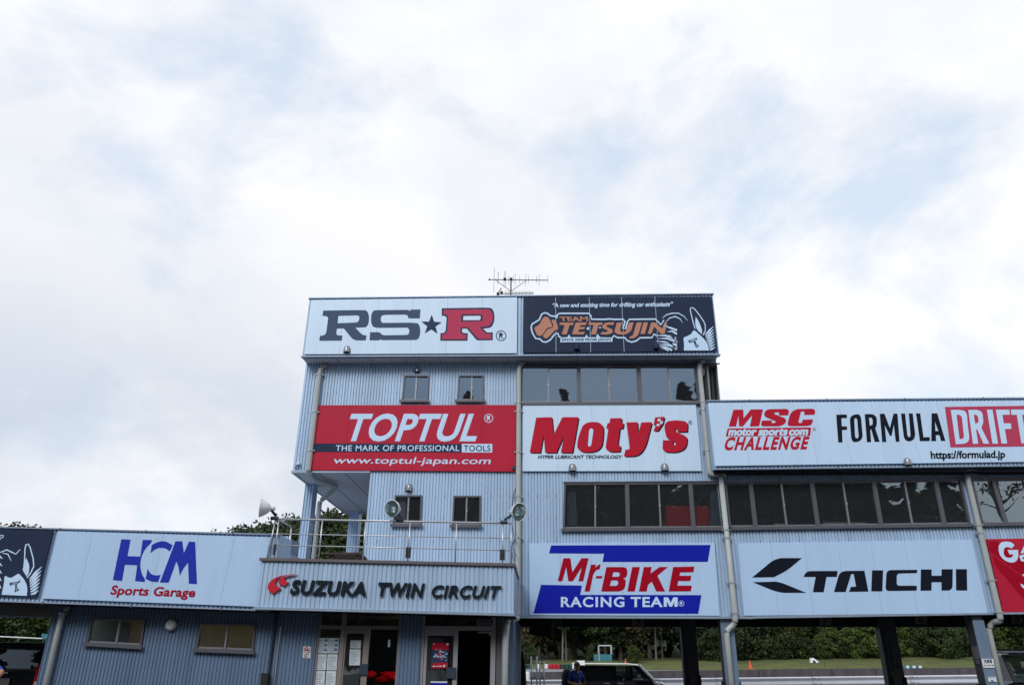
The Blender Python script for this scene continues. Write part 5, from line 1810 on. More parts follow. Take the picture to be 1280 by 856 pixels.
# ------------------------------------------------------------------ small fittings on the walls
def hood(px, py, Y, size, label, mm=None):
    p = W(px, py, Y)
    r = thing('vent_hood', label, 'vent', (p.x, Y, p.z), 'round-topped vent hoods on the walls')
    w = size / 2
    mb = MB()
    n = 12
    vs, fs = [], []
    # front shell: half round in plan, dome at the top
    hgt = size * 1.1
    rings = [(0, 1.0), (hgt * .55, 1.0), (hgt * .75, .9), (hgt * .9, .62), (hgt, .0)]
    for z, k in rings:
        for i in range(n + 1):
            a = math.pi * i / n
            vs.append((p.x - w * k * math.cos(a), Y - w * 1.15 * k * math.sin(a), p.z - hgt / 2 + z))
    for j in range(len(rings) - 1):
        for i in range(n):
            b = j * (n + 1) + i
            fs.append((b, b + 1, b + n + 2, b + n + 1))
    mb.add(vs, fs)
    mb.build('hood', mm or M['hood'], r, smooth=True)
    mb = MB()
    vs = [(p.x - w * .93 * math.cos(math.pi * i / n), Y - w * 1.07 * math.sin(math.pi * i / n), p.z - hgt / 2 + .012) for i in range(n + 1)]
    mb.add(vs, [tuple(range(n + 1))])
    mb.box(p.x - w * 1.05, p.x + w * 1.05, Y - .012, Y - .001, p.z - hgt * .56, p.z - hgt * .02)
    mb.build('louvre', M['lamp_bracket'], r)


hood(434, 436.5, YSB, .17, 'vent hood under the slate R of the top white board')
hood(721, 433.5, YSB, .155, 'vent hood below the label bar of the navy board on top', M['navy'])
hood(820, 432.5, YSB, .155, 'vent hood left of the white strokes on the navy board', M['navy'])
hood(521.8, 461.5, YT, .15, 'vent hood above the upper left small window')
hood(715.5, 584, YSW, .175, 'vent hood at the foot of the heavy red lettering board, left one')
hood(830.7, 583.5, YSW, .175, 'vent hood at the foot of the heavy red lettering board, right one')
hood(511.5, 609, YT, .17, 'vent hood above the balcony window behind the middle floodlight')
hood(1134, 576.5, YSB, .165, 'vent hood on the long white fascia below the formula lettering')


def small_lamp(px, py, Y, label):
    p = W(px, py, Y)
    r = thing('wall_sensor', label, 'sensor', (p.x, Y, p.z))
    mb = MB()
    mb.box(p.x - .03, p.x + .04, Y - .1, Y - .03, p.z, p.z + .07)
    mb.build('case', M['lamp_shell'], r)
    mb = MB()
    mb.tube([(p.x - .05, Y - .001, p.z - .08), (p.x - .05, Y - .05, p.z - .06), (p.x, Y - .06, p.z)], .018, 6)
    mb.build('bracket', M['lamp_bracket'], r)


small_lamp(373.3, 581.5, YT, 'little pale sensor at the lower left corner of the tower wall')


def red_box():
    p = W(642, 584.5, YSW)
    r = thing('wall_box', 'tiny dark box at the lower right corner of the red board', 'box', (p.x, YSW, p.z))
    mb = MB()
    mb.box(p.x - .035, p.x + .03, YSW - .05, YSW - .005, p.z - .04, p.z + .03)
    mb.build('case', M['lamp_bracket'], r)
    mb = MB()
    mb.box(p.x - .03, p.x + .03, YSW - .045, YSW - .005, p.z + .031, p.z + .055)
    mb.build('lid', M['tail'], r)


red_box()


# ------------------------------------------------------------------ balcony railing with floodlights
def railing():
    Y = YC + .06
    r = thing('balcony_railing', 'thin galvanised balcony railing above the canopy', 'railing', (WX(490, 700, Y), Y, WZ(490, 700, Y)))
    yb = 17.6
    xl, xr = WX(345.5, 660, Y), WX(639, 660, Y)
    zt, zm, zl = lin((346, 648.5), (639, 653.8), Y), lin((345, 666.8), (638, 672.4), Y), lin((344, 680.8), (638, 687.6), Y)
    zf = lin((330, 697.5), (640, 704.2), Y)
    for f, rr in ((zt, .020), (zm, .011), (zl, .011)):
        mb = MB()
        mb.tube([(xl - (.0 if f is zt else .12), Y, f(xl)), (xr, Y, f(xr))], rr, 8)
        mb.build('rail', M['galv'], r, smooth=True)
    for px in (344.8, 400, 455, 511, 569.8, 628.3, 639):
        x = WX(px, 680, Y)
        mb = MB()
        mb.tube([(x, Y, zf(x)), (x, Y, zt(x))], .015, 8)
        mb.build('post', M['galv'], r, smooth=True)
    for x, s in ((xl, -1), (xr, 1)):
        for f in (zt, zm, zl):
            mb = MB()
            mb.tube([(x, Y, f(x)), (x, 16.6 if s < 0 else 17.9, f(x))], .018 if f is zt else .013, 8)
            mb.build('rail', M['galv'], r, smooth=True)
    mb = MB()
    mb.tube([(xl, 16.6, zf(xl)), (xl, 16.6, zt(xl))], .019, 8)
    mb.build('post', M['galv'], r, smooth=True)
    x = WX(338.5, 680, Y)
    mb = MB()
    mb.tube([(x - .03, Y, zf(x)), (x + .03, Y, zt(x))], .014, 8)
    mb.build('post', M['galv'], r, smooth=True)
    # dark clips on the lower rail
    for px in (343, 508.5, 512.5, 626.3, 630):
        x = WX(px, 690, Y - .02)
        mb = MB()
        mb.box(x - .018, x + .018, Y - .05, Y - .02, zl(x) - .2, zl(x) + .01)
        mb.build('clip', M['rubber'], r)
    return r, Y, zt


RAIL, YRL, ZT = railing()


def floodlight(px, py, pf, aim, label, rad=.20):
    """px, py: centre of the rim; pf: photo point of the foot on the rail"""
    Y = YRL - .05
    c = W(px, py, Y - .15)
    ft = W(pf[0], pf[1], YRL)
    aim = Vector(aim).normalized()
    r = thing('floodlight', label, 'floodlight', (ft.x, ft.y, ft.z), 'round floodlights clamped on the balcony rail')
    back = c - aim * .30 * rad / .2
    mb = MB()
    mb.lathe([(.05, .09), (.08, .12), (.115, .16), (.16, .23), (rad, .30), (rad + .012, .31), (rad, .315)], back, aim, 24)
    mb.build('shade', M['lamp_shell'], r, smooth=True)
    mb = MB()
    mb.lathe([(.0, .14), (.07, .145), (.125, .20), (rad - .012, .295)], back, aim, 24)
    mb.build('reflector', M['reflector'], r, smooth=True)
    mb = MB()
    mb.lathe([(0, .298), (rad - .014, .298)], back, aim, 24)
    mb.build('lens', M['lens'], r)
    mb = MB()
    mb.lathe([(0, .15), (.035, .16), (.05, .2), (.035, .25), (0, .27)], back, aim, 12)
    mb.build('bulb', M['headlamp'], r, smooth=True)
    mb = MB()
    mb.lathe([(0, .0), (.042, .005), (.05, .05), (.05, .1)], back, aim, 14)
    mb.build('socket', M['lamp_shell'], r, smooth=True)
    mb = MB()
    mid = back + aim * .08
    mb.tube([mid + Vector((0, 0, -.03)), Vector((ft.x * .35 + mid.x * .65, mid.y + .06, (ft.z + mid.z) / 2 + .02)), Vector((ft.x, ft.y, ft.z + .06)), Vector((ft.x, ft.y, ft.z - .02))], [.03, .028, .03, .05], 8)
    mb.tube([Vector((ft.x - .09, ft.y, ft.z)), Vector((ft.x + .06, ft.y, ft.z))], .04, 8)
    mb.build('bracket', M['lamp_bracket'], r)


floodlight(326.5, 634.5, (344, 647.5), (-.93, -.30, -.02), 'floodlight facing left at the left end of the balcony rail', .19)
floodlight(491.5, 635.5, (501, 650.5), (-.35, -.9, -.12), 'floodlight facing forward in front of the left balcony window', .165)
floodlight(647.5, 639.5, (631, 652.5), (.60, -.76, -.16), 'floodlight facing right beside the centre downpipe', .175)


def balcony_items():
    Y = 17.0
    r = thing('parasol_table', 'brown table top showing over the canopy edge by the open corner', 'table', (WX(432, 697, 18.3), 18.3, Z_BAL - .12))
    a, b, c, d = W(405, 690.5, 17.6), W(452.5, 699, 17.6), W(441, 690.2, 20.2), W(414, 690.2, 20.2)
    z = a.z
    mb = MB()
    A, B = W(412, 691.0, 19.6), W(452.5, 698.8, 17.4)
    zt = WZ(430, 690.6, 17.0)
    x0, x1 = WX(403, 692, 17.5), WX(452, 698, 17.5)
    mb.hexa([(x0 + .25, 17.0, zt - .03), (x1 + .1, 17.0, zt - .03), (x1 + .1, 17.0, zt + .01), (x0 + .25, 17.0, zt + .01), (x0 + .1, 19.3, zt - .03), (x1 - .1, 19.3, zt - .03), (x1 - .1, 19.3, zt + .01), (x0 + .1, 19.3, zt + .01)])
    mb.build('table_top', M['brown_board'], r)
    for sx, sy in ((x0 + .35, 17.1), (x1, 17.1), (x0 + .3, 19.2), (x1 - .2, 19.2)):
        mb = MB()
        mb.box(sx - .025, sx + .025, sy - .025, sy + .025, Z_BAL - .12, zt - .031)
        mb.build('leg', M['brown_board'], r)
    return


balcony_items()


def cable(pts, name, label):
    mb = MB()
    mb.tube(pts, .009, 6)
    tag(mb.build(name, M['rubber'], origin=tuple(pts[0])), label, 'cable')


cable([W(645.5, 607, YT - .03), W(642, 618, YT - .05), W(640.6, 630, YT - .3), W(640, 640, YC), W(644, 652, 16.5), W(645, 668, YT - .03), W(641, 680, YT - .03), W(643.5, 695, YT - .03), W(643.5, 704, YT - .03)],
      'lamp_cable', 'thin black cable looping from the wall past the right floodlight')


# ------------------------------------------------------------------ antenna
def antenna():
    Y = 20.5
    r = thing('roof_antenna', 'dark television antenna on the tower roof', 'antenna', (WX(638.6, 368, Y), Y, Z_TOP - .15))
    def rod(a, b, rad, name='element', y=Y, y2=None):
        mb = MB()
        mb.tube([W(*a, y), W(*b, y2 or y)], rad, 6)
        return mb.build(name, M['antenna'], r)
    x = WX(638.6, 366, Y)
    mb = MB()
    mb.tube([(x, Y, Z_TOP - .2), (x, Y, WZ(638.6, 347.5, Y))], .022, 8)
    mb.build('mast', M['antenna'], r)
    rod((611.5, 349.5), (684.8, 350.3), .014, 'boom')
    rod((638.5, 364), (619.5, 350), .009, 'strut')
    rod((638.8, 364), (658.5, 350), .009, 'strut')
    rod((622, 367.3), (667.2, 366.5), .012, 'boom', Y - .4)
    rod((622.3, 367), (626.8, 360), .015, 'strut', Y - .4)
    for px, t, b, rr in ((617.3, 334.5, 366, .007), (622.4, 339.5, 356, .009), (630, 339, 359, .006), (631.8, 339, 359, .006), (635.6, 344.5, 354, .006), (641.5, 344, 353.5, .006), (643.8, 342, 357.5, .006), (649.4, 344.5, 354, .006), (657, 342, 356.5, .006), (660.4, 344.5, 354, .006), (670.5, 345, 354, .006), (673.8, 342, 357.5, .006), (684.6, 345, 354, .006)):
        p = WX(px, 350, Y)
        mb = MB()
        z0, z1 = WZ(px, b, Y), WZ(px, t, Y)
        mb.tube([(p, Y, z0), (p + .01, Y, z1)], rr, 5)
        mb.build('element', M['antenna'], r)
    mb = MB()
    for px, py, yy in ((631, 349, Y), (638.8, 349, Y), (627, 366, Y - .4), (622.5, 367.5, Y - .4), (611.6, 349.5, Y)):
        p = W(px, py, yy)
        s = .04 if px != 611.6 else .02
        mb.box(p.x - s, p.x + s, yy - .03, yy + .03, p.z - s, p.z + s)
    mb.build('junction_box', M['rubber'], r)
    for i in range(20):
        p = W(632 + i * 1.75, 366.8, Y - .4)
        mb = MB()
        mb.tube([(p.x, Y - .55, p.z), (p.x, Y - .25, p.z)], .006, 5)
        mb.build('element', M['antenna'], r)


antenna()


# ------------------------------------------------------------------ trees
def mesh_from(name, V, Fc, m, smooth=False):
    me = bpy.data.meshes.new(name)
    V = np.asarray(V, dtype=np.float32)
    Fc = np.asarray(Fc, dtype=np.int32)
    nf = len(Fc)
    me.vertices.add(len(V))
    me.vertices.foreach_set('co', V.ravel())
    me.loops.add(nf * 4)
    me.loops.foreach_set('vertex_index', Fc.ravel())
    me.polygons.add(nf)
    me.polygons.foreach_set('loop_start', np.arange(nf, dtype=np.int32) * 4)
    me.polygons.foreach_set('loop_total', np.full(nf, 4, dtype=np.int32))
    me.materials.append(m)
    me.update()
    me.validate()
    return me


def leaf_quads(centres, size, rng, flat=0.0):
    n = len(centres)
    a = rng.normal(size=(n, 3))
    a /= np.linalg.norm(a, axis=1)[:, None]
    b = rng.normal(size=(n, 3))
    b[:, 2] *= (1 - flat)
    b -= a * (a * b).sum(1)[:, None]
    b /= np.linalg.norm(b, axis=1)[:, None]
    s = size * rng.uniform(.6, 1.35, size=(n, 1))
    a, b = a * s * .5, b * s * .85
    V = np.stack([centres - b, centres + a * .9, centres + b, centres - a * .9], axis=1).reshape(-1, 3)
    return V, np.arange(n * 4).reshape(-1, 4)


def crown_points(rng, H, base, rad, clumps, per, cr):
    """clumps scattered through an uneven crown between heights base and H"""
    pts, cs = [], []
    lob = [(rng.uniform(0, 6.28), rng.uniform(.5, 1.0), rng.uniform(.25, .9)) for _ in range(6)]
    while len(cs) < clumps:
        u = rng.uniform(0, 1)
        z = base + (H - base) * u
        prof = math.sin(math.pi * min(max(u, .02), .98) ** .75) ** .6
        an = rng.uniform(0, 6.283)
        k = 0.75 + sum(.22 * math.cos(an - l[0]) * math.exp(-((u - l[2]) / .25) ** 2) for l in lob)
        r = rad * prof * k * math.sqrt(rng.uniform(.15, 1.0))
        cs.append((r * math.cos(an), r * math.sin(an), z))
    for c in cs:
        q = cr * rng.uniform(.55, 1.25)
        d = rng.normal(size=(per, 3)) * np.array([q, q, q * .6]) * .55
        pts.append(np.array(c) + d)
    return np.concatenate(pts), cs


def make_tree(kind, seed, H):
    rng = np.random.default_rng(seed)
    rad = H * {'broad': .30, 'tall': .22, 'bush': .55}[kind]
    base = H * {'broad': .22, 'tall': .42, 'bush': .02}[kind]
    cl, per = {'broad': (64, 130), 'tall': (60, 110), 'bush': (70, 100)}[kind]
    P, cs = crown_points(rng, H, base, rad, cl, per, H * (.10 if kind != 'bush' else .11))
    V, Fc = leaf_quads(P, H * (.021 if kind != 'bush' else .032), rng)
    return V, Fc, cs, rad


def trunk_mb(H, cs, seed, thin=1.0):
    rnd = random.Random(seed)
    mb = MB()
    top = H * .72
    lean = rnd.uniform(-.04, .04) * H
    pts = [(0, 0, -.3), (lean * .2, 0, H * .2), (lean * .6, lean * .3, H * .45), (lean, lean * .2, top)]
    r0 = H * .018 * thin + .03 * thin
    mb.tube(pts, [r0 * 1.3, r0, r0 * .75, r0 * .25], 7)
    for c in rnd.sample(cs, 9):
        z = max(H * .22, c[2] * .7)
        t = min(z / top, 1)
        s = (lean * t, 0, z)
        mb.tube([s, ((s[0] + c[0]) * .5, (s[1] + c[1]) * .5, (z + c[2]) * .5 + .1), c], [r0 * .45, r0 * .3, r0 * .12], 5)
    return mb


def make_cedar(seed, H):
    rng = np.random.default_rng(seed)
    pts = []
    n = 150
    for i in range(n):
        u = (i + rng.uniform(0, 1)) / n
        z = H * (.14 + .86 * u)
        rr = H * .17 * (1 - u) ** .85 + .05
        an = rng.uniform(0, 6.283)
        for k in range(3):
            t = (k + 1) / 3 * rng.uniform(.75, 1.1)
            c = np.array([rr * t * math.cos(an), rr * t * math.sin(an), z - rr * t * .25])
            pts.append(c + rng.normal(size=(30, 3)) * np.array([.10, .10, .05]) * rr * 1.6)
    P = np.concatenate(pts)
    return leaf_quads(P, H * .0135, rng, .3)


def forest():
    protos = {}
    for key, kind, seed, H, m, tm in (('a', 'broad', 1, 9.0, 'leaf', 'bark'), ('b', 'broad', 2, 9.5, 'leaf', 'bark'), ('c', 'tall', 3, 10.0, 'leaf', 'bark_pale'),
                                      ('d', 'tall', 4, 8.5, 'leaf_y', 'bark_pale'), ('e', 'broad', 5, 8.0, 'leaf_o', 'bark'), ('k', 'broad', 9, 9.0, 'leaf_dark', 'bark'), ('f', 'bush', 6, 3.2, 'leaf_y', 'bark'), ('g', 'bush', 7, 3.4, 'leaf', 'bark')):
        V, Fc, cs, rad = make_tree(kind, seed, H)
        me = mesh_from('crown', V, Fc, M[m])
        t = trunk_mb(H, cs, seed, .42 if kind == 'tall' else .8)
        mt = bpy.data.meshes.new('trunk')
        mt.from_pydata(t.v, [], t.f)
        mt.materials.append(M[tm])
        protos[key] = (me, mt, H)
    V, Fc = make_cedar(21, 14.0)
    cm = mesh_from('crown', V, Fc, M['needle'])
    mt = bpy.data.meshes.new('trunk')
    t = MB()
    t.tube([(0, 0, -.3), (0, 0, 6), (0, 0, 13.4)], [.24, .17, .03], 7)
    mt.from_pydata(t.v, [], t.f)
    mt.materials.append(M['bark'])
    protos['h'] = (cm, mt, 14.0)
    look = {'a': ('tree', 'dark round-crowned broadleaf tree'), 'b': ('tree', 'dense dark green broadleaf tree'), 'c': ('tree', 'slim tree with pale bare stems'), 'd': ('tree', 'yellow-green tree with a light crown'),
            'e': ('tree', 'tawny autumn-tinted tree'), 'f': ('shrub', 'light green bush'), 'g': ('shrub', 'dark green bush'), 'h': ('conifer', 'dark pointed cedar'), 'k': ('tree', 'shaded blackish green tree')}

    def plant(key, x, y, z, H, label, group, rz, wide=1.0):
        if y > 76: z = bank_z(x, y) - .05
        me, mt, H0 = protos[key]
        nm, _ = look[key]
        r = thing({'tree': 'broadleaf_tree', 'shrub': 'bush', 'conifer': 'cedar_tree'}[nm], label, nm, (x, y, z), group, rz)
        s = H / H0
        r.scale = (s * wide, s * wide, s)
        for n_, me_ in (('trunk', mt), ('crown', me)):
            o = bpy.data.objects.new(n_, me_)
            COL.objects.link(o)
            o.parent = r
        return r
    rnd = random.Random(12)
    # belt behind the track, seen through the open garages: photo x positions at the base
    grp = 'trees of the wood beyond the race track'
    front = [(662, 'e'), (684, 'a'), (703, 'c'), (708, 'c'), (713, 'a'), (735, 'k'), (757, 'a'), (776, 'k'), (790, 'e'), (820, 'd'), (828, 'd'), (843, 'c'), (862, 'k'), (884, 'a'), (905, 'k'), (924, 'b'), (947, 'e'), (958, 'a'), (988, 'd'), (1003, 'b'), (1030, 'k'), (1052, 'k'),
             (1076, 'e'), (1100, 'b'), (1128, 'a'), (1150, 'k'), (1176, 'd'), (1190, 'd'), (1206, 'a'), (1230, 'k'), (1250, 'e'), (1270, 'a'), (1304, 'b'), (1335, 'a')]
    spots = []
    for px, k in front:
        Y = rnd.uniform(86, 93)
        spots.append((px, Y, k, rnd.uniform(7.5, 9.5)))
    for px in range(655, 1380, 22):
        spots.append((px + rnd.uniform(-6, 6), rnd.uniform(97, 106), rnd.choice('kkkab'), rnd.uniform(9, 12)))
    def where(px):
        if px < 760: return 'above the barrels'
        if px < 860: return 'behind the parked wagon'
        if px < 930: return 'at the left front pillar'
        if px < 1100: return 'above the white panel'
        if px < 1220: return 'under bay number 6'
        return 'above the off-roader'
    for i, (px, Y, k, H) in enumerate(spots):
        x = WX(px, 820, Y)
        lab = look[k][1] + (', front row ' if Y < 95 else ', back row ') + where(px)
        plant(k, x, Y, 1.6 if Y < 95 else 2.3, H, lab, grp, rnd.uniform(0, 6.28), rnd.uniform(1.0, 1.35))
    # bushes along the foot of the wood
    for px, k, H in [(655, 'g', 2.2), (740, 'g', 1.7), (792, 'f', 1.6), (872, 'g', 2.2), (896, 'g', 3.0), (914, 'g', 4.2), (930, 'f', 1.6), (936, 'g', 5.0), (957, 'g', 5.6), (975, 'g', 3.6), (992, 'f', 4.8), (1008, 'g', 3.2), (1030, 'f', 2.3), (1044, 'f', 3.0), (1058, 'g', 2.2),
                     (1075, 'f', 3.2), (1090, 'f', 4.6), (1106, 'f', 5.6), (1128, 'f', 3.8), (1146, 'g', 3.4), (1166, 'g', 3.8), (1184, 'g', 4.2), (1204, 'g', 4.4), (1226, 'g', 3.6), (1246, 'f', 3.2), (1264, 'f', 4.2), (1290, 'g', 4.4)]:
        Y = rnd.uniform(82.5, 84.5)
        plant(k, WX(px, 825, Y), Y, 1.5, H, look[k][1] + ' on the grass bank ' + where(px), 'bushes at the foot of the wood', rnd.uniform(0, 6.28), rnd.uniform(.9, 1.3))
    # wood behind the balcony
    tops = [(272, 664), (281, 658), (296, 655), (307, 654), (318, 650), (329, 646), (341, 652), (352, 648), (362, 642), (371, 640), (381, 648), (392, 650), (402, 640), (411, 634), (421, 638), (431, 641), (443, 632), (455, 634), (469, 640), (480, 636)]
    for i, (px, py) in enumerate(tops):
        Y = 58 + (i % 3) * 5
        k = 'deabh'[i % 5] if px < 335 else 'akbah'[i % 5]
        H = (WZ(px, py, Y) - 1.6) * .93
        plant(k, WX(px, 700, Y), Y, 1.6, H, look[k][1] + (' showing above the low wing roof' if px < 335 else ' behind the balcony railing'), 'trees behind the balcony', rnd.uniform(0, 6.28), .85 if k != 'h' else 1)
    for px in range(335, 500, 24):
        plant('b', WX(px, 700, 52), 52, 1.4, WZ(px, 668, 52) - 1.4, look['b'][1] + ' low behind the balcony railing', 'trees behind the balcony', px * .7, 1.4)
    # top left above the navy board and under the wing
    for i, (px, py) in enumerate([(-34, 650), (-22, 646), (-8, 649), (4, 647), (14, 648), (25, 649), (35, 651)]):
        Y = 66 + (i % 2) * 4
        k = 'bahab'[i % 5]
        plant(k, WX(px, 700, Y), Y, 1.6, (WZ(px, py, Y) - 1.6) * .90, look[k][1] + ' topping the navy board at far left', 'trees above the low wing', i * 1.3, .8)
    for i in range(11):
        px = -60 + i * 13
        Y = 48 + (i % 3) * 5
        k = 'gbfgd'[i % 5]
        plant(k, WX(px, 820, Y), Y, 1.3, rnd.uniform(3.6, 5.2) if k in 'fg' else rnd.uniform(5.0, 6), look[k][1] + ' on the slope behind the black van', 'shrubs behind the black van', i * 2.1, 1.3)
    # wood on the hill, far: one mass
    rng = np.random.default_rng(5)
    n = 520
    X = rng.uniform(-190, 200, n)
    Yy = rng.uniform(106, 170, n)
    VV, FF, b = [], [], 0
    for x, y in zip(X, Yy):
        t = (y - 88) / 90
        z = 1.2 + 9 * t ** 1.1
        H = rng.uniform(5, 8)
        P = np.array([x, y, z + H * .5]) + rng.normal(size=(110, 3)) * np.array([1.9, 1.9, H * .24])
        V, Fc = leaf_quads(P, .75, rng)
        VV.append(V)
        FF.append(Fc + b)
        b += len(V)
    o = bpy.data.objects.new('hill_forest', mesh_from('hill_forest', np.concatenate(VV), np.concatenate(FF), M['leaf_dark']))
    COL.objects.link(o)
    tag(o, 'dark wood covering the far hillside beyond the track', 'wood', kind='stuff')
    # tall wood behind the photographer; the windows mirror it
    VV, FF, b = [], [], 0
    tb = MB()
    Vc, Fcd = make_cedar(33, 1.0 * 14)
    specs = []
    rn2 = random.Random(8)
    x = -50
    while x < 27:
        specs.append((x, rn2.uniform(-19, -13), rn2.uniform(14.5, 18.5), 1.25))
        x += rn2.uniform(2.2, 3.4)
    specs += [(-5.5, -16, 20.0, 1.0), (13.5, -15, 23.5, 1.5), (15.5, -15, 21, 1.4), (-9, -17, 19.5, 1.0), (11.5, -16, 21, 1.2), (21, -12, 16, 1.2), (25, -12, 15.5, 1.1)]
    for x in range(-60, 70, 3): specs.append((x, rn2.uniform(-26, -22), rn2.uniform(15, 18) if x < 25 else rn2.uniform(5, 7), 1.7))
    for x in range(-60, 28, 3): specs.append((x + 1, rn2.uniform(-30, -28), rn2.uniform(15, 18.5), 1.8))
    specs += [(-7.5, -16, 21.0, 1.0), (-3.6, -15, 20.2, 1.0), (-2.6, -16, 21.2, 1.1), (1.5, -17, 20.5, 1.0), (12.2, -15, 22.3, 1.3), (10.3, -16, 20.6, 1.2)]
    for (x, y, H, wd) in specs:
        s = H / 14
        a = rn2.uniform(0, 6.28)
        c_, s_ = math.cos(a), math.sin(a)
        V = Vc * np.array([s * wd, s * wd, s])
        V = np.stack([V[:, 0] * c_ - V[:, 1] * s_ + x, V[:, 0] * s_ + V[:, 1] * c_ + y, V[:, 2]], axis=1)
        VV.append(V)
        FF.append(Fcd + b)
        b += len(V)
        tb.tube([(x, y, 0), (x, y, H * .9)], [.25, .05], 6)
    # bare pines at the right end
    Vp = []
    for x, y, H in ((29.5, -14, 19), (33.5, -15, 18.5), (38, -17, 19.5)):
        xs = [(x, y, 0), (x + .3, y, H * .35), (x - .2, y, H * .65), (x + .5, y, H)]
        tb.tube(xs, [.3, .26, .2, .07], 7)
        for i in range(26):
            z = H * rn2.uniform(.3, .98)
            a = rn2.uniform(0, 6.28)
            l = rn2.uniform(1.2, 3.2) * (1.1 - z / H * .5)
            e_ = Vector((x + l * math.cos(a), y + l * math.sin(a), z + rn2.uniform(-.3, .8)))
            tb.tube([(x, y, z - .3), ((x + e_.x) / 2, (y + e_.y) / 2, z + .1), tuple(e_)], [.06, .035, .015], 5)
            if rn2.random() < .45:
                P = np.array([e_.x, e_.y, e_.z]) + rng.normal(size=(40, 3)) * np.array([.5, .5, .25])
                V, Fc = leaf_quads(P, .2, rng)
                VV.append(V)
                FF.append(Fc + b)
                b += len(V)
    o = bpy.data.objects.new('roadside_wood', mesh_from('roadside_wood', np.concatenate(VV), np.concatenate(FF), M['needle']))
    COL.objects.link(o)
    tag(o, 'tall dark wood mirrored in the window glass', 'wood', kind='stuff')
    to = tb.build('trunk', M['bark'], o)
    to['kind'] = 'stuff'


forest()


# ------------------------------------------------------------------ pit lane and track furniture
def guard_rail():
    Y = 34.8
    r = thing('guard_rail', 'double-wave galvanised guard rail along the pit lane', 'guard rail', (WX(900, 856, Y), Y, 0))
    f = lin((690, 849.0), (1240, 842.6), Y)
    h = .33
    x0 = WX(655, 850, Y)
    seg = 4.0
    prof = [(0, 0), (.05, .035), (.05, .07), (.0, .12), (-.01, .165), (0, .21), (.05, .26), (.05, .295), (0, .33)]
    x = x0
    while x < 34:
        mb = MB()
        vs = []
        for xx in (x, x + seg + .05):
            for d, z in prof: vs.append((xx, Y - d, f(xx) - h + z))
        n = len(prof)
        mb.add(vs, [(i, i + 1, n + i + 1, n + i) for i in range(n - 1)])
        mb.build('rail', M['guard'], r)
        mb = MB()
        for dx in (.12, .30):
            for z in (.055, .275): mb.box(x + dx - .02, x + dx + .02, Y - .07, Y - .05, f(x) - h + z - .02, f(x) - h + z + .02)
        mb.build('bolts', M['screw'], r)['kind'] = 'stuff'
        mb = MB()
        mb.box(x + .15, x + .25, Y + .02, Y + .12, 0, f(x) - .02)
        mb.build('post', M['galv'], r)
        x += seg
    mb = MB()
    mb.box(x0, 34, Y + .14, Y + .2, 0.2, 0.86)
    mb.build('lower_board', M['guard_lo'], r)
    # end post
    p = W(659.5, 845, 36.2)
    r2 = thing('marker_post', 'short white post at the left end of the concrete wall', 'post', (p.x, 36.2, 0))
    mb = MB()
    z = WZ(660, 838.8, 36.2)
    mb.tube([(p.x, 36.2, 0), (p.x, 36.2, z - .03), (p.x, 36.2, z)], [.09, .09, .05], 12)
    mb.build('shaft', M['label_white'], r2, smooth=True)
    mb = MB()
    mb.box(p.x - .16, p.x + .16, 36.04, 36.36, 0, .08)
    mb.build('base', M['conc'], r2)


guard_rail()


def pit_wall():
    Y = 37.6
    r = thing('pit_wall', 'stained concrete wall of long blocks behind the guard rail', 'wall', (12, Y, 0))
    f = lin((662, 839.2), (1280, 832.8), Y)
    x = WX(662, 845, Y)
    while x < 40:
        mb = MB()
        x1 = x + 5.2
        dz = random.uniform(-.012, .012)
        mb.hexa([(x, Y, 0), (x1 - .03, Y, 0), (x1 - .03, Y, f(x1) + dz), (x, Y, f(x) + dz), (x, Y + .4, 0), (x1 - .03, Y + .4, 0), (x1 - .03, Y + .4, f(x1) + dz), (x, Y + .4, f(x) + dz)])
        mb.build('block', M['conc'], r)
        x = x1
    # low wall of the left opening
    return f


pit_wall()


def barrels():
    Y = 74.4
    cols = [('barrel_green', 655.5), ('barrel_green', 660.5), ('barrel_white', 672.8), ('barrel_white', 682.6), ('barrel_red', 687.8), ('barrel_red', 692.8), ('barrel_red', 697.9), ('barrel_green', 703.4), ('barrel_green', 708.4), ('barrel_green', 713.4)]
    names = {'barrel_green': 'dark green', 'barrel_white': 'white', 'barrel_red': 'red'}
    pos = ['first', 'second', 'third', 'fourth', 'fifth', 'sixth', 'seventh', 'eighth', 'ninth', 'tenth']
    proto = {}
    for i, (m, px) in enumerate(cols):
        x = WX(px, 835, Y)
        zb, zt = WZ(px, 836.2, Y), WZ(px, 829.8, Y)
        h = zt - zb
        r = thing('barrel', '%s plastic barrel, %s from the left in the row by the track' % (names[m], pos[i]), 'barrel', (x, Y, zb), 'barrels in a row by the track')
        if m not in proto:
            mb = MB()
            w_ = .205
            mb.lathe([(w_ * .9, 0), (w_, .03), (w_, h * .3), (w_ * .94, h * .33), (w_, h * .36), (w_, h * .64), (w_ * .94, h * .67), (w_, h * .7), (w_, h * .96), (w_ * .9, h)], (0, 0, 0), (0, 0, 1), 14)
            o = mb.build('drum', M[m], r, world=False)
            mb = MB()
            mb.lathe([(0, h - .02), (w_ * .88, h - .01), (w_ * .88, h + .01), (0, h + .015)], (0, 0, 0), (0, 0, 1), 14)
            l = mb.build('lid', M[m], r, world=False)
            proto[m] = (o.data, l.data)
        else:
            for n_, d_ in zip(('drum', 'lid'), proto[m]):
                o = bpy.data.objects.new(n_, d_)
                COL.objects.link(o)
                o.parent = r


barrels()


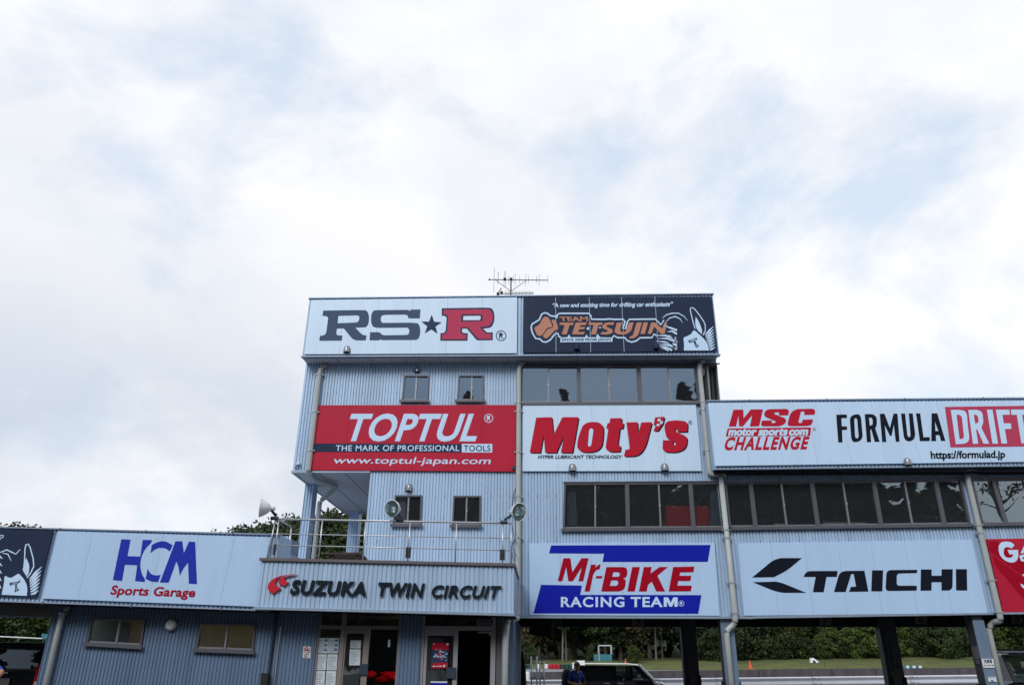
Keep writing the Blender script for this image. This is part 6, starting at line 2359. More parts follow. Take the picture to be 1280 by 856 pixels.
def cone(px, py, Y, h, label):
    p = W(px, py, Y)
    r = thing('traffic_cone', label, 'traffic cone', (p.x, Y, p.z), 'traffic cones beside the track')
    mb = MB()
    mb.lathe([(h * .24, .0), (h * .09, h * .7), (h * .05, h), (0, h)], (0, 0, h * .06), (0, 0, 1), 14)
    mb.build('body', M['orange'], r, world=False, smooth=True)
    mb = MB()
    mb.box(-h * .33, h * .33, -h * .33, h * .33, 0, h * .07)
    mb.build('base', M['orange'], r, world=False)
    mb = MB()
    mb.lathe([(h * .185, h * .3), (h * .145, h * .48)], (0, 0, 0), (0, 0, 1), 14)
    mb.build('band', M['tail'], r, world=False)


cone(938.2, 835.3, 60, .52, 'orange traffic cone on the track edge right of the front column')
cone(782, 829.3, 75, .42, 'tiny orange cone far behind the wagon roof')


def far_items():
    # teal marshal stand with a steel frame on a little mound
    Y = 76
    a, b = W(743, 825.5, Y), W(765.5, 825.5, Y)
    zt = WZ(754, 817.3, Y)
    r = thing('marshal_stand', 'teal box stand with a steel frame on a grass mound', 'stand', ((a.x + b.x) / 2, Y, a.z))
    mb = MB()
    n = 4
    for i in range(n):
        x0, x1 = a.x + (b.x - a.x) * i / n, a.x + (b.x - a.x) * (i + 1) / n - .02
        mb = MB()
        mb.box(x0, x1, Y, Y + 1.1, a.z, zt)
        mb.build('panel', M['teal'], r)
    mb = MB()
    x0, x1 = WX(748.7, 815, Y), WX(764.5, 815, Y)
    z1 = WZ(756, 806.5, Y)
    mb.tube([(x0, Y, a.z), (x0, Y, z1)], .05, 6)
    mb.tube([(x1, Y, zt), (x1, Y, z1)], .05, 6)
    mb.tube([(x0, Y + 1, zt), (x0, Y + 1, z1)], .04, 6)
    mb.tube([(x1, Y + 1, zt), (x1, Y + 1, z1)], .04, 6)
    mb.tube([(x0, Y, z1), (x1, Y, z1)], .06, 6)
    mb.tube([(x0, Y + 1, z1), (x1, Y + 1, z1)], .05, 6)
    mb.build('frame', M['galv'], r)
    mb = MB()
    cx = (a.x + b.x) / 2
    mb.lathe([(2.3, -.9), (1.9, -.35), (1.3, -.05), (0, .0)], (cx, Y + .5, a.z), (0, 0, 1), 20)
    tag(mb.build('mound', M['grass'], smooth=True, origin=(cx, Y + .5, a.z - .9)), kind='structure')
    # white service vehicle seen over the man's head
    Y = 70
    a, b = W(715.5, 829.5, Y), W(731, 825, Y)
    r = thing('service_truck', 'small white service truck far off over the man in blue', 'truck', ((a.x + b.x) / 2, Y, 1.33))
    z0, z1 = a.z, b.z
    mb = MB()
    mb.box(a.x, a.x + .5, Y, Y + 1.4, 1.5, z0 + .12)
    mb.box(a.x + .4, b.x, Y, Y + 1.4, 1.7, z1)
    mb.build('body', M['car_white'], r)
    mb = MB()
    mb.box(a.x + .1, a.x + .42, Y - .01, Y + .5, z0 - .05, z0 + .06)
    mb.build('window', M['tint_glass'], r)
    for i in range(2):
        mb = MB()
        mb.lathe([(0, 0), (.22, .02), (.22, .18), (0, .2)], (a.x + .3 + i * .7, Y - .02, 1.5), (0, 1, 0), 14)
        mb.build('wheel', M['rubber'], r)
    # white broken panel on the grass and a low yellow stake
    Y = 72
    r = thing('white_panel', 'white angular panel lying tilted on the grass bank', 'panel', W(1018, 828, Y))
    a = Art(920, 765, 7.11, Y, r)
    a.poly('face', M['car_white'], [[[(662, 405), (690, 404), (740, 442), (715, 447), (700, 425), (686, 425), (682, 447), (664, 447)]]], depth=.3)
    a.poly('dark_gap', M['rubber'], [[[(684, 428), (698, 428), (712, 446), (684, 446)]]], Y=Y + .2)
    p = W(1030.5, 828, Y)
    mb = MB()
    mb.tube([(p.x, Y, p.z - .35), (p.x, Y, p.z + .18)], .035, 6)
    tag(mb.build('marker_stake', M['leaf_y'], origin=(p.x, Y, p.z - .35)), 'yellow stake on the grass right of the white panel', 'stake')
    # low kerb blocks on the track edge
    Y = 46.3
    r = thing('track_kerb', 'low green and white kerb blocks on the track edge', 'kerb', (WX(1140, 832, Y), Y, 1.3))
    x0, x1 = WX(1129, 833, Y), WX(1152.5, 833, Y)
    for i in range(6):
        xa, xb = x0 + (x1 - x0) * i / 6, x0 + (x1 - x0) * (i + 1) / 6 - .01
        mb = MB()
        mb.box(xa, xb, Y, Y + .5, 1.27, WZ(1140, 831.4, Y))
        mb.build('block', M['teal'] if i % 2 == 0 else M['label_white'], r)
    # black speaker under the first floor
    Y = 19.5
    s = Q((663, 776), (690.5, 776), (689, 797), (661.5, 792), Y)
    r = thing('hanging_speaker', 'black loudspeaker hanging under the first garage ceiling', 'speaker', s.base())
    a, b = s.p(0, 0), s.p(1, 1)
    mb = MB()
    c = [W(663, 776, Y), W(691, 776, Y), W(688, 797.5, Y), W(661.5, 791, Y)]
    mb.hexa([tuple(c[3]), tuple(c[2]), tuple(c[1]), tuple(c[0])] + [(q.x + .05, q.y + .4, q.z + .08) for q in (c[3], c[2], c[1], c[0])])
    mb.build('case', M['rubber'], r)
    mb = MB()
    c = [W(682, 780, Y), W(690, 779, Y), W(687.5, 796.5, Y), W(679.5, 794.5, Y)]
    mb.hexa([(q.x, q.y - .02, q.z) for q in (c[3], c[2], c[1], c[0])] + [(q.x, q.y - .001, q.z) for q in (c[3], c[2], c[1], c[0])])
    mb.build('grille', M['steel_dark'], r)
    mb = MB()
    mb.box(s.p(.4, 1)[0], s.p(.6, 1)[0], Y + .1, Y + .2, s.p(.5, 1)[1], Z_FLR + .5)
    mb.build('bracket', M['steel_dark'], r)
    # bay number plates on the rear beam
    Yb = 22.3
    for txt, x0, x1, yb, wh in (('10', 686, 702.5, 784, 'beside the hanging loudspeaker'), ('9', 790, 805, 783.6, 'above the parked wagon'), ('7', 1024, 1039.5, 782, 'above the white angular panel'),
                                ('6', 1143.5, 1159, 780.2, 'left of the right front pillar'), ('5', 1264, 1279, 779.5, 'above the off-roader')):
        s = Q((x0, yb - 15), (x1, yb - 15), (x1, yb - .6), (x0, yb - .6), Yb)
        r = thing('bay_number', 'dull plate numbered %s on the beam, %s' % (txt, wh), 'number plate', s.base())
        mb = MB()
        s.hexa(mb, 0, 1, 0, 1, Yb, Yb + .02)
        mb.build('plate', M['plate'], r)
        w_ = 9.0 if len(txt) > 1 else 5.5
        cx = (x0 + x1) / 2
        print_text(r, 'numeral', txt, M['plate_print'], (cx - w_ / 2, yb - 2.6), (cx + w_ / 2, yb - 2.6), (cx - w_ / 2, yb - 12.5), (cx + w_ / 2, yb - 12.5), Yb - .004, bold=.02)
    # plates on the pillars
    Y = YT + .03
    s = Q((1227.2, 823), (1241.3, 823), (1243.5, 834), (1229.3, 834), Y)
    r = thing('pillar_plate', 'white plate with dark Japanese lettering on the right front pillar', 'sign', s.base())
    mb = MB()
    s.hexa(mb, 0, 1, 0, 1, Y - .0, Y + .018)
    mb.build('plate', M['label_white'], r)
    print_text(r, 'lettering', '\u6d17\u8eca\u5834', M['print_ring'], (1230.2, 828), (1240.2, 828), (1229.6, 824.4), (1239.6, 824.4), Y - .004, bold=.02)
    a = Art(1195, 800, 15.28, Y - .004, r)
    a.poly('lettering', M['print_ring'], [[[(530, 462), (545, 460), (550, 482), (560, 484), (558, 488), (536, 487)]], [[(566, 470), (586, 462), (590, 470), (570, 480)]], [[(596, 466), (620, 466), (612, 486), (600, 486)]], [[(626, 464), (640, 464), (634, 486), (628, 480)]], [[(648, 462), (676, 462), (676, 470), (664, 486), (652, 480)]], [[(688, 462), (716, 462), (718, 486), (690, 486)]]])
    s = Q((1235, 845.5), (1244.8, 845.5), (1246.2, 851.5), (1236.2, 851.5), Y)
    r = thing('pillar_sticker', 'small white sticker low on the right front pillar', 'sticker', s.base())
    mb = MB()
    s.hexa(mb, 0, 1, 0, 1, Y - .0, Y + .018)
    mb.build('sheet', M['label_white'], r)
    a = Art(1195, 800, 15.28, Y - .004, r)
    a.poly('printed_block', M['blue_patch'], [[[(660, 752), (715, 752), (718, 780), (690, 785), (664, 768)]], [[(625, 705), (735, 708), (735, 716), (625, 713)]]])
    Y = 22.07
    s = Q((1113.2, 806), (1123.5, 806), (1127, 838), (1117, 838), Y)
    r = thing('pillar_plate', 'dark worn plate with two lines of marks on the rear pillar', 'sign', s.base())
    mb = MB()
    s.hexa(mb, 0, 1, 0, 1, Y + .005, Y + .025)
    mb.build('plate', M['column_dark'], r)
    a = Art(1100, 795, 14.03, Y, r)
    a.poly('lettering', M['rubber'], [[[(235, 343), (265, 340), (268, 368), (240, 368)]], [[(295, 340), (332, 340), (335, 368), (298, 368)]], [[(285, 465), (318, 465), (322, 490), (290, 490)]], [[(268, 515), (360, 512), (366, 545), (275, 548)]]])
    s = Q((1214.6, 807), (1221.5, 807), (1225.5, 829), (1218.5, 829), Y=YT + .2)
    # small plate on the flank of the right front pillar
    xa = WX(1217.7, 785, YT + .05) - .004
    r = thing('pillar_plate', 'narrow grey plate on the dark flank of the right front pillar', 'sign', (xa, YT + .2, 1.9))
    mb = MB()
    mb.box(xa - .012, xa, YT + .09, YT + .30, WZ(1220, 823, YT + .1), WZ(1217, 807, YT + .1))
    mb.build('plate', M['plate'], r)
    mb = MB()
    mb.box(xa - .012, xa, YT + .12, YT + .26, WZ(1222, 829, YT + .1), WZ(1220, 824, YT + .1))
    mb.build('plate', M['plate'], r)
    # posts and draped things at the left end of the pit opening
    Y = 24.0
    for lab, x0, x1, yt in (('wide grey post left of the man in blue', 664.2, 671, 820), ('narrow grey post nearer the man in blue', 675, 680, 826)):
        xa, xb = WX(x0, 840, Y), WX(x1, 840, Y)
        r = thing('steel_post', lab, 'post', ((xa + xb) / 2, Y, 0))
        for k in (0, 1):
            x = xa if k == 0 else xb
            mb = MB()
            mb.tube([(x, Y, 0), (x, Y, WZ(x0, yt, Y))], .022, 8)
            mb.build('tube', M['galv'], r, smooth=True)
        mb = MB()
        z = WZ(x0, yt, Y)
        for zz in (.3, .8, 1.25, z - .05): mb.box(xa + .022, xb - .022, Y - .01, Y + .01, zz - .015, zz + .015)
        mb.build('rung', M['galv'], r)['kind'] = 'stuff'
    Y = 22.0
    xa, xb = WX(648, 840, Y), WX(657.5, 850, Y)
    r = thing('folded_parasol', 'tall folded black parasol in the dark corner by the garages', 'parasol', ((xa + xb) / 2, Y, 0))
    mb = MB()
    cx = (xa + xb) / 2 - .0
    mb.lathe([(.02, 0), (.02, .3)], (cx, Y, 0), (0, 0, 1), 8)
    mb.build('pole', M['galv'], r)
    mb = MB()
    zt = WZ(652, 814, Y)
    mb.lathe([(.08, .3), (.14, .5), (.125, 1.0), (.10, 1.5), (.06, zt - .2), (.02, zt)], (cx, Y, 0), (0, 0, 1), 10)
    mb.build('cloth', M['cloth_black'], r)
    Y = 21.0
    xa, xb = WX(639.8, 850, Y), WX(649, 850, Y)
    mb = MB()
    zt = WZ(644, 831, Y)
    mb.hexa([(xa, Y, 0), (xb, Y, 0), (xb - .02, Y + .05, zt - .05), (xa + .05, Y + .05, zt), (xa, Y + .5, 0), (xb, Y + .5, 0), (xb - .02, Y + .45, zt - .08), (xa + .05, Y + .4, zt - .02)])
    tag(mb.build('blue_sheet', M['shirt'], origin=((xa + xb) / 2, Y, 0)), 'blue sheet draped in the dark corner beside the black parasol', 'sheet')


far_items()


def wire_fence():
    Y = 44
    r = thing('wire_fence', 'thin green wire fence on the slope behind the black van', 'fence', (WX(30, 800, Y), Y, 1.2))
    f = lin((0, 795.3), (62, 798.2), Y)
    x0, x1 = WX(-60, 800, Y), WX(75, 800, Y)
    mb = MB()
    mb.tube([(x0, Y, f(x0)), (x1, Y, f(x1))], .04, 6)
    mb.build('top_rail', M['galv'], r)
    mb = MB()
    for k in range(1, 6): mb.tube([(x0, Y, f(x0) - .28 * k), (x1, Y, f(x1) - .28 * k)], .012, 4)
    mb.build('wires', M['mesh_green'], r)['kind'] = 'stuff'
    x = x0
    while x < x1:
        mb = MB()
        mb.tube([(x, Y, 1.2), (x, Y, f(x))], .035, 6)
        mb.build('post', M['mesh_green'], r)
        x += 1.9
    s = Q((52, 791.5), (60, 791.8), (60, 800), (51.5, 800), 43.5)
    r = thing('teal_box', 'small teal box on the slope beside the wing wall', 'box', s.base())
    mb = MB()
    s.hexa(mb, 0, 1, .3, 1, 43.5, 44.2)
    mb.build('case', M['teal'], r)
    mb = MB()
    for u in (.1, .5, .9): s.hexa(mb, u - .04, u + .04, -1.5, .3, 43.6, 43.7)
    mb.build('legs', M['teal'], r)['kind'] = 'stuff'


wire_fence()


# ------------------------------------------------------------------ vehicles (local x forward, y left, z up)
def vehicle(root, Lr, Lf, Wd, zb, zr, xb0, xb1, xr0, xr1, paint, roofm, glassm, pillars, hood_z, rear_glass=True, roof_over=.0, tall_rear=None):
    """Lr, Lf: rear and front end; xb0, xb1 greenhouse foot; xr0, xr1 roof ends; pillars: x of extra pillars"""
    hw, rw = Wd / 2, Wd / 2 * .84
    prof = [(Lr + .05, .28), (Lr, .5), (Lr + .02, zb - .05), (xb0, zb), (xb1 - .05, zb), (xb1 + .02, hood_z), (Lf - .25, hood_z - .10), (Lf - .05, hood_z - .25), (Lf, .55), (Lf - .05, .28)]
    mb = MB()
    vs = []
    cut = [(-hw, .0), (-hw + .07, 0.0), (hw - .07, 0), (hw, 0)]
    n = len(prof)
    for y, s in ((-hw, .96), (-hw + .06, 1), (hw - .06, 1), (hw, .96)):
        for x, z in prof:
            vs.append((x * s, y, .28 + (z - .28) * (1 if s == 1 else .97)))
    fs = []
    for j in range(3):
        for i in range(n):
            a, b = j * n + i, j * n + (i + 1) % n
            fs.append((a, b, b + n, a + n))
    fs.append(tuple(range(n)))
    fs.append(tuple(3 * n + i for i in range(n - 1, -1, -1)))
    mb.add(vs, fs)
    body = mb.build('body', paint, root, world=False)
    # greenhouse corners
    zt = zr - .07
    def foot(x, s): return Vector((x, s * (hw - .05), zb))
    def head(x, s): return Vector((x, s * rw, zt))
    def pil(x0, x1, s, w=.05):
        m_ = MB()
        a, b = foot(x0, s), head(x1, s)
        o_ = Vector((w, 0, 0))
        i_ = Vector((0, -s * .05, 0))
        m_.hexa([a - o_, a + o_, b + o_, b - o_, a - o_ + i_, a + o_ + i_, b + o_ + i_, b - o_ + i_])
        m_.build('pillar', paint, root, world=False)
    xs = [(xb0 + .05, xr0 + .05)] + [(p, p + (0)) for p in pillars] + [(xb1 - .06, xr1 - .04)]
    for s in (-1, 1):
        for a, b in xs: pil(a, b, s)
        for (a0, a1), (b0, b1) in zip(xs, xs[1:]):
            m_ = MB()
            p, q, u, v = foot(a0 + .05, s), foot(b0 - .05, s), head(b1 - .05, s), head(a1 + .05, s)
            d = Vector((0, -s * .025, 0))
            m_.hexa([p + d, q + d, u + d, v + d, p + d * 1.3, q + d * 1.3, u + d * 1.3, v + d * 1.3])
            m_.build('side_window', glassm if (a0 < (xb0 + xb1) / 2 - .3) else M['car_glass'], root, world=False)
    for xf, xh, nm in ((xb0, xr0, 'rear_window'), (xb1, xr1, 'windscreen')):
        m_ = MB()
        d = Vector((.02 if xf == xb0 else -.02, 0, 0))
        p, q, u, v = Vector((xf, -hw + .12, zb)), Vector((xf, hw - .12, zb)), Vector((xh, rw - .04, zt)), Vector((xh, -rw + .04, zt))
        m_.hexa([p, q, u, v, p + d, q + d, u + d, v + d])
        m_.build(nm, glassm if nm == 'rear_window' else M['car_glass'], root, world=False)
    # roof
    m_ = MB()
    rp = [(xr0 - .04, zt), (xr0 + .0, zr - .03), (xr0 + .25, zr), (xr1 - .35, zr), (xr1 - .02, zr - .035), (xr1 + .03, zt)]
    n = len(rp)
    vs = []
    for y, dz in ((-rw - .03, -.03), (-rw * .8, 0), (rw * .8, 0), (rw + .03, -.03)):
        for x, z in rp: vs.append((x, y, max(z + dz, zt - .0)))
    fs = []
    for j in range(3):
        for i in range(n - 1): fs.append((j * n + i, j * n + i + 1, (j + 1) * n + i + 1, (j + 1) * n + i))
    for i in range(1): fs.append(tuple(j * n for j in range(4)))
    m_.add(vs, fs)
    m_.add([(xr0 - .02, -rw, zt - .01), (xr1, -rw, zt - .01), (xr1, rw, zt - .01), (xr0 - .02, rw, zt - .01)], [(0, 1, 2, 3)])
    m_.build('roof', roofm, root, world=False, smooth=False)
    # wheels
    for x in (Lr + .62, Lf - .62):
        for s in (-1, 1):
            m_ = MB()
            m_.lathe([(.0, -.1), (.27, -.1), (.30, -.07), (.30, .07), (.27, .1), (0, .1)], (x, s * (hw - .1), .30), (0, 1, 0), 20)
            w_ = m_.build('wheel', M['rubber'], root, world=False)
            m_ = MB()
            m_.lathe([(0, .11), (.17, .105), (.19, .1)], (x, s * (hw - .1), .30), (0, s, 0), 16)
            m_.build('rim', M['chrome'], w_, world=False)
    return body


def part_box(root, name, m, x0, x1, y0, y1, z0, z1):
    mb = MB()
    mb.box(x0, x1, y0, y1, z0, z1)
    return mb.build(name, m, root, world=False)


def cars():
    # white-roofed black wagon, side on, heading right
    Y = 27.0
    xr0_, xr1_ = WX(727, 832, Y), WX(800, 833, Y)
    xf = WX(829, 855, Y)
    zr = WZ(765, 828.3, Y)
    zb = WZ(765, 850, Y)
    ox = WX(770, 850, Y)
    r = thing('parked_wagon', 'black wagon with a white roof parked under the garages', 'car', (ox, Y + .7, 0))
    q = lambda px, py=840: WX(px, py, Y) - ox
    vehicle(r, q(714), q(829), 1.48, zb, zr, q(716), q(816), q(722), q(800), M['car_black'], M['car_white'], M['tint_glass'], [q(768.5), q(789)], zb + .02)
    mb = MB()
    for s in (-1, 1):
        mb.tube([(q(800), s * .62, zr - .06), (q(816.5), s * .69, zb + .03)], .045, 8)
    mb.build('windscreen_pillar', M['car_white'], r, world=False)
    mb = MB()
    mb.lathe([(0, 0), (.10, .02), (.12, .10), (.06, .16)], (q(827), -.55, zb - .16), (-.2, -1, .2), 14)
    mb.build('headlight', M['headlamp'], r, world=False)
    mb = MB()
    mb.lathe([(0, 0), (.10, .02), (.12, .10), (.06, .16)], (q(827), .55, zb - .16), (-.2, 1, .2), 14)
    mb.build('headlight', M['headlamp'], r, world=False)
    for s in (-1, 1): part_box(r, 'mirror', M['chrome'], q(796.5), q(800), s * .74 - .06, s * .74 + .06, zb + .09, zb + .2)
    part_box(r, 'bonnet', M['car_white'], q(812), q(826.5), -.6, .6, zb - .015, zb + .045)
    for i, x in enumerate((q(754), q(771))): part_box(r, 'door_handle', M['chrome'], x, x + .2, -.765, -.74, zb - .1, zb - .06)
    # seats seen through the glass
    for x in (q(786), q(775)): part_box(r, 'seat', M['cloth_black'], x - .1, x + .1, -.55, -.1, .5, zb + .15)
    # black van at the far left, rear towards the viewer
    Y = 17.8
    xl, xr = WX(-44, 830, Y), WX(57.5, 830, Y)
    zr = WZ(20, 801.5, Y)
    zb = WZ(20, 829, Y)
    r = thing('parked_van', 'black minivan seen from behind at the left edge', 'van', ((xl + xr) / 2, Y, 0), rz=R(90))
    Wd = xr - xl
    vehicle(r, 0, 4.7, Wd, zb - .1, zr, .005, 4.0, .10, 3.5, M['car_black'], M['car_black'], M['tint_glass'], [1.2, 2.5], zb - .2)
    mb = MB()
    mb.tube([(.17, -Wd / 2 * .78, zr - .015), (.17, Wd / 2 * .78, zr - .015)], .014, 8)
    mb.build('roof_edge_highlight', M['label_white'], r, world=False)  # white strip painting the lit edge of the roof, not a fitted part
    for s in (-1, 1):
        mb = MB()
        y = s * (Wd / 2 - .12)
        mb.hexa([(-.03, y - .09, zb - .62), (-.03, y + .07, zb - .62), (.0, y + .07, zb + .0), (.0, y - .01, zb + .0), (.12, y - .09, zb - .62), (.12, y + .10, zb - .62), (.14, y + .10, zb), (.14, y - .01, zb)])
        t = mb.build('tail_lamp', M['tail'], r, world=False)
        mb = MB()
        mb.box(-.045, -.032, y - .045, y + .02, zb - .50, zb - .36)
        mb.build('reflector', M['headlamp'], t, world=False)
    part_box(r, 'number_plate', M['plate'], -.02, -.005, -.2, .2, zb - .5, zb - .3)
    part_box(r, 'handle', M['chrome'], -.02, -.005, -.12, .12, zb - .2, zb - .17)
    # dark blue off-roader with a roof rack at the right edge
    Y = 21.5
    ox = WX(1268, 850, Y)
    zr = WZ(1270, 815.5, Y)
    zb = WZ(1270, 852.5, Y)
    r = thing('offroader', 'dark blue off-roader with a roof rack at the right edge', 'car', (ox, Y + .8, 0))
    q = lambda px: WX(px, 835, Y) - ox
    vehicle(r, q(1255), q(1255) + 4.1, 1.62, zb, zr, q(1265.5), q(1265.5) + 2.75, q(1259.5), q(1259.5) + 2.3, M['car_blue'], M['car_blue'], M['car_glass'], [q(1300)], zb - .02)
    part_box(r, 'roof_gutter', M['car_blue'], q(1258.5), q(1258.5) + 2.4, -.78, -.70, zr - .07, zr - .03)
    rk = MB()
    z = WZ(1270, 811, Y)
    for s in (-.62, .62):
        rk.tube([(q(1257), s, z), (q(1257) + 2.1, s, z)], .02, 6)
        rk.tube([(q(1259), s, z - .09), (q(1257) + 2.1, s, z - .09)], .014, 6)
        for i in range(5): rk.tube([(q(1262) + i * .45, s, zr - .02), (q(1262) + i * .45, s, z)], .012, 5)
    for i in range(6): rk.tube([(q(1258) + i * .4, -.62, z - .05), (q(1258) + i * .4, .62, z - .05)], .014, 5)
    rk.build('roof_rack', M['galv'], r, world=False)
    part_box(r, 'mirror', M['headlamp'], q(1277), q(1280), -.9, -.75, zb + .03, zb + .12)


cars()


# ------------------------------------------------------------------ people
def skin_mesh(name, m, joints, edges, root, sub=2):
    """joints: dict name -> (x, y, z, radius); first joint is the root"""
    names = list(joints)
    me = bpy.data.meshes.new(name)
    me.from_pydata([joints[k][:3] for k in names], [(names.index(a), names.index(b)) for a, b in edges], [])
    me.materials.append(m)
    o = bpy.data.objects.new(name, me)
    COL.objects.link(o)
    o.parent = root
    sk = o.modifiers.new('skin', 'SKIN')
    for i, k in enumerate(names):
        rr = joints[k][3]
        me.skin_vertices[0].data[i].radius = rr if isinstance(rr, tuple) else (rr, rr)
    me.skin_vertices[0].data[0].use_root = True
    sk.use_smooth_shade = True
    o.modifiers.new('subsurf', 'SUBSURF').render_levels = sub
    o.modifiers['subsurf'].levels = 1
    return o


def person(label, loc, rz, arms, head, shirt, trousers, scale=1.0, bag=False):
    """local: x right, y back (faces -y)"""
    r = thing('person', label, 'person', loc, rz=rz)
    r.scale = (scale, scale, scale)
    hx, hy, hz = head
    J = {'pelvis': (0, 0, .95, .13), 'belly': (0, -.01, 1.10, (.14, .11)), 'chest': (0, 0, 1.30, (.165, .12)), 'neck0': (0, .0, 1.45, .07), 'neck1': (hx * .5, hy * .5 - .01, 1.53, .052),
         'hl': (.09, 0, .90, .095), 'kl': (.11, -.02, .50, .062), 'al': (.12, .02, .09, .042), 'tl': (.13, -.15, .035, .032),
         'hr': (-.09, 0, .90, .095), 'kr': (-.11, -.01, .50, .062), 'ar': (-.12, .03, .09, .042), 'tr': (-.13, -.14, .035, .032)}
    E = [('pelvis', 'belly'), ('belly', 'chest'), ('chest', 'neck0'), ('neck0', 'neck1'), ('pelvis', 'hl'), ('hl', 'kl'), ('kl', 'al'), ('al', 'tl'), ('pelvis', 'hr'), ('hr', 'kr'), ('kr', 'ar'), ('ar', 'tr')]
    for s, (el, wr, hd) in arms.items():
        sg = 1 if s == 'l' else -1
        J['s' + s] = (.185 * sg, 0, 1.41, .062)
        J['e' + s] = (*el, .042)
        J['w' + s] = (*wr, .028)
        J['h' + s] = (*hd, (.035, .018))
        E += [('chest', 's' + s), ('s' + s, 'e' + s), ('e' + s, 'w' + s), ('w' + s, 'h' + s)]
        d = (Vector(hd) - Vector(wr)).normalized()
        side = d.cross(Vector((0, 0, 1)))
        side = side.normalized() if side.length > .01 else Vector((1, 0, 0))
        curl = side.cross(d)
        for i, (k, ln) in enumerate(((-1.5, .065), (-.5, .078), (.5, .072), (1.5, .055))):
            b = Vector(hd) + side * k * .019
            m1 = b + d * ln * .55 - curl * .012
            m2 = b + d * ln * .85 - curl * .035
            J['f%s%d0' % (s, i)] = (*b, .010)
            J['f%s%d1' % (s, i)] = (*m1, .009)
            J['f%s%d2' % (s, i)] = (*m2, .008)
            E += [('h' + s, 'f%s%d0' % (s, i)), ('f%s%d0' % (s, i), 'f%s%d1' % (s, i)), ('f%s%d1' % (s, i), 'f%s%d2' % (s, i))]
        tb = Vector(wr).lerp(Vector(hd), .5) + side * .035
        J['t%s0' % s] = (*tb, .011)
        J['t%s1' % s] = (*(tb + side * .02 + d * .04 - curl * .02), .009)
        E += [('w' + s, 't%s0' % s), ('t%s0' % s, 't%s1' % s)]
    # head on the neck
    J['skull0'] = (hx * .8, hy * .8, hz - .10, (.066, .07))
    J['skull1'] = (hx, hy + .01, hz, (.078, .095))
    J['skull2'] = (hx, hy + .015, hz + .07, (.068, .082))
    E += [('neck1', 'skull0'), ('skull0', 'skull1'), ('skull1', 'skull2')]
    body = skin_mesh('body', M['skin'], J, E, r)
    # face
    mb = MB()
    mb.lathe([(0, -.012), (.012, 0), (.006, .03), (0, .035)], (hx, hy - .10, hz - .03), (0, -.25, 1), 8)
    for s in (-1, 1): mb.lathe([(0, -.01), (.022, 0), (.03, .01), (.0, .015)], (hx + s * .078, hy + .02, hz), (s, 0, 0), 8)
    mb.build('nose_and_ears', M['skin'], body, world=False, smooth=True)
    mb = MB()
    for s in (-1, 1): mb.lathe([(0, 0), (.012, .004), (0, .008)], (hx + s * .03, hy - .092, hz + .008), (0, -1, 0), 8)
    mb.box(hx - .022, hx + .022, hy - .098, hy - .088, hz - .062, hz - .056)
    mb.build('eyes_and_mouth', M['hair'], body, world=False)
    mb = MB()
    n1_, n2_ = 8, 14
    vs, fs = [], []
    for j in range(n1_):
        t = j / (n1_ - 1) * 1.75
        for i in range(n2_):
            a = 2 * math.pi * i / n2_
            k = 1.0 + .04 * math.sin(i * 2.7 + j)
            y_ = math.sin(a) * .108 * math.sin(t) * k
            zz = math.cos(t) * .125
            if y_ < -.05 and zz < .05: zz = .05
            vs.append((hx + math.cos(a) * .09 * math.sin(t) * k, hy + .02 + y_, hz + .035 + zz))
    for j in range(n1_ - 1):
        for i in range(n2_):
            fs.append((j * n2_ + i, j * n2_ + (i + 1) % n2_, (j + 1) * n2_ + (i + 1) % n2_, (j + 1) * n2_ + i))
    mb.add(vs, fs)
    mb.build('hair', M['hair'], r, world=False, smooth=True)
    # shirt and trousers, a little larger than the body
    SJ = {'chest': (0, 0, 1.30, (.185, .14)), 'belly': (0, -.01, 1.10, (.165, .13)), 'hem': (0, 0, .93, (.165, .13)), 'collar': (0, 0, 1.45, .075)}
    SE = [('chest', 'belly'), ('belly', 'hem'), ('chest', 'collar')]
    for s, (el, wr, hd) in arms.items():
        sg = 1 if s == 'l' else -1
        a = Vector((.185 * sg, 0, 1.41))
        b = a.lerp(Vector(el), .9)
        SJ['s' + s] = (*a, .078)
        SJ['c' + s] = (*b, .064)
        SE += [('chest', 's' + s), ('s' + s, 'c' + s)]
    skin_mesh('shirt', shirt, SJ, SE, r)
    TJ = {'pelvis': (0, 0, .93, (.15, .12)), 'hl': (.09, 0, .86, .105), 'kl': (.11, -.02, .5, .08), 'al': (.12, .02, .10, .07), 'hr': (-.09, 0, .86, .105), 'kr': (-.11, -.01, .5, .08), 'ar': (-.12, .03, .10, .07)}
    skin_mesh('trousers', trousers, TJ, [('pelvis', 'hl'), ('hl', 'kl'), ('kl', 'al'), ('pelvis', 'hr'), ('hr', 'kr'), ('kr', 'ar')], r)
    for s in (-1, 1):
        mb = MB()
        mb.box(s * .125 - .05, s * .125 + .05, -.2, .08, 0, .07)
        mb.build('shoe', M['rubber'], r, world=False)
    return r


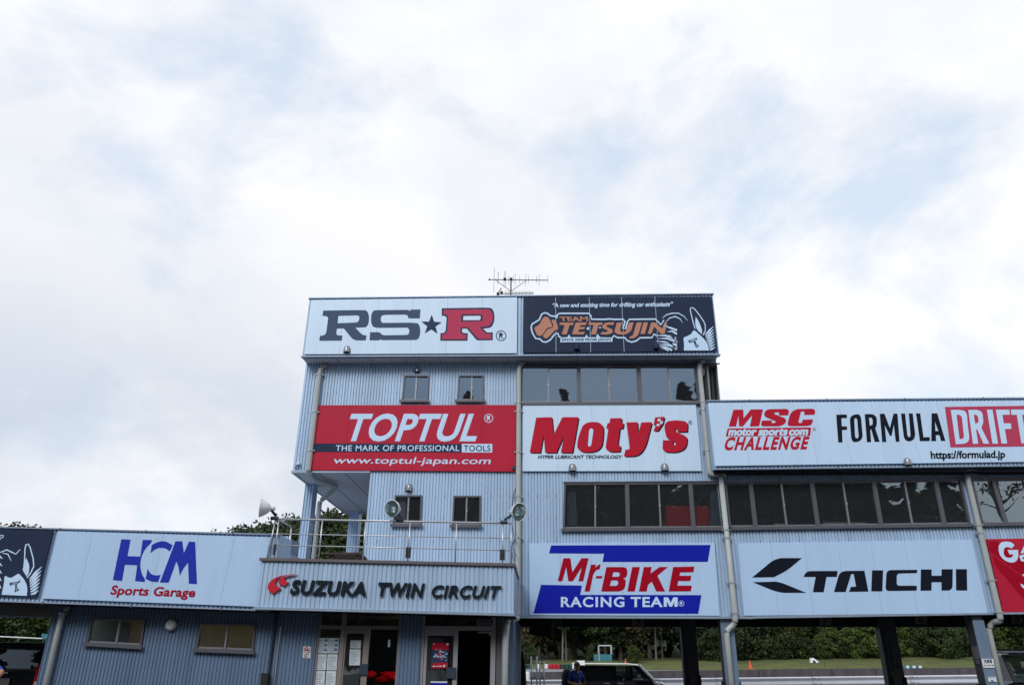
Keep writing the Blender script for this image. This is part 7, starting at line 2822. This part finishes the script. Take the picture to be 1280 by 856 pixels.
def people():
    # man in blue looking down at what he holds
    Y = 24.6
    x = WX(719, 840, Y)
    p = person('man in a blue polo shirt with a black bag, looking down beside the wagon', (x, Y, 0), R(28),
               {'l': ((.27, -.08, 1.16), (.14, -.30, 1.13), (.08, -.36, 1.15)), 'r': ((-.27, -.05, 1.15), (-.10, -.28, 1.10), (-.03, -.33, 1.12))},
               (.03, -.09, 1.575), M['shirt'], M['cloth_black'], scale=.985)
    mb = MB()
    mb.box(.0, .09, -.42, -.405, 1.12, 1.26)
    mb.build('phone_case', M['rubber'], None)
    o = bpy.data.objects['phone_case']
    o.location = p.location
    o.rotation_euler = p.rotation_euler
    tag(o, 'dark phone held by the man in the blue polo', 'phone')
    o.name = 'mobile_phone'
    r = thing('shoulder_bag', 'black bag slung on the shoulder of the man in blue', 'bag', p.location, rz=p.rotation_euler.z)
    mb = MB()
    n = 10
    mb.lathe([(.03, -.33), (.12, -.3), (.155, -.1), (.15, .14), (.11, .27), (.03, .3)], (-.24, .10, 1.2), (0.05, 0, 1), 14)
    mb.build('pouch', M['cloth_black'], r, world=False, smooth=True)
    mb = MB()
    mb.tube([(-.16, -.10, 1.49), (-.05, -.165, 1.38), (.06, -.165, 1.22), (.16, -.14, 1.05), (.2, 0, .98)], .017, 6)
    mb.tube([(-.16, -.10, 1.49), (-.14, .1, 1.47), (-.2, .14, 1.35)], .017, 6)
    mb.build('strap', M['cloth_black'], r, world=False)
    mb = MB()
    mb.box(.055, .10, -.163, -.158, 1.318, 1.33)
    mb.build('chest_badge', M['label_white'], p, world=False)
    # person cut by the left edge: only the bent arm shows
    Y = 12.0
    xe = WX(6.0, 840, Y)
    person('person in a blue shirt with a bent arm, cut by the left edge', (xe - .44, Y, 0), R(0),
           {'l': ((.42, -.04, 1.33), (.30, -.20, 1.16), (.22, -.27, 1.14)), 'r': ((-.30, -.05, 1.17), (-.12, -.28, 1.2), (-.05, -.33, 1.2))},
           (0, -.03, 1.62), M['shirt'], M['cloth_black'], scale=1.04)


people()


# ------------------------------------------------------------------ things behind the glass
def indoor():
    Y = 18.4
    a, b = WX(833, 640, Y), WX(887.5, 640, Y)
    zt = WZ(860, 632, Y)
    r = thing('red_cabinet', 'red cabinet behind the second-floor window next to the pipe', 'cabinet', ((a + b) / 2, Y, Z_FLR + .66))
    mb = MB()
    mb.box(a, b, Y, Y + .6, Z_FLR + .66, zt)
    mb.build('carcass', M['red_cab'], r)
    for i in range(2):
        mb = MB()
        w_ = (b - a) / 2
        mb.box(a + .02 + i * w_, a + w_ - .01 + i * w_, Y - .02, Y - .001, Z_FLR + .7, zt - .03)
        mb.build('door', M['red_cab'], r)
    for px in (842.5, 881):
        mb = MB()
        p = W(px, 633.8, Y)
        mb.box(p.x - .03, p.x + .03, Y - .04, Y - .021, p.z - .02, p.z + .01)
        mb.build('catch', M['clamp'], r)
    k = 0
    words_ = ['below the first wide pane right of the tower', 'in the wide window left of the red cabinet', 'behind the third pane of the pit window', 'behind the fifth pane of the pit window', 'behind the window at the right edge']
    for x0, x1, y in ((906, 937, 655.5), (790, 836, 657), (968, 984, 654), (1029, 1082, 652.5), (1214, 1300, 651)):
        Yt_ = 18.45
        s = W(x0, y, Yt_), W(x1, y, Yt_)
        r = thing('folding_table', 'white table top ' + words_[k], 'table', ((s[0].x + s[1].x) / 2, Yt_ + .25, Z_FLR + .66), 'white tables along the windows')
        k += 1
        mb = MB()
        z = s[0].z
        mb.box(s[0].x, s[1].x, Yt_, Yt_ + .5, z - .05, z)
        mb.build('table_top', M['table'], r)
        for sx in (s[0].x + .08, s[1].x - .08):
            for sy in (Yt_ + .06, Yt_ + .44):
                mb = MB()
                mb.tube([(sx, sy, Z_FLR + .66), (sx, sy, z - .05)], .015, 6)
                mb.build('leg', M['galv'], r)


indoor()


# ------------------------------------------------------------------ labels of look-alikes: count them from the left
def to_px(v):
    b = np.array([v.x, -(v.z - EYE), v.y])
    c = RM @ b
    return CX + F * c[0] / c[2]


def number_labels():
    by = {}
    for o in list(SC.objects):
        if o.parent is None and 'label' in o and 'group' in o: by.setdefault(o['label'], []).append(o)
    ordn = ['leftmost', 'second from left', 'third from left', 'fourth from left', 'fifth from left', 'sixth from left', 'seventh from left', 'eighth from left', 'ninth from left', 'tenth from left']
    for lab, obs in by.items():
        if len(obs) < 2: continue
        obs.sort(key=lambda o: to_px(o.location))
        for i, o in enumerate(obs):
            o['label'] = lab + ', ' + (ordn[i] if i < len(obs) - 1 or i == 0 else 'rightmost')


number_labels()
